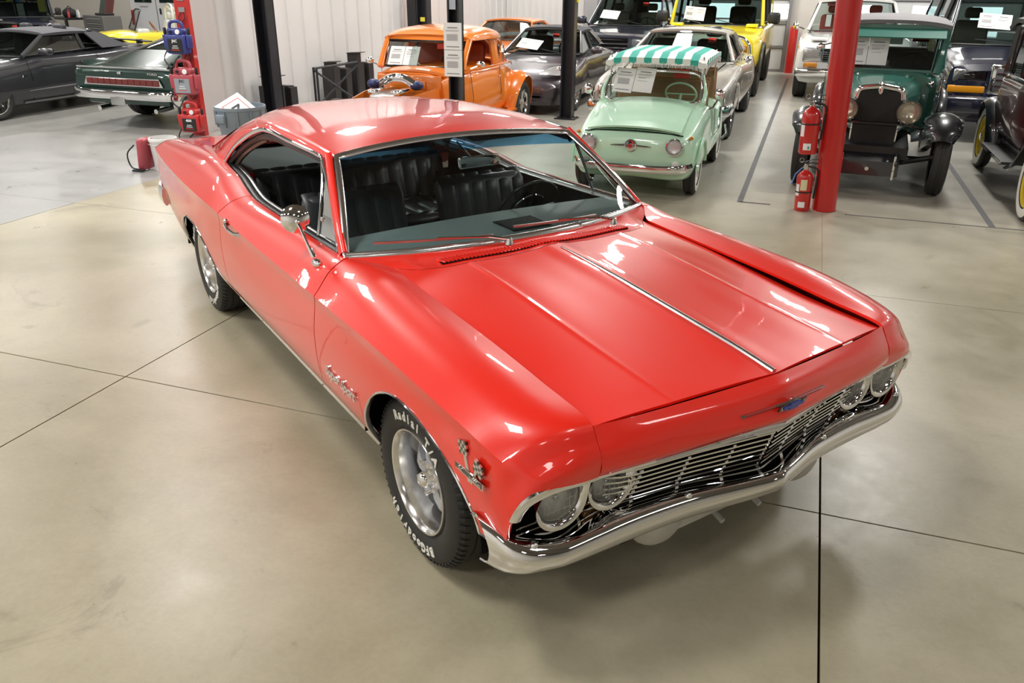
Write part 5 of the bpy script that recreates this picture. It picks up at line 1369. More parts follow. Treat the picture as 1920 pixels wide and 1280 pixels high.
def navy_wagon():
    M_ = paint('midnight_navy', (.006, .010, .026), .3)
    T = car('family_suv', 'dark navy sport utility vehicle with roof rails behind the dark sports car', -3.55, 15.5)
    P = lambda name, mb, m, parent=T, **k: mb.obj(name, m, parent, **k)
    S = [(.88, sec(.92, .70, .7, .80, .46, .72, .03, .05)), (.82, sec(1.02, .84, .72, .93, .34, .86, .03, .05)), (.3, sec(1.08, .86, .74, .98, .30, .90)), (-.70, sec(1.14, .88, .75, .98, .30, .92)), (-3.6, sec(1.14, .90, .75, .98, .30, .92)), (-3.85, sec(1.10, .86, .75, .95, .40, .88))]
    shell('body', T, M_, S, wells=((0, .38, .46, .3, .99), (-2.98, .38, .46, .3, .99)), cabin=(-3.6, -.90, .80, .6))
    ws, W = cabin_top(T, M_, (-.80, .84, 1.15), (-1.50, .70, 1.70), (-3.75, .70, 1.72), (-3.85, .84, 1.15), .05, (-1.95, -2.85), gl=GLASSD, cpil=.10)
    wheels(T, ((0, .96), (-2.98, .96)), .38, .25, .21, 'alloy')
    for s in (-1, 1):
        P('headlamp', MB().box((.86, s*.70, .86), (.08, .34, .20), bev=.03), LENS, smooth=60); P('headlamp_bowl', MB().box((.83, s*.70, .86), (.06, .32, .18), bev=.02), CHROME)
        mirror_ear(T, -.98, .92, 1.24, s, M_, (.14, .22, .17))
        P('roof_rail_bar', MB().tube(crs([(-1.9, s*.62, 1.76), (-2.0, s*.62, 1.82), (-2.8, s*.62, 1.83), (-3.5, s*.62, 1.82), (-3.6, s*.62, 1.76)], 4), .018, 6), BLACK)
    for x in (-2.2, -3.2): P('roof_cross_bar', MB().tube([(x, -.62, 1.83), (x, .62, 1.83)], .014, 6), BLACK)
    P('grille', MB().box((.88, 0, .86), (.05, .90, .24), bev=.02), DARK)
    for k in range(3): P('grille_bar', MB().box((.91, 0, .78+.08*k), (.02, .92, .02)), CHROME, smooth=0)
    P('front_bumper', MB().box((.93, 0, .58), (.16, 1.90, .17), bev=.05), CHROME, smooth=60)
    seat_pair(T, -1.55, .40, 1.10, mat('tan_vinyl', (.25, .21, .16), .5)); dash_wheel(T, -1.15, 1.12, .74, .40)
    ws_sheets(T, W, 'pair of white printed sheets in the windscreen of the navy sport utility vehicle', -.80, .06, sc=.95)
    tag_red(T, W, 12)
    for y in (-.35, .30): P('wiper', MB().tube([(-.70, y+.1, 1.18), (-.78, y-.30, 1.24)], .008, 5), BLACK)
navy_wagon()

def navy_van():
    M_ = paint('navy_paint', (.004, .006, .024), .3)
    T = car('passenger_van', 'dark navy full-size van with chrome grille and amber indicators', 3.36, 10.85)
    P = lambda name, mb, m, parent=T, **k: mb.obj(name, m, parent, **k)
    S = [(.90, sec(.98, .78, .72, .86, .36, .80, .03, .05)), (.84, sec(1.06, .88, .75, .97, .30, .90, .03, .05)), (.3, sec(1.14, .90, .78, 1.01, .28, .94)), (-.35, sec(1.22, .92, .8, 1.01, .28, .95)), (-4.3, sec(1.24, .94, .8, 1.01, .30, .95)), (-4.5, sec(1.20, .92, .8, .98, .42, .92))]
    shell('body', T, M_, S, wells=((0, .38, .46, .3, 1.02), (-3.5, .38, .46, .3, 1.02)), cabin=(-4.2, -.60, .86, .6))
    ws, W = cabin_top(T, M_, (-.42, .90, 1.23), (-1.05, .76, 1.86), (-4.45, .76, 1.90), (-4.5, .90, 1.24), .05, (-1.6, -2.9), gl=GLASSD, cpil=.10, pil=.05)
    wheels(T, ((0, .98), (-3.5, .98)), .38, .25, .21, 'alloy')
    for s in (-1, 1):
        P('headlamp_bowl', MB().box((.84, s*.69, .90), (.08, .44, .17), bev=.03), CHROME, smooth=60); P('headlamp', MB().box((.87, s*.69, .90), (.06, .44, .17), bev=.03), LENS, smooth=60)
        P('indicator', MB().box((.88, s*.72, .72), (.05, .46, .10), bev=.015), mat('amber_bright', (.75, .30, .01), .3), smooth=60)
        mirror_ear(T, -.62, 1.0, 1.28, s, CHROME, (.16, .26, .32))
    P('grille_surround', MB().box((.88, 0, .86), (.06, .92, .40), bev=.05), CHROME, smooth=60)
    P('grille', MB().box((.905, 0, .86), (.03, .80, .30), bev=.02), GREYP)
    for k in range(3): P('grille_bar', MB().box((.925, 0, .78+.08*k), (.01, .78, .012)), CHROME, smooth=0)
    P('front_bumper', MB().box((.93, 0, .52), (.18, 1.98, .24), bev=.06), M_, smooth=60)
    P('tow_hook', MB().tube([(1.02, -.5, .42), (1.06, -.5, .42), (1.06, -.4, .42), (1.02, -.4, .42)], .012, 6), CHROME)
    seat_pair(T, -1.25, .45, 1.22, mat('tan_vinyl', (.25, .21, .16), .5)); dash_wheel(T, -.80, 1.20, .80, .45, mat('tan_vinyl', (.25, .21, .16), .5))
    ws_sheets(T, W, 'pair of white printed sheets in the windscreen of the navy van', -.62, .16, sc=1.0)
    P('wiper', MB().tube([(-.30, -.1, 1.27), (-.36, -.55, 1.30)], .008, 5), BLACK); P('wiper', MB().tube([(-.30, .5, 1.27), (-.36, .05, 1.30)], .008, 5), BLACK)
navy_van()

def green_vintage():
    G_ = paint('dull_green', (.035, .16, .125), .35); K = paint('fender_black', (.006, .007, .010), .3)
    T = car('vintage_sedan', 'green and black thirties sedan standing behind the red column', 1.31, 6.50, -4)
    P = lambda name, mb, m, parent=T, **k: mb.obj(name, m, parent, **k)
    # bonnet
    S = [(.10, sec(1.04, .17, .80, .225, .58, .22, .02, .04)), (.06, sec(1.05, .18, .80, .235, .58, .23, .02, .04)), (-.5, sec(1.09, .26, .82, .34, .56, .33, .03, .06)), (-.95, sec(1.13, .34, .84, .44, .56, .44, .04, .07))]
    shell('bonnet', T, G_, S)
    for s in (-1, 1):
        for k in range(9): P('louvre', MB().box((-.15-.07*k, s*(.262+.0175*k), .84), (.014, .012, .20), bev=.004), G_, smooth=0)
        P('bonnet_hinge', MB().tube([(.09, s*.17, 1.03), (-.93, s*.33, 1.105)], .008, 6), G_)
    # cab
    S = [(-.93, sec(1.13, .42, .9, .50, .50, .48, .02, .04)), (-1.0, sec(1.14, .50, .9, .57, .46, .55, .02, .04)), (-1.4, sec(1.14, .58, .9, .64, .44, .62, .02, .04)), (-2.4, sec(1.14, .60, .9, .66, .44, .63, .02, .04)), (-2.85, sec(1.12, .54, .9, .60, .46, .57, .03, .06)), (-2.98, sec(1.05, .42, .85, .48, .52, .45, .03, .06))]
    shell('body', T, G_, S, cabin=(-2.8, -1.1, .55, .6, .50))
    roofm = rough_mat('grey_roof_fabric', (.16, .155, .17), (.22, .21, .22), .7, 40)
    RG = [[(x, y, 1.66-.05*(abs(y)/.6)**3-.03*max(0, (x+1.35)/.35)**2-.05*max(0, (-2.6-x)/.35)**2) for y in np.linspace(-.60, .60, 15)] for x in np.linspace(-1.02, -2.92, 14)]
    P('roof', MB().grid(RG), roofm, thick=.04, smooth=50)
    P('sun_visor', MB().grid([[(-1.03+.17*t, y, 1.585-.085*t-.0*(abs(y))) for y in np.linspace(-.56, .56, 9)] for t in np.linspace(0, 1, 4)]), G_, thick=.012)
    P('header_panel', MB().bar([(-1.05, -.56, 1.59), (-1.05, .56, 1.59)], .04, .07), G_)
    P('windscreen', MB().add([(-1.0, -.47, 1.15), (-1.0, .47, 1.15), (-1.05, .50, 1.53), (-1.05, -.50, 1.53)], [(0, 1, 2, 3)]), GLASSD, smooth=0)
    P('windscreen_frame', MB().bar([(-.99, -.48, 1.145), (-.99, .48, 1.145), (-1.04, .51, 1.53), (-1.04, -.51, 1.53)], .025, .02, up=(1, 0, 0), closed=True), G_)
    for s in (-1, 1):
        f = lambda L: [(x, y*s, z) for x, y, z in L]
        P('windscreen_pillar', MB().tube(f([(-1.0, .54, 1.12), (-1.06, .56, 1.35), (-1.08, .57, 1.60)]), .045, 8), G_)
        for x in (-1.75, -2.35): P('door_pillar', MB().tube(f([(x, .63, 1.12), (x, .59, 1.60)]), .035, 8), G_)
        P('rear_pillar', MB().grid([[(x, s*(.61-.02*k-.09*max(0, (-2.6-x)/.3)), 1.10+.17*k) for k in range(4)] for x in (-2.45, -2.65, -2.85)]), G_, thick=.03)
        P('side_window', MB().add(f([(-1.05, .60, 1.13), (-2.5, .62, 1.13), (-2.5, .575, 1.58), (-1.08, .56, 1.56)]), [(0, 1, 2, 3)]), GLASSD, smooth=0)
        P('side_rail', MB().tube(f([(-1.04, .58, 1.59), (-1.8, .605, 1.60), (-2.75, .58, 1.59)]), .035, 8), G_)
        P('belt_line', MB().tube(f([(-.95, .45, 1.12), (-1.4, .625, 1.12), (-2.4, .645, 1.12), (-2.9, .55, 1.09)]), .016, 6), G_)
        P('door_line', MB().tube(f([(-1.10, .625, 1.10), (-1.12, .64, .50)]), .004, 4), DARK)
        P('front_fender', MB(), K) if False else fender_strip(T, 'front_fender', K, [(.40, .61), (.35, .70), (.22, .79), (.02, .83), (-.25, .76), (-.50, .58), (-.75, .40), (-1.05, .33)], [.10, .15, .17, .175, .17, .15, .13, .11], .065, .645, s)
        P('fender_apron', MB().grid([[(x, s*.545, z1), (x, s*.36, z2)] for x, z1, z2 in ((.36, .62, .58), (.20, .74, .60), (-.05, .76, .60), (-.35, .62, .58), (-.75, .40, .50))]), K, thick=.006)
        fender_strip(T, 'rear_fender', K, [(-2.28, .34), (-2.36, .60), (-2.58, .78), (-2.85, .80), (-3.08, .66), (-3.20, .42)], [.10, .13, .13, .13, .12, .09], .06, .68, s)
        P('running_board', MB().box((-1.65, s*.70, .33), (1.35, .22, .03), bev=.008), K)
        lamp = P('headlamp', MB().lathe([(0, -.20), (.06, -.17), (.10, -.09), (.115, 0), (.118, .015), (.11, .02)], (.20, s*.30, .845), 'x', 28), mat('lamp_shell', (.03, .03, .035), .2, 0, 1), smooth=50)
        P('lamp_rim', MB().lathe([(.108, .01), (.118, .022), (.120, .0), (.116, -.01)], (.20, s*.30, .845), 'x', 28), CHROME, lamp)
        P('reflector', MB().lathe([(.108, .005), (.07, -.06), (0, -.09)], (.20, s*.30, .845), 'x', 24), mat('aged_reflector', (.62, .56, .42), .18, 1), lamp); P('lens', MB().lathe([(.108, .01), (.06, .022), (0, .026)], (.20, s*.30, .845), 'x', 24), LENS, lamp)
        P('grille_shell_side', MB().tube([(.10, s*.215, .52), (.10, s*.225, .80), (.10, s*.222, .98)], .016, 8), CHROME)
        P('chassis_horn', MB().tube([(.10, s*.26, .44), (.42, s*.27, .42), (.52, s*.27, .36)], .022, 8), K)
        P('tie_bracket', MB().bar([(.48, s*.25, .44), (.46, s*.25, .20)], .02, .02), CHROME)
        P('cowl_lamp', MB().sphere((-.93, s*.50, 1.02), .04, 12, 8, (1.4, 1, 1)), CHROME)
    # door mirror post, radiator
    P('radiator_top', MB().tube(crs([(.10, -.225, .95), (.10, -.20, 1.035), (.10, -.10, 1.06), (.10, 0, 1.07), (.10, .10, 1.06), (.10, .20, 1.035), (.10, .225, .95)], 5), .026, 8, flat=(1, 1.2)), CHROME, smooth=60)
    P('radiator_core', MB().box((.105, 0, .76), (.03, .42, .54)), mat('core_black', (.012, .012, .012), .7)); P('badge', MB().sphere((.135, 0, 1.04), .03, 12, 8, (.3, .8, 1.5)), CHROME)
    P('radiator_cap', MB().lathe([(0, .03), (.03, .025), (.035, 0)], (.08, 0, 1.09), 'z', 14), CHROME)
    P('lamp_bar', MB().tube([(.15, -.52, .66), (.17, -.30, .715), (.17, 0, .715), (.17, .30, .715), (.15, .52, .66)], .014, 8), BLACKGLOSS)
    for s in (-1, 1): P('lamp_stalk', MB().tube([(.17, s*.30, .71), (.14, s*.30, .76)], .014, 6), CHROME)
    P('gravel_apron', MB().grid([[(.14, y, .49), (.30, y, .42), (.40, y*1.1, .36), (.42, y*1.1, .22)] for y in np.linspace(-.27, .27, 5)]), K, thick=.01)
    P('crank_hole', MB().lathe([(0, .012), (.02, .012), (.024, 0)], (.425, 0, .29), 'x', 12), CHROME)
    P('front_axle', MB().tube([(.0, -.62, .38), (.02, -.3, .30), (.02, .3, .30), (.0, .62, .38)], .028, 8), BLACK); P('tie_rod', MB().tube([(-.14, -.60, .34), (-.14, .60, .34)], .014, 6), BLACK)
    P('chassis', MB().box((-1.3, 0, .44), (3.2, .72, .12)), BLACK)
    wheels(T, ((0, .755), (-2.77, .755)), .375, .155, .25, 'wire', BLACKGLOSS)
    P('spare_mirror', MB().sphere((-1.02, -.72, 1.36), .05, 10, 8, (.4, 1, 1)), CHROME); P('mirror_arm', MB().tube([(-1.02, -.57, 1.42), (-1.02, -.72, 1.38)], .008, 6), CHROME)
    BW = mat('brown_cloth', (.06, .045, .035), .8)
    seat_pair(T, -1.75, .30, 1.02, BW, .52, .55, head=False); seat_pair(T, -2.4, 0, 1.02, BW, 1.0, .55, head=False, both_=False)
    dash_wheel(T, -1.15, 1.12, .46, .30, BW, r=.20)
    rz = Matrix.Rotation(T.rotation_euler.z, 4, 'Z')
    sheet_pair('white printed sheets in the windscreen of the green vintage sedan', loc_world(T, (-.99, -.42, 1.19)), rz @ Vector((0, 1, 0)), rz @ Vector((-.13, 0, 1)), .003, ((0, 0), (.215, 0)), .21, .30)
    MB().box((-1.045, .32, 1.49), (.004, .17, .08)).obj('red_ticket', MATS['ticket_red'], T, smooth=0); MB().box((-1.15, .06, 1.45), (.01, .16, .08)).obj('rear_view_mirror', CHROME, T, smooth=0)
green_vintage()

def maroon_vintage():
    Mr = paint('maroon_paint', (.055, .006, .008), .3); K = MATS['fender_black']
    T = car('vintage_coach', 'maroon and black vintage car with yellow wire wheels and whitewall tyres', 3.39, 5.62)
    P = lambda name, mb, m, parent=T, **k: mb.obj(name, m, parent, **k)
    S = [(.10, sec(1.02, .20, .8, .26, .58, .25, .02, .04)), (-.75, sec(1.10, .32, .84, .42, .56, .42, .04, .07))]
    shell('bonnet', T, Mr, S)
    S = [(-.74, sec(1.12, .44, .9, .50, .48, .48, .02, .04)), (-.85, sec(1.13, .54, .9, .60, .44, .56, .02, .04)), (-1.4, sec(1.14, .67, .88, .72, .42, .64, .02, .04)), (-2.3, sec(1.13, .67, .88, .72, .42, .64, .02, .04)), (-2.75, sec(1.08, .54, .86, .60, .46, .56, .04, .08)), (-2.95, sec(.95, .42, .8, .48, .52, .45, .05, .10))]
    shell('body', T, Mr, S, cabin=(-2.5, -.98, .55, .6, .52))
    RG = [[(x, y, 1.74-.09*(abs(y)/.68)**3-.05*max(0, (x+1.2)/.35)**2-.12*max(0, (-2.35-x)/.4)**2) for y in np.linspace(-.68, .68, 17)] for x in np.linspace(-.86, -2.72, 16)]
    P('roof', MB().grid(RG), rough_mat('black_roof_vinyl', (.012, .012, .013), (.02, .02, .02), .35, 60), thick=.05, smooth=50)
    P('windscreen', MB().add([(-.84, -.47, 1.14), (-.84, .47, 1.14), (-.92, .50, 1.55), (-.92, -.50, 1.55)], [(0, 1, 2, 3)]), GLASSD, smooth=0)
    for s in (-1, 1):
        f = lambda L: [(x, y*s, z) for x, y, z in L]
        for x, x2 in ((-.85, -.92), (-1.62, -1.62), (-2.2, -2.2)): P('window_pillar', MB().tube(f([(x, .66, 1.12), (x2, .65, 1.62)]), .035, 8), K)
        P('rear_pillar', MB().grid([[(x, s*(.69-.01*k-.14*max(0, (-2.4-x)/.3)), 1.08+.18*k) for k in range(4)] for x in (-2.3, -2.5, -2.72)]), K, thick=.04, smooth=50)
        P('side_window', MB().add(f([(-.88, .655, 1.14), (-2.35, .68, 1.14), (-2.35, .655, 1.60), (-.95, .64, 1.58)]), [(0, 1, 2, 3)]), GLASSD, smooth=0)
        P('side_rail', MB().tube(f([(-.88, .655, 1.62), (-1.6, .67, 1.64), (-2.6, .62, 1.60)]), .035, 8), K)
        P('belt_line', MB().tube(f([(-.8, .50, 1.115), (-1.3, .70, 1.12), (-2.3, .705, 1.12), (-2.8, .56, 1.05)]), .022, 8), K)
        P('door_line', MB().tube(f([(-.98, .63, 1.10), (-1.0, .65, .46)]), .004, 4), DARK); P('door_line', MB().tube(f([(-1.66, .65, 1.10), (-1.68, .67, .46)]), .004, 4), DARK)
        P('door_handle', MB().tube(f([(-1.58, .69, 1.0), (-1.48, .70, 1.0)]), .009, 6), CHROME)
        fender_strip(T, 'front_fender', K, [(.42, .48), (.36, .70), (.12, .80), (-.15, .76), (-.42, .58), (-.68, .40), (-.92, .36)], [.10, .12, .13, .13, .13, .12, .12], .06, .66, s)
        fender_strip(T, 'rear_fender', K, [(-2.10, .36), (-2.18, .60), (-2.38, .78), (-2.63, .82), (-2.88, .72), (-3.02, .48)], [.11, .13, .14, .14, .12, .09], .06, .66, s)
        P('running_board', MB().box((-1.52, s*.70, .355), (1.22, .24, .03), bev=.006), mat('ribbed_mat', (.05, .05, .05), .6)); P('board_edge', MB().box((-1.52, s*.822, .355), (1.22, .008, .034)), CHROME)
        P('valance', MB().box((-1.52, s*.60, .40), (1.3, .03, .10)), K)
        round_lamp(T, (.25, s*.30, .82), .10)
    P('radiator_shell', MB().box((.13, 0, .80), (.06, .50, .56), bev=.04), CHROME); P('front_bumper', MB().tube([(.62, -.72, .42), (.68, 0, .42), (.62, .72, .42)], .03, 8), CHROME)
    P('chassis', MB().box((-1.3, 0, .44), (3.2, .72, .12)), BLACK)
    wheels(T, ((0, .745), (-2.63, .745)), .36, .125, .235, 'wire', mat('wheel_yellow', (.70, .52, .04), .35), mat('whitewall_rubber', (.75, .74, .68), .6))
    seat_pair(T, -1.6, .30, 1.0, BLKV, .52, .5, head=False)
maroon_vintage()

def white_pickup():
    M_ = CREAMW
    T = car('white_truck', 'white eighties truck with square headlamps behind the green vintage sedan', 1.28, 14.5)
    P = lambda name, mb, m, parent=T, **k: mb.obj(name, m, parent, **k)
    S = [(.86, sec(.96, .86, .72, .92, .42, .86, .02, .04)), (.80, sec(1.02, .90, .74, .99, .36, .92, .02, .04)), (-.6, sec(1.16, .92, .76, 1.01, .34, .95)), (-3.8, sec(1.18, .92, .76, 1.01, .34, .95)), (-4.0, sec(1.14, .90, .76, .98, .42, .92))]
    shell('body', T, M_, S, wells=((0, .38, .48, .3, 1.02), (-2.9, .38, .48, .3, 1.02)), cabin=(-3.6, -.85, .82, .7))
    ws, W = cabin_top(T, M_, (-.80, .86, 1.18), (-1.30, .70, 1.68), (-3.7, .72, 1.68), (-3.9, .86, 1.18), .05, (-2.0,), cpil=.12, pil=.045)
    wheels(T, ((0, .98), (-2.9, .98)), .38, .25, .21, 'alloy')
    for s in (-1, 1):
        P('lamp_surround', MB().box((.85, s*.70, .84), (.06, .34, .24), bev=.02), STAIN, smooth=60); P('headlamp', MB().box((.885, s*.70, .86), (.02, .22, .14), bev=.01), LENS); P('headlamp_bowl', MB().box((.875, s*.70, .86), (.02, .20, .12)), ALU)
        P('indicator', MB().box((.87, s*.72, .66), (.04, .24, .08), bev=.01), MATS['amber_lens'])
        P('side_lamp', MB().box((.78, s*.98, .98), (.08, .02, .06), bev=.005), MATS['amber_lens'])
        P('door_mirror', MB().sphere((-.9, s*1.10, 1.26), .08, 12, 8, (.7, .8, 1)), CHROME); P('mirror_arm', MB().tube([(-.9, s*.93, 1.20), (-.9, s*1.08, 1.25)], .012, 6), CHROME)
    P('grille', MB().box((.87, 0, .84), (.04, 1.04, .22)), DARK)
    for k in range(6): P('grille_bar', MB().box((.895, 0, .75+.036*k), (.01, 1.04, .012)), CHROME, smooth=0)
    P('bonnet_bulge', MB().box((.05, -.62, 1.10), (1.3, .30, .05), bev=.02), M_, smooth=60)
    P('front_bumper', MB().box((.95, 0, .54), (.14, 1.96, .15), bev=.04), CHROME, smooth=60)
    rd = mat('red_cloth', (.25, .04, .03), .7); seat_pair(T, -1.55, .40, 1.15, rd); dash_wheel(T, -1.1, 1.16, .76, .40, rd)
    P('visor', MB().box((-1.33, -.32, 1.66), (.10, .48, .06), bev=.01), rd)
    P('white_sheet', MB().box((-1.05, -.50, 1.36), (.01, .10, .22)), WHITE)
white_pickup()

def grey_convertible():
    M_ = paint('graphite_metallic', (.060, .060, .070), .33, 1, .4)
    T = car('soft_top_convertible', 'graphite grey convertible with a grey fabric top on the left', -12.08, 6.38); T.scale = (1, 1, .9)
    P = lambda name, mb, m, parent=T, **k: mb.obj(name, m, parent, **k)
    S = [(.92, sec(.62, .70, .5, .78, .26, .70, .04)), (.85, sec(.74, .76, .52, .86, .20, .78, .04)), (.4, sec(.88, .78, .60, .92, .18, .84, .05)), (-.6, sec(.97, .80, .62, .93, .18, .85, .05)), (-1.0, sec(1.0, .82, .64, .93, .18, .85, .03)), (-2.2, sec(1.0, .82, .66, .93, .19, .85, .03)), (-2.9, sec(1.03, .78, .68, .93, .24, .85, .03)), (-3.6, sec(1.02, .76, .68, .88, .34, .82, .03)), (-3.78, sec(.96, .72, .66, .80, .42, .76, .03))]
    shell('body', T, M_, S, wells=((0, .335, .40, .28, .94), (-2.72, .335, .40, .28, .94)), cabin=(-2.35, -.95, .72, .55))
    fab = rough_mat('grey_fabric_top', (.13, .13, .145), (.17, .17, .185), .85, 60, bump=.1)
    ws, W = cabin_top(T, M_, (-.72, .80, .99), (-1.35, .60, 1.31), (-2.30, .58, 1.31), (-2.95, .66, 1.04), .05, (-2.05,), wsb=.12, gl=GLASSD, roof_m=fab, cpil=.10, rearglass=False)
    for s in (-1, 1):
        P('soft_top_side', MB().grid([[(x0*(1-t)+x1*t, s*((.63)*(1-t)+(.74)*t), 1.305*(1-t)+1.01*t) for t in np.linspace(0, 1, 6)] for x0, x1 in ((-2.18, -2.42), (-2.30, -2.7), (-2.42, -3.05))]), fab, thick=.03, smooth=60)
        mirror_ear(T, -.98, .90, 1.06, s, M_, (.14, .22, .12))
        P('door_line', MB().tube([(-.70, s*.90, .93), (-.72, s*.936, .62), (-.70, s*.88, .26)], .005, 4), DARK); P('door_line', MB().tube([(-2.12, s*.90, .96), (-2.2, s*.938, .66), (-2.1, s*.88, .28)], .005, 4), DARK)
        P('side_stripe', MB().bar([(-.62, s*.925, .44), (-2.35, s*.925, .45)], .012, .03, up=(0, 0, 1)), mat('silver_stripe', (.35, .35, .37), .4)); P('sill_strip', MB().bar([(-.52, s*.875, .235), (-2.3, s*.875, .235)], .03, .03), STAIN)
        P('door_handle', MB().tube([(-1.95, s*.925, .83), (-1.92, s*.955, .84), (-1.78, s*.955, .84), (-1.75, s*.925, .83)], .014, 8), CHROME)
        t = text_mb('GT', .11, .006, .002); t.xf(frame((-.62, s*.928, .66), (1, 0, 0) if s < 0 else (-1, 0, 0), (0, 0, 1))); P('wing_badge', t, CHROME, smooth=0)
        round_lamp(T, (.88, s*.62, .62), .10)
    P('soft_top_rear', MB().grid([[(-2.38-.62*t, .60*k/6*(1+.1*t), 1.35-.31*t-.02*(k/6)**2+.03*math.sin(PI*t)) for k in range(-6, 7)] for t in np.linspace(0, 1, 7)]), fab, thick=.02, smooth=60)
    P('grille', MB().box((.92, 0, .56), (.05, .90, .20), bev=.04), DARK)
    P('tail_spoiler', MB().grid([[(-3.62+.10*t, y, 1.10-.0*t-.03*(abs(y)/.8)**3) for y in np.linspace(-.80, .80, 9)] for t in (0, .5, 1, 1.6)]), BLACK, thick=.02)
    for s in (-1, 1): P('spoiler_foot', MB().box((-3.5, s*.60, 1.06), (.12, .04, .08)), BLACK)
    wheels(T, ((0, .925), (-2.72, .925)), .335, .24, .235, 'alloy')
    seat_pair(T, -1.55, .38, .98); dash_wheel(T, -1.05, .98, .70, .38)
grey_convertible()

def green_fastback():
    M_ = paint('dark_green_metallic', (.002, .032, .022), .3, 1, .3)
    T = car('fastback', 'dark green fastback seen from behind beside the red post', -8.82, 7.82, 0, True)
    P = lambda name, mb, m, parent=T, **k: mb.obj(name, m, parent, **k)
    # x forward; rear axle at 0 for this one
    S = [(-1.22, sec(.80, .80, .62, .90, .50, .82, .02, .03)), (-1.18, sec(.86, .84, .64, .93, .47, .84, .02, .03)), (-.6, sec(.92, .84, .66, .96, .42, .88)), (0, sec(.97, .84, .66, .97, .28, .90)), (1.2, sec(.97, .84, .66, .96, .26, .90)), (2.1, sec(.96, .84, .64, .96, .26, .90)), (3.4, sec(.86, .84, .62, .94, .30, .86)), (3.75, sec(.76, .76, .58, .84, .40, .78))]
    shell('body', T, M_, S, wells=((0, .34, .40, .3, .97), (2.9, .34, .40, .3, .96)), cabin=(.6, 2.0, .72, .6))
    # fastback roof
    prof = [(-1.10, .875), (-.6, .99), (0, 1.13), (.6, 1.25), (1.1, 1.31), (1.6, 1.30), (1.85, 1.27)]; pz = pch([p[0] for p in prof], [p[1] for p in prof]); hw = pch([-1.10, -.4, .4, 1.2, 1.85], [.72, .66, .60, .59, .60])
    RG = [[(x, hw(x)*k/10, pz(x)-.05*(abs(k)/10)**3) for k in range(-10, 11)] for x in np.linspace(-1.10, 1.85, 24)]
    P('roof', MB().grid(RG), M_, thick=.03, smooth=45)
    P('rear_window', MB().grid([[(x, (hw(x)-.10)*k/8, pz(x)+.006-.035*(abs(k)/8)**3) for k in range(-8, 9)] for x in np.linspace(-.35, .85, 10)]), mat('smoked_rear_glass', (.01, .02, .018), .04, 0, 1), smooth=60)
    P('windscreen', MB().grid([[(1.85+.55*t+.08*(1-(k/8)**2), (.58+.18*t)*k/8, 1.25-.28*t) for k in range(-8, 9)] for t in np.linspace(0, 1, 6)]), GLASSD)
    for s in (-1, 1):
        P('rear_pillar', MB().grid([[(x, s*(hw(x)-.005+(.82-hw(x))*t), (pz(x)-.05)*(1-t)+.93*t) for t in np.linspace(0, 1, 6)] for x in np.linspace(-1.10, .5, 10)]), M_, thick=.025, smooth=50)
        P('side_window', MB().grid([[(x, s*(hw(x)+(.82-hw(x))*t), (pz(x)-.05)*(1-t)+.95*t) for t in (0, .5, 1)] for x in np.linspace(.5, 2.0, 5)]), GLASSD)
        P('exhaust_tip', MB().tube([(-1.24, s*.52, .27), (-.9, s*.52, .29)], .035, 12), CHROME)
        P('windscreen_pillar', MB().tube([(1.85, s*.60, 1.25), (2.45, s*.78, .96)], .03, 8), M_)
        P('door_mirror', MB().sphere((2.0, s*.95, 1.02), .05, 10, 8), CHROME)
    P('tail_edge', MB().bar([(-1.20, -.84, .855), (-1.22, 0, .86), (-1.20, .84, .855)], .03, .02), CHROME)
    rec = P('tail_lamp_frame', MB().prism([(-.72, -.055), (.72, -.055), (.66, .055), (-.66, .055)], (-1.232, 0, .665), (0, 1, 0), (0, 0, 1), (-.012, 0, 0)), CHROME, smooth=0)
    for k in range(12):
        y = -.605+.11*k; P('tail_lamp', MB().box((-1.248, y, .665), (.014, .104, .085), bev=.006), mat('tail_red_dark', (.16, .015, .012), .25, 0, .6), rec, smooth=0)
    t = text_mb('FORD', .045, .004, .001, 1.5); t.xf(frame((-1.228, -.55, .785), (0, -1, 0), (0, 0, 1))); P('tail_lettering', t, CHROME, smooth=0)
    P('tail_badge', MB().box((-1.23, .05, .785), (.01, .07, .035), bev=.005), CHROME)
    P('rear_bumper', MB().tube(crs([(-.98, .95, .50), (-1.22, .93, .50), (-1.32, .80, .50), (-1.34, 0, .50), (-1.32, -.80, .50), (-1.22, -.93, .50), (-.98, -.95, .50)], 5), .070, 10, flat=(.4, 1)), CHROME, smooth=60)
    P('rear_valance', MB().box((-1.15, 0, .42), (.10, 1.5, .16), bev=.03), M_)
    P('licence_bracket', MB().box((-1.36, .03, .42), (.01, .26, .14), bev=.004), STAIN)
    wheels(T, ((0, .94), (2.9, .93)), .335, .24, .20, 'alloy')
green_fastback()

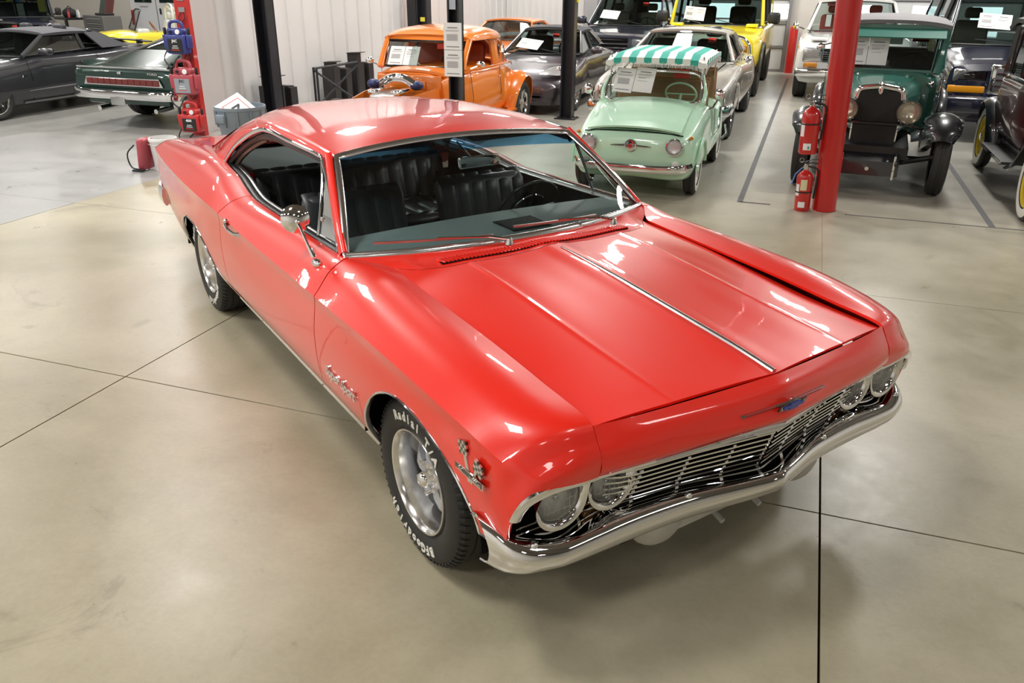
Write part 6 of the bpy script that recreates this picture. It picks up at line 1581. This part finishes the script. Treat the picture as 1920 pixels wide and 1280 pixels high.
def buggy():
    Y = paint('buggy_yellow', (.86, .72, .03), .35); CW = mat('cream_tube', (.75, .75, .70), .35, 0, 1)
    T = car('dune_buggy', 'yellow dune buggy with white roll bar beside the toolbox', -16.55, 14.3, -40)
    P = lambda name, mb, m, parent=T, **k: mb.obj(name, m, parent, **k)
    S = [(.55, sec(.62, .25, .5, .34, .40, .30, .06, .05)), (.3, sec(.76, .42, .55, .52, .36, .46, .08)), (-.3, sec(.84, .50, .58, .60, .32, .52, .08)), (-.6, sec(.82, .55, .58, .64, .30, .56, .05)), (-1.6, sec(.78, .60, .58, .66, .30, .58, .05)), (-2.3, sec(.72, .5, .55, .60, .36, .52, .08))]
    shell('body', T, Y, S, cabin=(-1.7, -.62, .5, .4))
    for s in (-1, 1):
        fender_strip(T, 'front_fender', Y, [(.42, .40), (.36, .64), (.12, .76), (-.15, .72), (-.45, .55), (-.7, .42)], [.10, .15, .17, .17, .15, .10], .06, .62, s)
        fender_strip(T, 'rear_fender', Y, [(-1.55, .42), (-1.65, .66), (-1.9, .84), (-2.2, .84), (-2.45, .68), (-2.55, .45)], [.10, .16, .19, .19, .16, .10], .07, .64, s)
        P('roll_bar_brace', MB().tube([(-1.55, s*.50, 1.36), (-2.2, s*.46, .80)], .025, 8), CW)
        round_lamp(T, (.48, s*.36, .78), .08)
    P('roll_bar', MB().tube(crs([(-1.5, -.56, .75), (-1.52, -.54, 1.30), (-1.53, -.44, 1.40), (-1.53, .44, 1.40), (-1.52, .54, 1.30), (-1.5, .56, .75)], 4), .032, 8), CW, smooth=60)
    wf = [(-.55, -.56, .84), (-.55, .56, .84), (-.74, .50, 1.28), (-.78, .42, 1.32), (-.78, -.42, 1.32), (-.74, -.50, 1.28)]
    P('windscreen_frame', MB().tube(wf, .018, 6, closed=True), BLACK); P('windscreen', MB().add(wf, [tuple(range(6))]), GLASS, smooth=0)
    wheels(T, ((0, .74), (-2.1, .80)), .34, .24, .19, 'alloy')
    seat_pair(T, -1.15, .28, .80, mat('white_vinyl', (.6, .6, .58), .5), .44, .5); dash_wheel(T, -.75, .86, .50, .28, CREAMW, mat('wood_rim', (.3, .10, .03), .4), .18)
buggy()

def jeep_like():
    M_ = paint('blue_black', (.012, .014, .03), .3)
    T = car('boxy_suv', 'dark boxy off-roader parked behind the graphite convertible', -17.85, 12.95, 50)
    P = lambda name, mb, m, parent=T, **k: mb.obj(name, m, parent, **k)
    S = [(.75, sec(1.0, .50, .8, .56, .56, .52, .02, .03)), (.70, sec(1.06, .58, .8, .64, .50, .60, .02, .03)), (-.6, sec(1.14, .66, .85, .76, .46, .74, .02)), (-3.0, sec(1.14, .74, .85, .78, .46, .76, .02))]
    shell('body', T, M_, S, wells=(), cabin=(-2.8, -.8, .66, .7))
    ws, W = cabin_top(T, M_, (-.65, .70, 1.14), (-.80, .66, 1.70), (-2.9, .66, 1.72), (-3.0, .70, 1.14), .02, (-1.5,), wsb=.01, gl=GLASSD, pil=.045)
    for s in (-1, 1):
        P('front_fender', MB().box((.05, s*.76, .90), (.95, .24, .05), bev=.02), BLACK, smooth=60); round_lamp(T, (.76, s*.36, .92), .08); mirror_ear(T, -.75, .76, 1.26, s, BLACK, (.08, .14, .18))
    P('grille', MB().box((.77, 0, .86), (.03, .9, .30)), DARK); P('front_bumper', MB().box((.92, 0, .60), (.16, 1.5, .14), bev=.03), BLACK)
    wheels(T, ((0, .88), (-2.4, .88)), .38, .24, .21, 'alloy')
    seat_pair(T, -1.35, .36, 1.15); tag_red(T, W, 12)
    P('yellow_sheet', MB().box((-.82, .50, 1.40), (.01, .16, .30)), mat('yellow_card', (.6, .5, .1), .7))
jeep_like()

def hidden_sedan():
    M_ = paint('black_paint', (.01, .012, .014), .25)
    T = car('black_sedan', 'low black car whose roof and windscreen show past the graphite convertible', -14.75, 10.75, 90)
    P = lambda name, mb, m, parent=T, **k: mb.obj(name, m, parent, **k)
    S = [(.9, sec(.62, .70, .5, .78, .26, .70, .04)), (.4, sec(.74, .78, .58, .90, .20, .82, .05)), (-.6, sec(.82, .80, .6, .91, .18, .84, .04)), (-3.0, sec(.86, .78, .64, .91, .2, .84, .04)), (-3.8, sec(.84, .72, .64, .82, .36, .78, .03))]
    shell('body', T, M_, S, wells=((0, .33, .38, .28, .92), (-2.75, .33, .38, .28, .92)), cabin=(-2.6, -.9, .70, .5))
    ws, W = cabin_top(T, M_, (-.70, .78, .83), (-1.4, .58, 1.10), (-2.3, .56, 1.10), (-3.1, .66, .88), .05, (-1.8,), gl=GLASSD, cpil=.14)
    wheels(T, ((0, .90), (-2.75, .90)), .33, .22, .21, 'alloy'); seat_pair(T, -1.5, .36, .9); tag_red(T, W, 12)
hidden_sedan()

def orange_behind():
    M_ = MATS['orange_lacquer']
    T = car('orange_sedan', 'orange car of which only a sliver of roof shows past the hot rod', -5.95, 13.9)
    P = lambda name, mb, m, parent=T, **k: mb.obj(name, m, parent, **k)
    S = [(.8, sec(.62, .66, .5, .74, .26, .66, .04)), (.3, sec(.80, .70, .56, .84, .20, .78, .05)), (-.6, sec(.86, .74, .58, .85, .18, .80, .04)), (-2.9, sec(.88, .72, .62, .85, .2, .80, .04)), (-3.6, sec(.82, .66, .62, .78, .36, .74, .03))]
    shell('body', T, M_, S, wells=((0, .33, .38, .28, .86), (-2.6, .33, .38, .28, .86)), cabin=(-2.5, -.9, .64, .5))
    cabin_top(T, M_, (-.70, .72, .88), (-1.3, .54, 1.20), (-2.2, .54, 1.20), (-2.9, .62, .92), .05, (-1.8,), gl=GLASSD, cpil=.14)
    wheels(T, ((0, .84), (-2.6, .84)), .31, .2, .2, 'alloy')
orange_behind()

# ================================================================ posts, stands and workshop things
def post(label, b, a, w_, d_, h, m, name='lift_post', rz=0., tilt=0.):
    t = thing(name, label, 'post', H(b, a), HROT+rz)
    P = lambda nm, mb, mm, parent=t, **k: mb.obj(nm, mm, parent, **k)
    # channel section: web and two flanges
    P('channel_web', MB().box((0, d_/2-.01, h/2), (w_, .02, h)), m, smooth=0)
    for s in (-1, 1): P('channel_flange', MB().box((s*(w_/2-.01), 0, h/2), (.02, d_, h)), m, smooth=0)
    P('base_plate', MB().box((0, 0, .008), (w_*1.7, d_*1.7, .016)), m, smooth=0)
    for s in (-1, 1):
        for q in (-1, 1): P('anchor_bolt', MB().lathe([(0, .03), (.014, .03), (.014, .016)], (s*w_*.68, q*d_*.68, 0), 'z', 6), STAIN, smooth=0)
    return t
PB = rough_mat('lift_black', (.012, .013, .018), (.022, .023, .030), .35, 8)
p1 = post('tall black lift post against the white siding, above the grey bin', -7.0, 7.62, .22, .20, CEIL-.3, PB)
p2 = post('tall black lift post between the sports car and the mint green car', -3.06, 9.97, .20, .18, CEIL-.3, PB)
MB().box((.12, 0, 2.0), (.03, .05, .5)).obj('yellow_marker', mat('marker_yellow', (.75, .65, .05), .5), p2, smooth=0)
p3 = post('black lift post carrying two sheets in front of the orange hot rod', -3.2, 5.80, .14, .13, CEIL-.3, PB, rz=0)
MB().box((0, -.07, 3.35), (.075, .01, 3.2)).obj('guide_rail', mat('rail_steel', (.45, .50, .58), .3, .6), p3, smooth=0)
p4 = post('black lift post against the wall behind the orange hot rod', -7.05, 13.1, .24, .2, CEIL-.3, PB)
MB().box((-.24, 0, 1.25), (.20, .16, .9)).obj('power_unit', BLACK, p4, smooth=0); MB().box((.02, -.11, 1.32), (.10, .01, .08)).obj('yellow_label', mat('marker_yellow', (.75, .65, .05), .5), p4, smooth=0)
MB().box((-.22, -.09, .95), (.05, .01, .05)).obj('white_label', WHITE, p4, smooth=0)
rw = Matrix.Rotation(HROT, 4, 'Z')
for z, q, lb in ((1.335, 0, 'upper white printed sheet taped to the black post before the hot rod'), (1.050, 1, 'lower white printed sheet taped to the black post before the hot rod')):
    sheet_pair(lb, H(-3.2-.108, 5.80-.085, z), rw @ Vector((1, 0, 0)), Vector((0, 0, 1)), .003, ((0, 0),), .216, .28)
# red column with extinguishers
def column():
    m = paint('column_red', (.52, .012, .010), .35, .5)
    t = thing('steel_column', 'round red steel column in the right half of the hall', 'column', H(.905, 5.34))
    c = MB().lathe([(.112, 0), (.112, CEIL)], (0, 0, 0), 'z', 40).obj('pipe', m, t, smooth=60)
    MB().lathe([(.113, .0), (.1155, .002), (.1155, .006), (.113, .008)], (0, 0, 0), 'z', 40).obj('floor_collar', m, t)
    t.rotation_euler = (0, 0, HROT); t.matrix_world = Matrix.Translation(H(.905, 5.34)) @ Matrix.Rotation(HROT, 4, 'Z') @ Matrix.Rotation(R(-2.3), 4, 'Y')
    return t
column()
def extinguisher(label, b, a, z, r, h, tag_=False, lean=-2.3):
    m = paint('extinguisher_red', (.55, .012, .010), .3, .7)
    t = thing('fire_extinguisher', label, 'extinguisher', H(b, a, z))
    t.matrix_world = Matrix.Translation(H(b, a, z)) @ Matrix.Rotation(HROT, 4, 'Z') @ Matrix.Rotation(R(lean), 4, 'Y')
    P = lambda nm, mb, mm, parent=t, **k: mb.obj(nm, mm, parent, **k)
    P('cylinder', MB().lathe([(0, 0), (r*.9, 0), (r, .012), (r, h*.80), (r*.93, h*.86), (r*.7, h*.92), (r*.35, h*.97), (r*.3, h)], (0, 0, 0), 'z', 28), m, smooth=50)
    v = P('valve', MB().lathe([(r*.3, 0), (r*.3, .03), (r*.2, .05), (0, .05)], (0, 0, h), 'z', 14), CHROME)
    P('handle', MB().bar([(-.02, 0, h+.05), (.05, 0, h+.065), (.11, 0, h+.055)], .02, .008), BLACK, v); P('lever', MB().bar([(-.02, 0, h+.065), (.05, 0, h+.095), (.11, 0, h+.10)], .02, .006), BLACK, v)
    P('gauge', MB().lathe([(0, -.012), (.018, -.012), (.018, 0)], (-.01, -.03, h+.03), 'y', 14), CHROME, v)
    P('safety_ring', MB().tube([(-.045+.02*math.cos(q), 0, h+.085+.02*math.sin(q)) for q in np.linspace(0, 2*PI, 13)[:-1]], .0025, 5, closed=True, up=(0, 1, 0)), STAIN, v)
    P('hose', MB().tube(crs([(.02, 0, h+.03), (r+.03, 0, h), (r+.035, 0, h*.7), (r+.02, 0, h*.3)], 5), .010, 8), BLACK)
    P('bracket_band', MB().lathe([(r+.002, 0), (r+.002, .014)], (0, 0, h*(.62 if not tag_ else .45)), 'z', 28), BLACK)
    ang = -PI/2-.25
    def lab(z0, z1, a0, a1, mm, nm):
        P(nm, MB().grid([[(math.cos(q)*(r+.0015), math.sin(q)*(r+.0015), z_) for z_ in (z0, z1)] for q in np.linspace(a0, a1, 8)]), mm)
    lab(h*.10, h*.24, ang-.3, ang+.55, WHITE, 'label') ; lab(h*.38, h*.66, ang-.9, ang-.35, WHITE, 'label')
    if tag_:
        lab(h*.52, h*.78, ang-.2, ang+.6, mat('label_yellowish', (.7, .66, .4), .6), 'label')
        P('blue_tie', MB().tube([(-.03, -.02, h+.02), (-.09, -.04, h-.04), (-.12, -.05, h-.14)], .006, 6), mat('tie_blue', (.12, .25, .65), .5))
    else: lab(h*.12, h*.18, ang+.2, ang+.4, mat('green_dot', (.05, .35, .2), .5), 'label_dot')
    return t
extinguisher('red fire extinguisher hung high on the red column', .672, 5.25, .55, .083, .44)
extinguisher('red fire extinguisher standing on the floor beside the red column', .70, 5.25, .0, .075, .40, True)
t = thing('bollard', 'short red bollard standing before the far overhead door', 'bollard', H(.06, 19.15)); MB().lathe([(.10, 0), (.10, 1.05), (.085, 1.09), (0, 1.11)], (0, 0, 0), 'z', 24).obj('pipe', MATS['column_red'], t)
t = thing('bollard', 'red bollard beyond the white truck, behind the red column', 'bollard', H(1.05, 19.2)); MB().lathe([(.10, 0), (.10, 2.0), (.085, 2.04), (0, 2.06)], (0, 0, 0), 'z', 24).obj('pipe', MATS['column_red'], t)
# red stand with jump starters at the wall end
def jump_post():
    m = paint('post_red', (.50, .02, .018), .4, .3)
    t = thing('charger_post', 'red steel post on the end of the white siding wall', 'post', H(-7.50, 6.52), HROT)
    MB().box((0, 0, 1.5), (.20, .08, 3.0)).obj('panel', m, t, smooth=0)
    for z in (.62, 1.14, 1.66, 1.80): MB().box((.02, -.045, z), (.10, .012, .06)).obj('socket_plate', STAIN, t, smooth=0)
    MB().box((0, -.044, 1.97), (.17, .004, .16)).obj('notice', mat('pale_notice', (.62, .56, .54), .6), t, smooth=0)
    for k in range(4): MB().box((0, -.047, 1.92+.03*k), (.13, .002, .006)).obj('notice_line', INK, t, smooth=0)
    for z0, z1 in ((1.62, 1.50), (1.10, .98), (.60, .50)):
        for dx in (-.02, .02): MB().tube(crs([(.02+dx, -.05, z0), (.02+dx*2.5, -.07, (z0+z1)/2), (.0, -.06, z1)], 4), .006, 6).obj('cable', BLACK, t)
jump_post()
def jump_pack(label, b, a, z, col, sc, txt, kind):
    m = mat('pack_'+kind, col, .42, 0, .3)
    t = thing('jump_starter', label, 'charger', H(b, a, z), HROT+R(8))
    P = lambda nm, mb, mm, parent=t, **k: mb.obj(nm, mm, parent, **k)
    w_, h, d = .30*sc, .42*sc, .16*sc
    P('case', MB().box((0, 0, h*.42), (w_, d, h*.62), bev=.03*sc), m, smooth=60)
    P('shoulder', MB().box((0, .01, h*.80), (w_*.86, d*.9, h*.22), bev=.03*sc), m, smooth=60)
    P('grip', MB().tube(crs([(-w_*.34, 0, h*.86), (-w_*.28, 0, h*1.06), (0, 0, h*1.12), (w_*.28, 0, h*1.06), (w_*.34, 0, h*.86)], 4), .022*sc, 8), m, smooth=60)
    f_ = P('face_plate', MB().box((0, -d*.52, h*.38), (w_*.72, .01, h*.42), bev=.003), BLACK if kind != 'rose' else mat('silver_face', (.35, .38, .42), .3, .4), smooth=0)
    s = text_mb(txt, .05*sc, .002, .0012, .9); s.xf(frame((0, -d*.52-.007, h*.52), (1, 0, 0), (0, 0, 1))); P('face_lettering', s, WHITE if kind != 'rose' else INK, f_, smooth=0)
    for k in range(3): P('face_print', MB().box((0, -d*.52-.006, h*(.25+.06*k)), (w_*.4*(1-.2*k), .002, .008)), mat('ticket_red', (.72, .05, .03), .6) if k == 0 else WHITE, f_, smooth=0)
    P('gauge', MB().lathe([(0, -.012), (.030*sc, -.010), (.034*sc, 0)], (w_*.18, -d*.46, h*.80), 'y', 18), WHITE); P('knob', MB().lathe([(0, -.02), (.018*sc, -.018), (.02*sc, 0)], (-w_*.18, -d*.46, h*.80), 'y', 14), BLACK)
    for s_ in (-1, 1):
        P('clamp', MB().box((s_*w_*.58, .0, h*.50), (.05*sc, d*.6, h*.42), Matrix.Rotation(R(s_*4), 3, 'Y'), bev=.012), m, smooth=60)
        P('clamp_grip', MB().box((s_*w_*.60, .0, h*.80), (.035*sc, .035*sc, h*.25), bev=.01), BLACK, smooth=60)
    P('lead', MB().tube(crs([(-w_*.5, -.02, h*.3), (-w_*.66, -.08, -.02), (-w_*.3, -.09, -.12), (-w_*.1, -.06, -.02), (0, -.02, .02)], 4), .010*sc, 6), BLACK)
    return t
jump_pack('blue jump starter pack hung at the top of the red post', -7.52, 6.36, 1.06, (.03, .04, .22), .98, 'JNC', 'blue')
jump_pack('pale red jump starter pack hung halfway down the red post', -7.50, 6.36, .53, (.42, .06, .08), 1.05, 'JNC', 'rose')
jump_pack('red jump starter pack hanging lowest on the red post', -7.47, 6.34, .03, (.50, .02, .02), .95, '4000', 'crimson')
def bucket():
    t = thing('battery_charger', 'red and black charger leaning on the white bucket behind the red coupe', 'charger', H(-6.53, 4.40), HROT)
    MB().box((0, 0, .19), (.09, .20, .36), Matrix.Rotation(R(6), 3, 'Y'), bev=.03).obj('case', mat('pack_rose', (.42, .06, .08), .42), t, smooth=60)
    MB().bar([(-.10, -.12, .01), (.05, -.12, .02)], .05, .02).obj('foot', BLACK, t); MB().tube(crs([(-.05, -.10, .30), (-.13, -.14, .2), (-.10, -.14, .05), (.0, -.13, .03)], 4), .009, 6).obj('cable', BLACK, t)
    t = thing('bucket', 'white plastic bucket on the floor behind the tail of the red coupe', 'bucket', H(-6.34, 4.50), HROT)
    b = MB().lathe([(0, .01), (.125, .0), (.15, .33), (.158, .335), (.158, .36), (.15, .37), (.145, .37), (.122, .02), (0, .02)], (0, 0, 0), 'z', 32).obj('tub', mat('bucket_white', (.75, .75, .74), .4), t, smooth=40)
    MB().lathe([(.160, .30), (.163, .302), (.160, .305)], (0, 0, 0), 'z', 32).obj('rib', MATS['bucket_white'], t); MB().box((.07, -.13, .16), (.10, .01, .12)).obj('label', mat('tie_blue', (.12, .25, .65), .5), t)
bucket()
def bin_():
    m = rough_mat('bin_grey_blue', (.19, .23, .28), (.22, .26, .31), .5, 10)
    t = thing('waste_bin', 'round blue-grey plastic waste bin by the white siding', 'bin', H(-5.6, 5.0), HROT)
    MB().lathe([(0, .02), (.215, .0), (.25, .45), (.275, .48), (.28, .66), (.29, .665), (.29, .70), (.275, .70), (.268, .67), (.24, .45), (.205, .03), (0, .03)], (0, 0, 0), 'z', 40).obj('tub', m, t, smooth=40)
    for k in range(12):
        a = 2*PI*k/12; MB().box((math.cos(a)*.282, math.sin(a)*.282, .57), (.03, .012, .17), Matrix.Rotation(a, 3, 'Z'), bev=.004).obj('rib', m, t, smooth=0)
    for a in (-PI/2-.2, PI/2-.2): MB().box((math.cos(a)*.29, math.sin(a)*.29, .58), (.05, .14, .10), Matrix.Rotation(a, 3, 'Z'), bev=.015).obj('grip', m, t, smooth=60)
    t = thing('cardboard_sign', 'white printed card sticking out of the blue-grey waste bin', 'sign', H(-5.6, 5.0, .50), HROT)
    rot = Matrix.Rotation(R(35), 3, 'Y') @ Matrix.Rotation(R(25), 3, 'X')
    MB().box((0, -.04, .16), (.36, .36, .008), rot).obj('card', WHITE, t, smooth=0)
    s = text_mb('N', .16, .002, .004); M_ = Matrix.Translation((0, -.04, .16)) @ rot.to_4x4() @ Matrix.Translation((0, 0, .006)); s.xf(M_); s.obj('card_letter', INK, t, smooth=0)
    f = MB().bar([(-.12, -.12, 0), (.12, -.12, 0), (.12, .12, 0), (-.12, .12, 0)], .008, .002, closed=True); f.xf(Matrix.Translation((0, -.04, .16)) @ rot.to_4x4() @ Matrix.Translation((0, 0, .005))); f.obj('card_border', mat('ticket_red', (.72, .05, .03), .6), t, smooth=0)
bin_()
# black steel stands along the wall
def steel_stand(label, b, a, z1, w_=.22, d_=.20, top=.10, plate=True, rz=0., lean=0.):
    t = thing('steel_stand', label, 'stand', H(b, a), HROT+rz)
    m = rough_mat('blackened_steel', (.014, .013, .014), (.03, .027, .027), .5, 9)
    MB().box((0, 0, z1*.46), (w_, d_, z1*.92)).obj('block', m, t, smooth=0)
    MB().box((0, 0, z1*.92+top/2), (w_*.72, d_*.72, top)).obj('neck', m, t, smooth=0)
    if plate: MB().box((.04, 0, z1*.92+top+.006), (w_*1.1, d_*.9, .010), Matrix.Rotation(R(-3), 3, 'Y')).obj('top_plate', STAIN if lean else m, t, smooth=0)
    for s in (-1, 1): MB().box((s*(w_/2+.004), 0, z1*.46), (.008, d_*.9, z1*.9)).obj('side_plate', m, t, smooth=0)
    return t
steel_stand('black steel stand behind the tall post, above the grey bin', -7.27, 7.98, .58, .30, .24, .14)
steel_stand('dark brown steel box right of the tall post by the siding', -7.28, 8.36, .52, .30, .20, .02, False)
steel_stand('black steel stand leftmost of three along the siding', -7.28, 9.75, .72, .22, .22, .08)
steel_stand('wide black steel stand, second along the siding', -7.30, 10.12, .66, .30, .2, .01, False)
steel_stand('black steel stand with raised neck, third along the siding', -7.25, 10.52, .74, .26, .22, .16)
steel_stand('black steel stand beside the orange hot rod, rightmost along the siding', -7.25, 10.88, .70, .26, .20, .01, False)
t = thing('sawhorse_frame', 'dark tubular frame with crossed braces by the siding', 'frame', H(-7.05, 8.85), HROT)
for p, q in (((-.0, 0, 0), (0, 0, .74)), ((.06, .0, 0), (.06, 0, .72)), ((.0, 0, .72), (.42, .7, .78)), ((.42, .7, 0), (.42, .7, .78)), ((0, 0, .70), (.42, .7, .12)), ((.0, 0, .10), (.42, .7, .74))):
    MB().tube([p, q], .018, 8).obj('tube', MATS['lift_black'], t)
# left bay workshop
def left_bay():
    bg = rough_mat('beige_wall', (.50, .47, .42), (.56, .53, .48), .6, 2)
    plainwall('wall_workshop', (B0, A1-.3), (-7.75, A1-.3), CEIL, bg, .12)
    # toolbox
    t = thing('tool_chest', 'grey steel tool chest with six drawers beside the yellow buggy', 'tool chest', H(-18.75, 16.35), HROT+R(-20))
    g = rough_mat('chest_grey', (.14, .14, .135), (.17, .17, .165), .45, 10)
    MB().box((0, 0, .58), (1.15, .55, 1.0), bev=.012).obj('cabinet', g, t, smooth=0)
    for k in range(7):
        d = MB().box((.12, -.285, .20+.125*k), (.84, .02, .112), bev=.004).obj('drawer', g, t, smooth=0); MB().box((.12, -.302, .245+.125*k), (.80, .02, .022)).obj('drawer_pull', STAIN, d, smooth=0)
    MB().box((-.44, -.285, .58), (.22, .02, .90), bev=.004).obj('side_door', g, t, smooth=0)
    for x in (-.45, .45):
        for y in (-.2, .2): MB().lathe([(0, -.02), (.05, -.02), (.05, .02), (0, .02)], (x, y, .05), 'y', 14).obj('castor', BLACK, t)
    t = thing('open_tool_case', 'open dark red case propped on the tool chest', 'case', H(-18.6, 16.35, 1.085), HROT+R(-20))
    MB().box((.1, .1, .22), (.45, .04, .45), Matrix.Rotation(R(-18), 3, 'X'), bev=.01).obj('lid', mat('case_maroon', (.12, .03, .025), .5), t, smooth=0); MB().box((-.32, .1, .22), (.26, .03, .42), Matrix.Rotation(R(-18), 3, 'X'), bev=.01).obj('lid_panel', mat('case_green', (.05, .07, .06), .5), t, smooth=0)
    MB().box((.05, -.05, .03), (.55, .30, .06), bev=.01).obj('tray', BLACK, t, smooth=0)
    t = thing('workbench', 'black workbench with clutter left of the grey tool chest', 'bench', H(-20.7, 16.9), HROT+R(-20))
    MB().box((0, 0, .95), (1.4, .6, .06)).obj('worktop', BLACK, t, smooth=0)
    for x in (-.65, .65):
        for y in (-.26, .26): MB().box((x, y, .46), (.05, .05, .92)).obj('leg', BLACK, t, smooth=0)
    MB().box((.1, 0, .40), (1.2, .5, .03)).obj('shelf', BLACK, t, smooth=0)
    t = thing('black_bag', 'black rounded bag lying on the workbench', 'bag', H(-20.5, 16.9, .985), HROT); MB().sphere((0, 0, .10), .20, 18, 12, (1.2, .8, .75)).obj('bag_body', rough_mat('bag_cloth', (.015, .015, .016), (.03, .03, .03), .8, 20), t, smooth=60)
    MB().tube([(-.15, 0, .2), (0, 0, .30), (.15, 0, .2)], .012, 6).obj('strap', BLACK, t)
    for i, (x, c) in enumerate(((.35, (.6, .6, .6)), (.5, (.7, .7, .68)), (.22, (.5, .05, .05)))):
        t = thing('spray_bottle', ['grey bottle nearest the black bag on the workbench', 'white bottle at the right end of the workbench', 'small red can beside the black bag'][i], 'bottle', H(-20.45+x, 16.8-.1*i, .985)); MB().lathe([(0, 0), (.035, 0), (.035, .14), (.015, .18), (.015, .22), (0, .22)], (0, 0, 0), 'z', 14).obj('flask', mat('flask_%d' % i, c, .4), t)
    # white van standing at the back, seen from behind
    t = thing('panel_van', 'white panel van parked at the back of the left bay', 'van', H(-17.6, 17.3), HROT)
    wp = paint('van_white', (.62, .63, .66), .35)
    S = [(-2.6+2.6, sec(2.0, .70, 1.2, .95, .40, .90, .04, .10)), (.06, sec(2.06, .78, 1.2, 1.0, .36, .94, .04, .10)), (1.0, sec(2.1, .80, 1.2, 1.0, .34, .94, .04, .10))]
    o = shell('body', t, wp, [(x, s) for x, s in S]); o.matrix_local = Matrix.Rotation(PI/2, 4, 'Z')
    MB().box((0, -.005, 1.15), (.008, .012, 1.5)).obj('door_gap', DARK, t, smooth=0)
    for s in (-1, 1):
        MB().box((s*.90, -.01, 1.0), (.10, .03, .40), bev=.01).obj('tail_lamp', mat('tail_red', (.35, .01, .01), .2, 0, 1), t, smooth=0); MB().box((s*.45, -.01, 1.62), (.62, .02, .42), bev=.02).obj('rear_window', mat('smoked_rear_glass', (.01, .02, .018), .04, 0, 1), t, smooth=0)
    MB().box((.14, -.02, 1.18), (.05, .03, .16), bev=.01).obj('door_handle', BLACK, t, smooth=0); MB().box((-.45, -.012, 1.30), (.30, .004, .02)).obj('van_badge', mat('grey_print', (.22, .23, .25), .7), t, smooth=0)
    MB().box((0, -.06, .42), (1.9, .14, .14), bev=.03).obj('rear_bumper', GREYP, t, smooth=0)
    for s in (-1, 1): MB().lathe([(.18, -.1), (.34, -.11), (.36, 0), (.34, .11), (.18, .1)], (s*.86, .5, .36), 'x', 28).obj('wheel', RUBBER, t)
    # shelving with boxes beside the off-roader
    t = thing('shelf_rack', 'dark steel shelf rack behind the boxy off-roader', 'rack', H(-20.9, 15.3), HROT)
    for x in (-.4, .4):
        for y in (-.2, .2): MB().box((x, y, .95), (.04, .04, 1.9)).obj('upright', BLACK, t, smooth=0)
    for z in (.3, .9, 1.4): MB().box((0, 0, z), (.84, .44, .03)).obj('shelf', BLACK, t, smooth=0)
    t = thing('boxed_kit', 'blue and yellow box on the dark shelf rack', 'box', H(-20.75, 15.25, 1.42), HROT); MB().box((0, 0, .14), (.30, .25, .28)).obj('carton', mat('carton_blue', (.1, .3, .6), .5), t, smooth=0); MB().box((0, -.128, .05), (.30, .004, .09)).obj('carton_band', mat('marker_yellow', (.75, .65, .05), .5), t, smooth=0)
    t = thing('hose_coil', 'red air hose hanging beside the shelf rack', 'hose', H(-20.2, 15.3, 1.0), HROT); MB().tube([(.10*math.cos(q), .02*q/6, .45+.35*math.sin(q)) for q in np.linspace(0, 18, 70)], .014, 6).obj('coil', mat('hose_red', (.5, .08, .04), .4), t)
    t = thing('grey_cabinet', 'grey metal lockers behind the white roll bar', 'cabinet', H(-15.6, 18.3), HROT)
    for k in range(4): MB().box((-.6+.4*k, 0, 1.2), (.38, .5, 2.4), bev=.01).obj('locker_door', rough_mat('locker_grey', (.22, .21, .19), (.28, .26, .24), .5, 4), t, smooth=0)
left_bay()
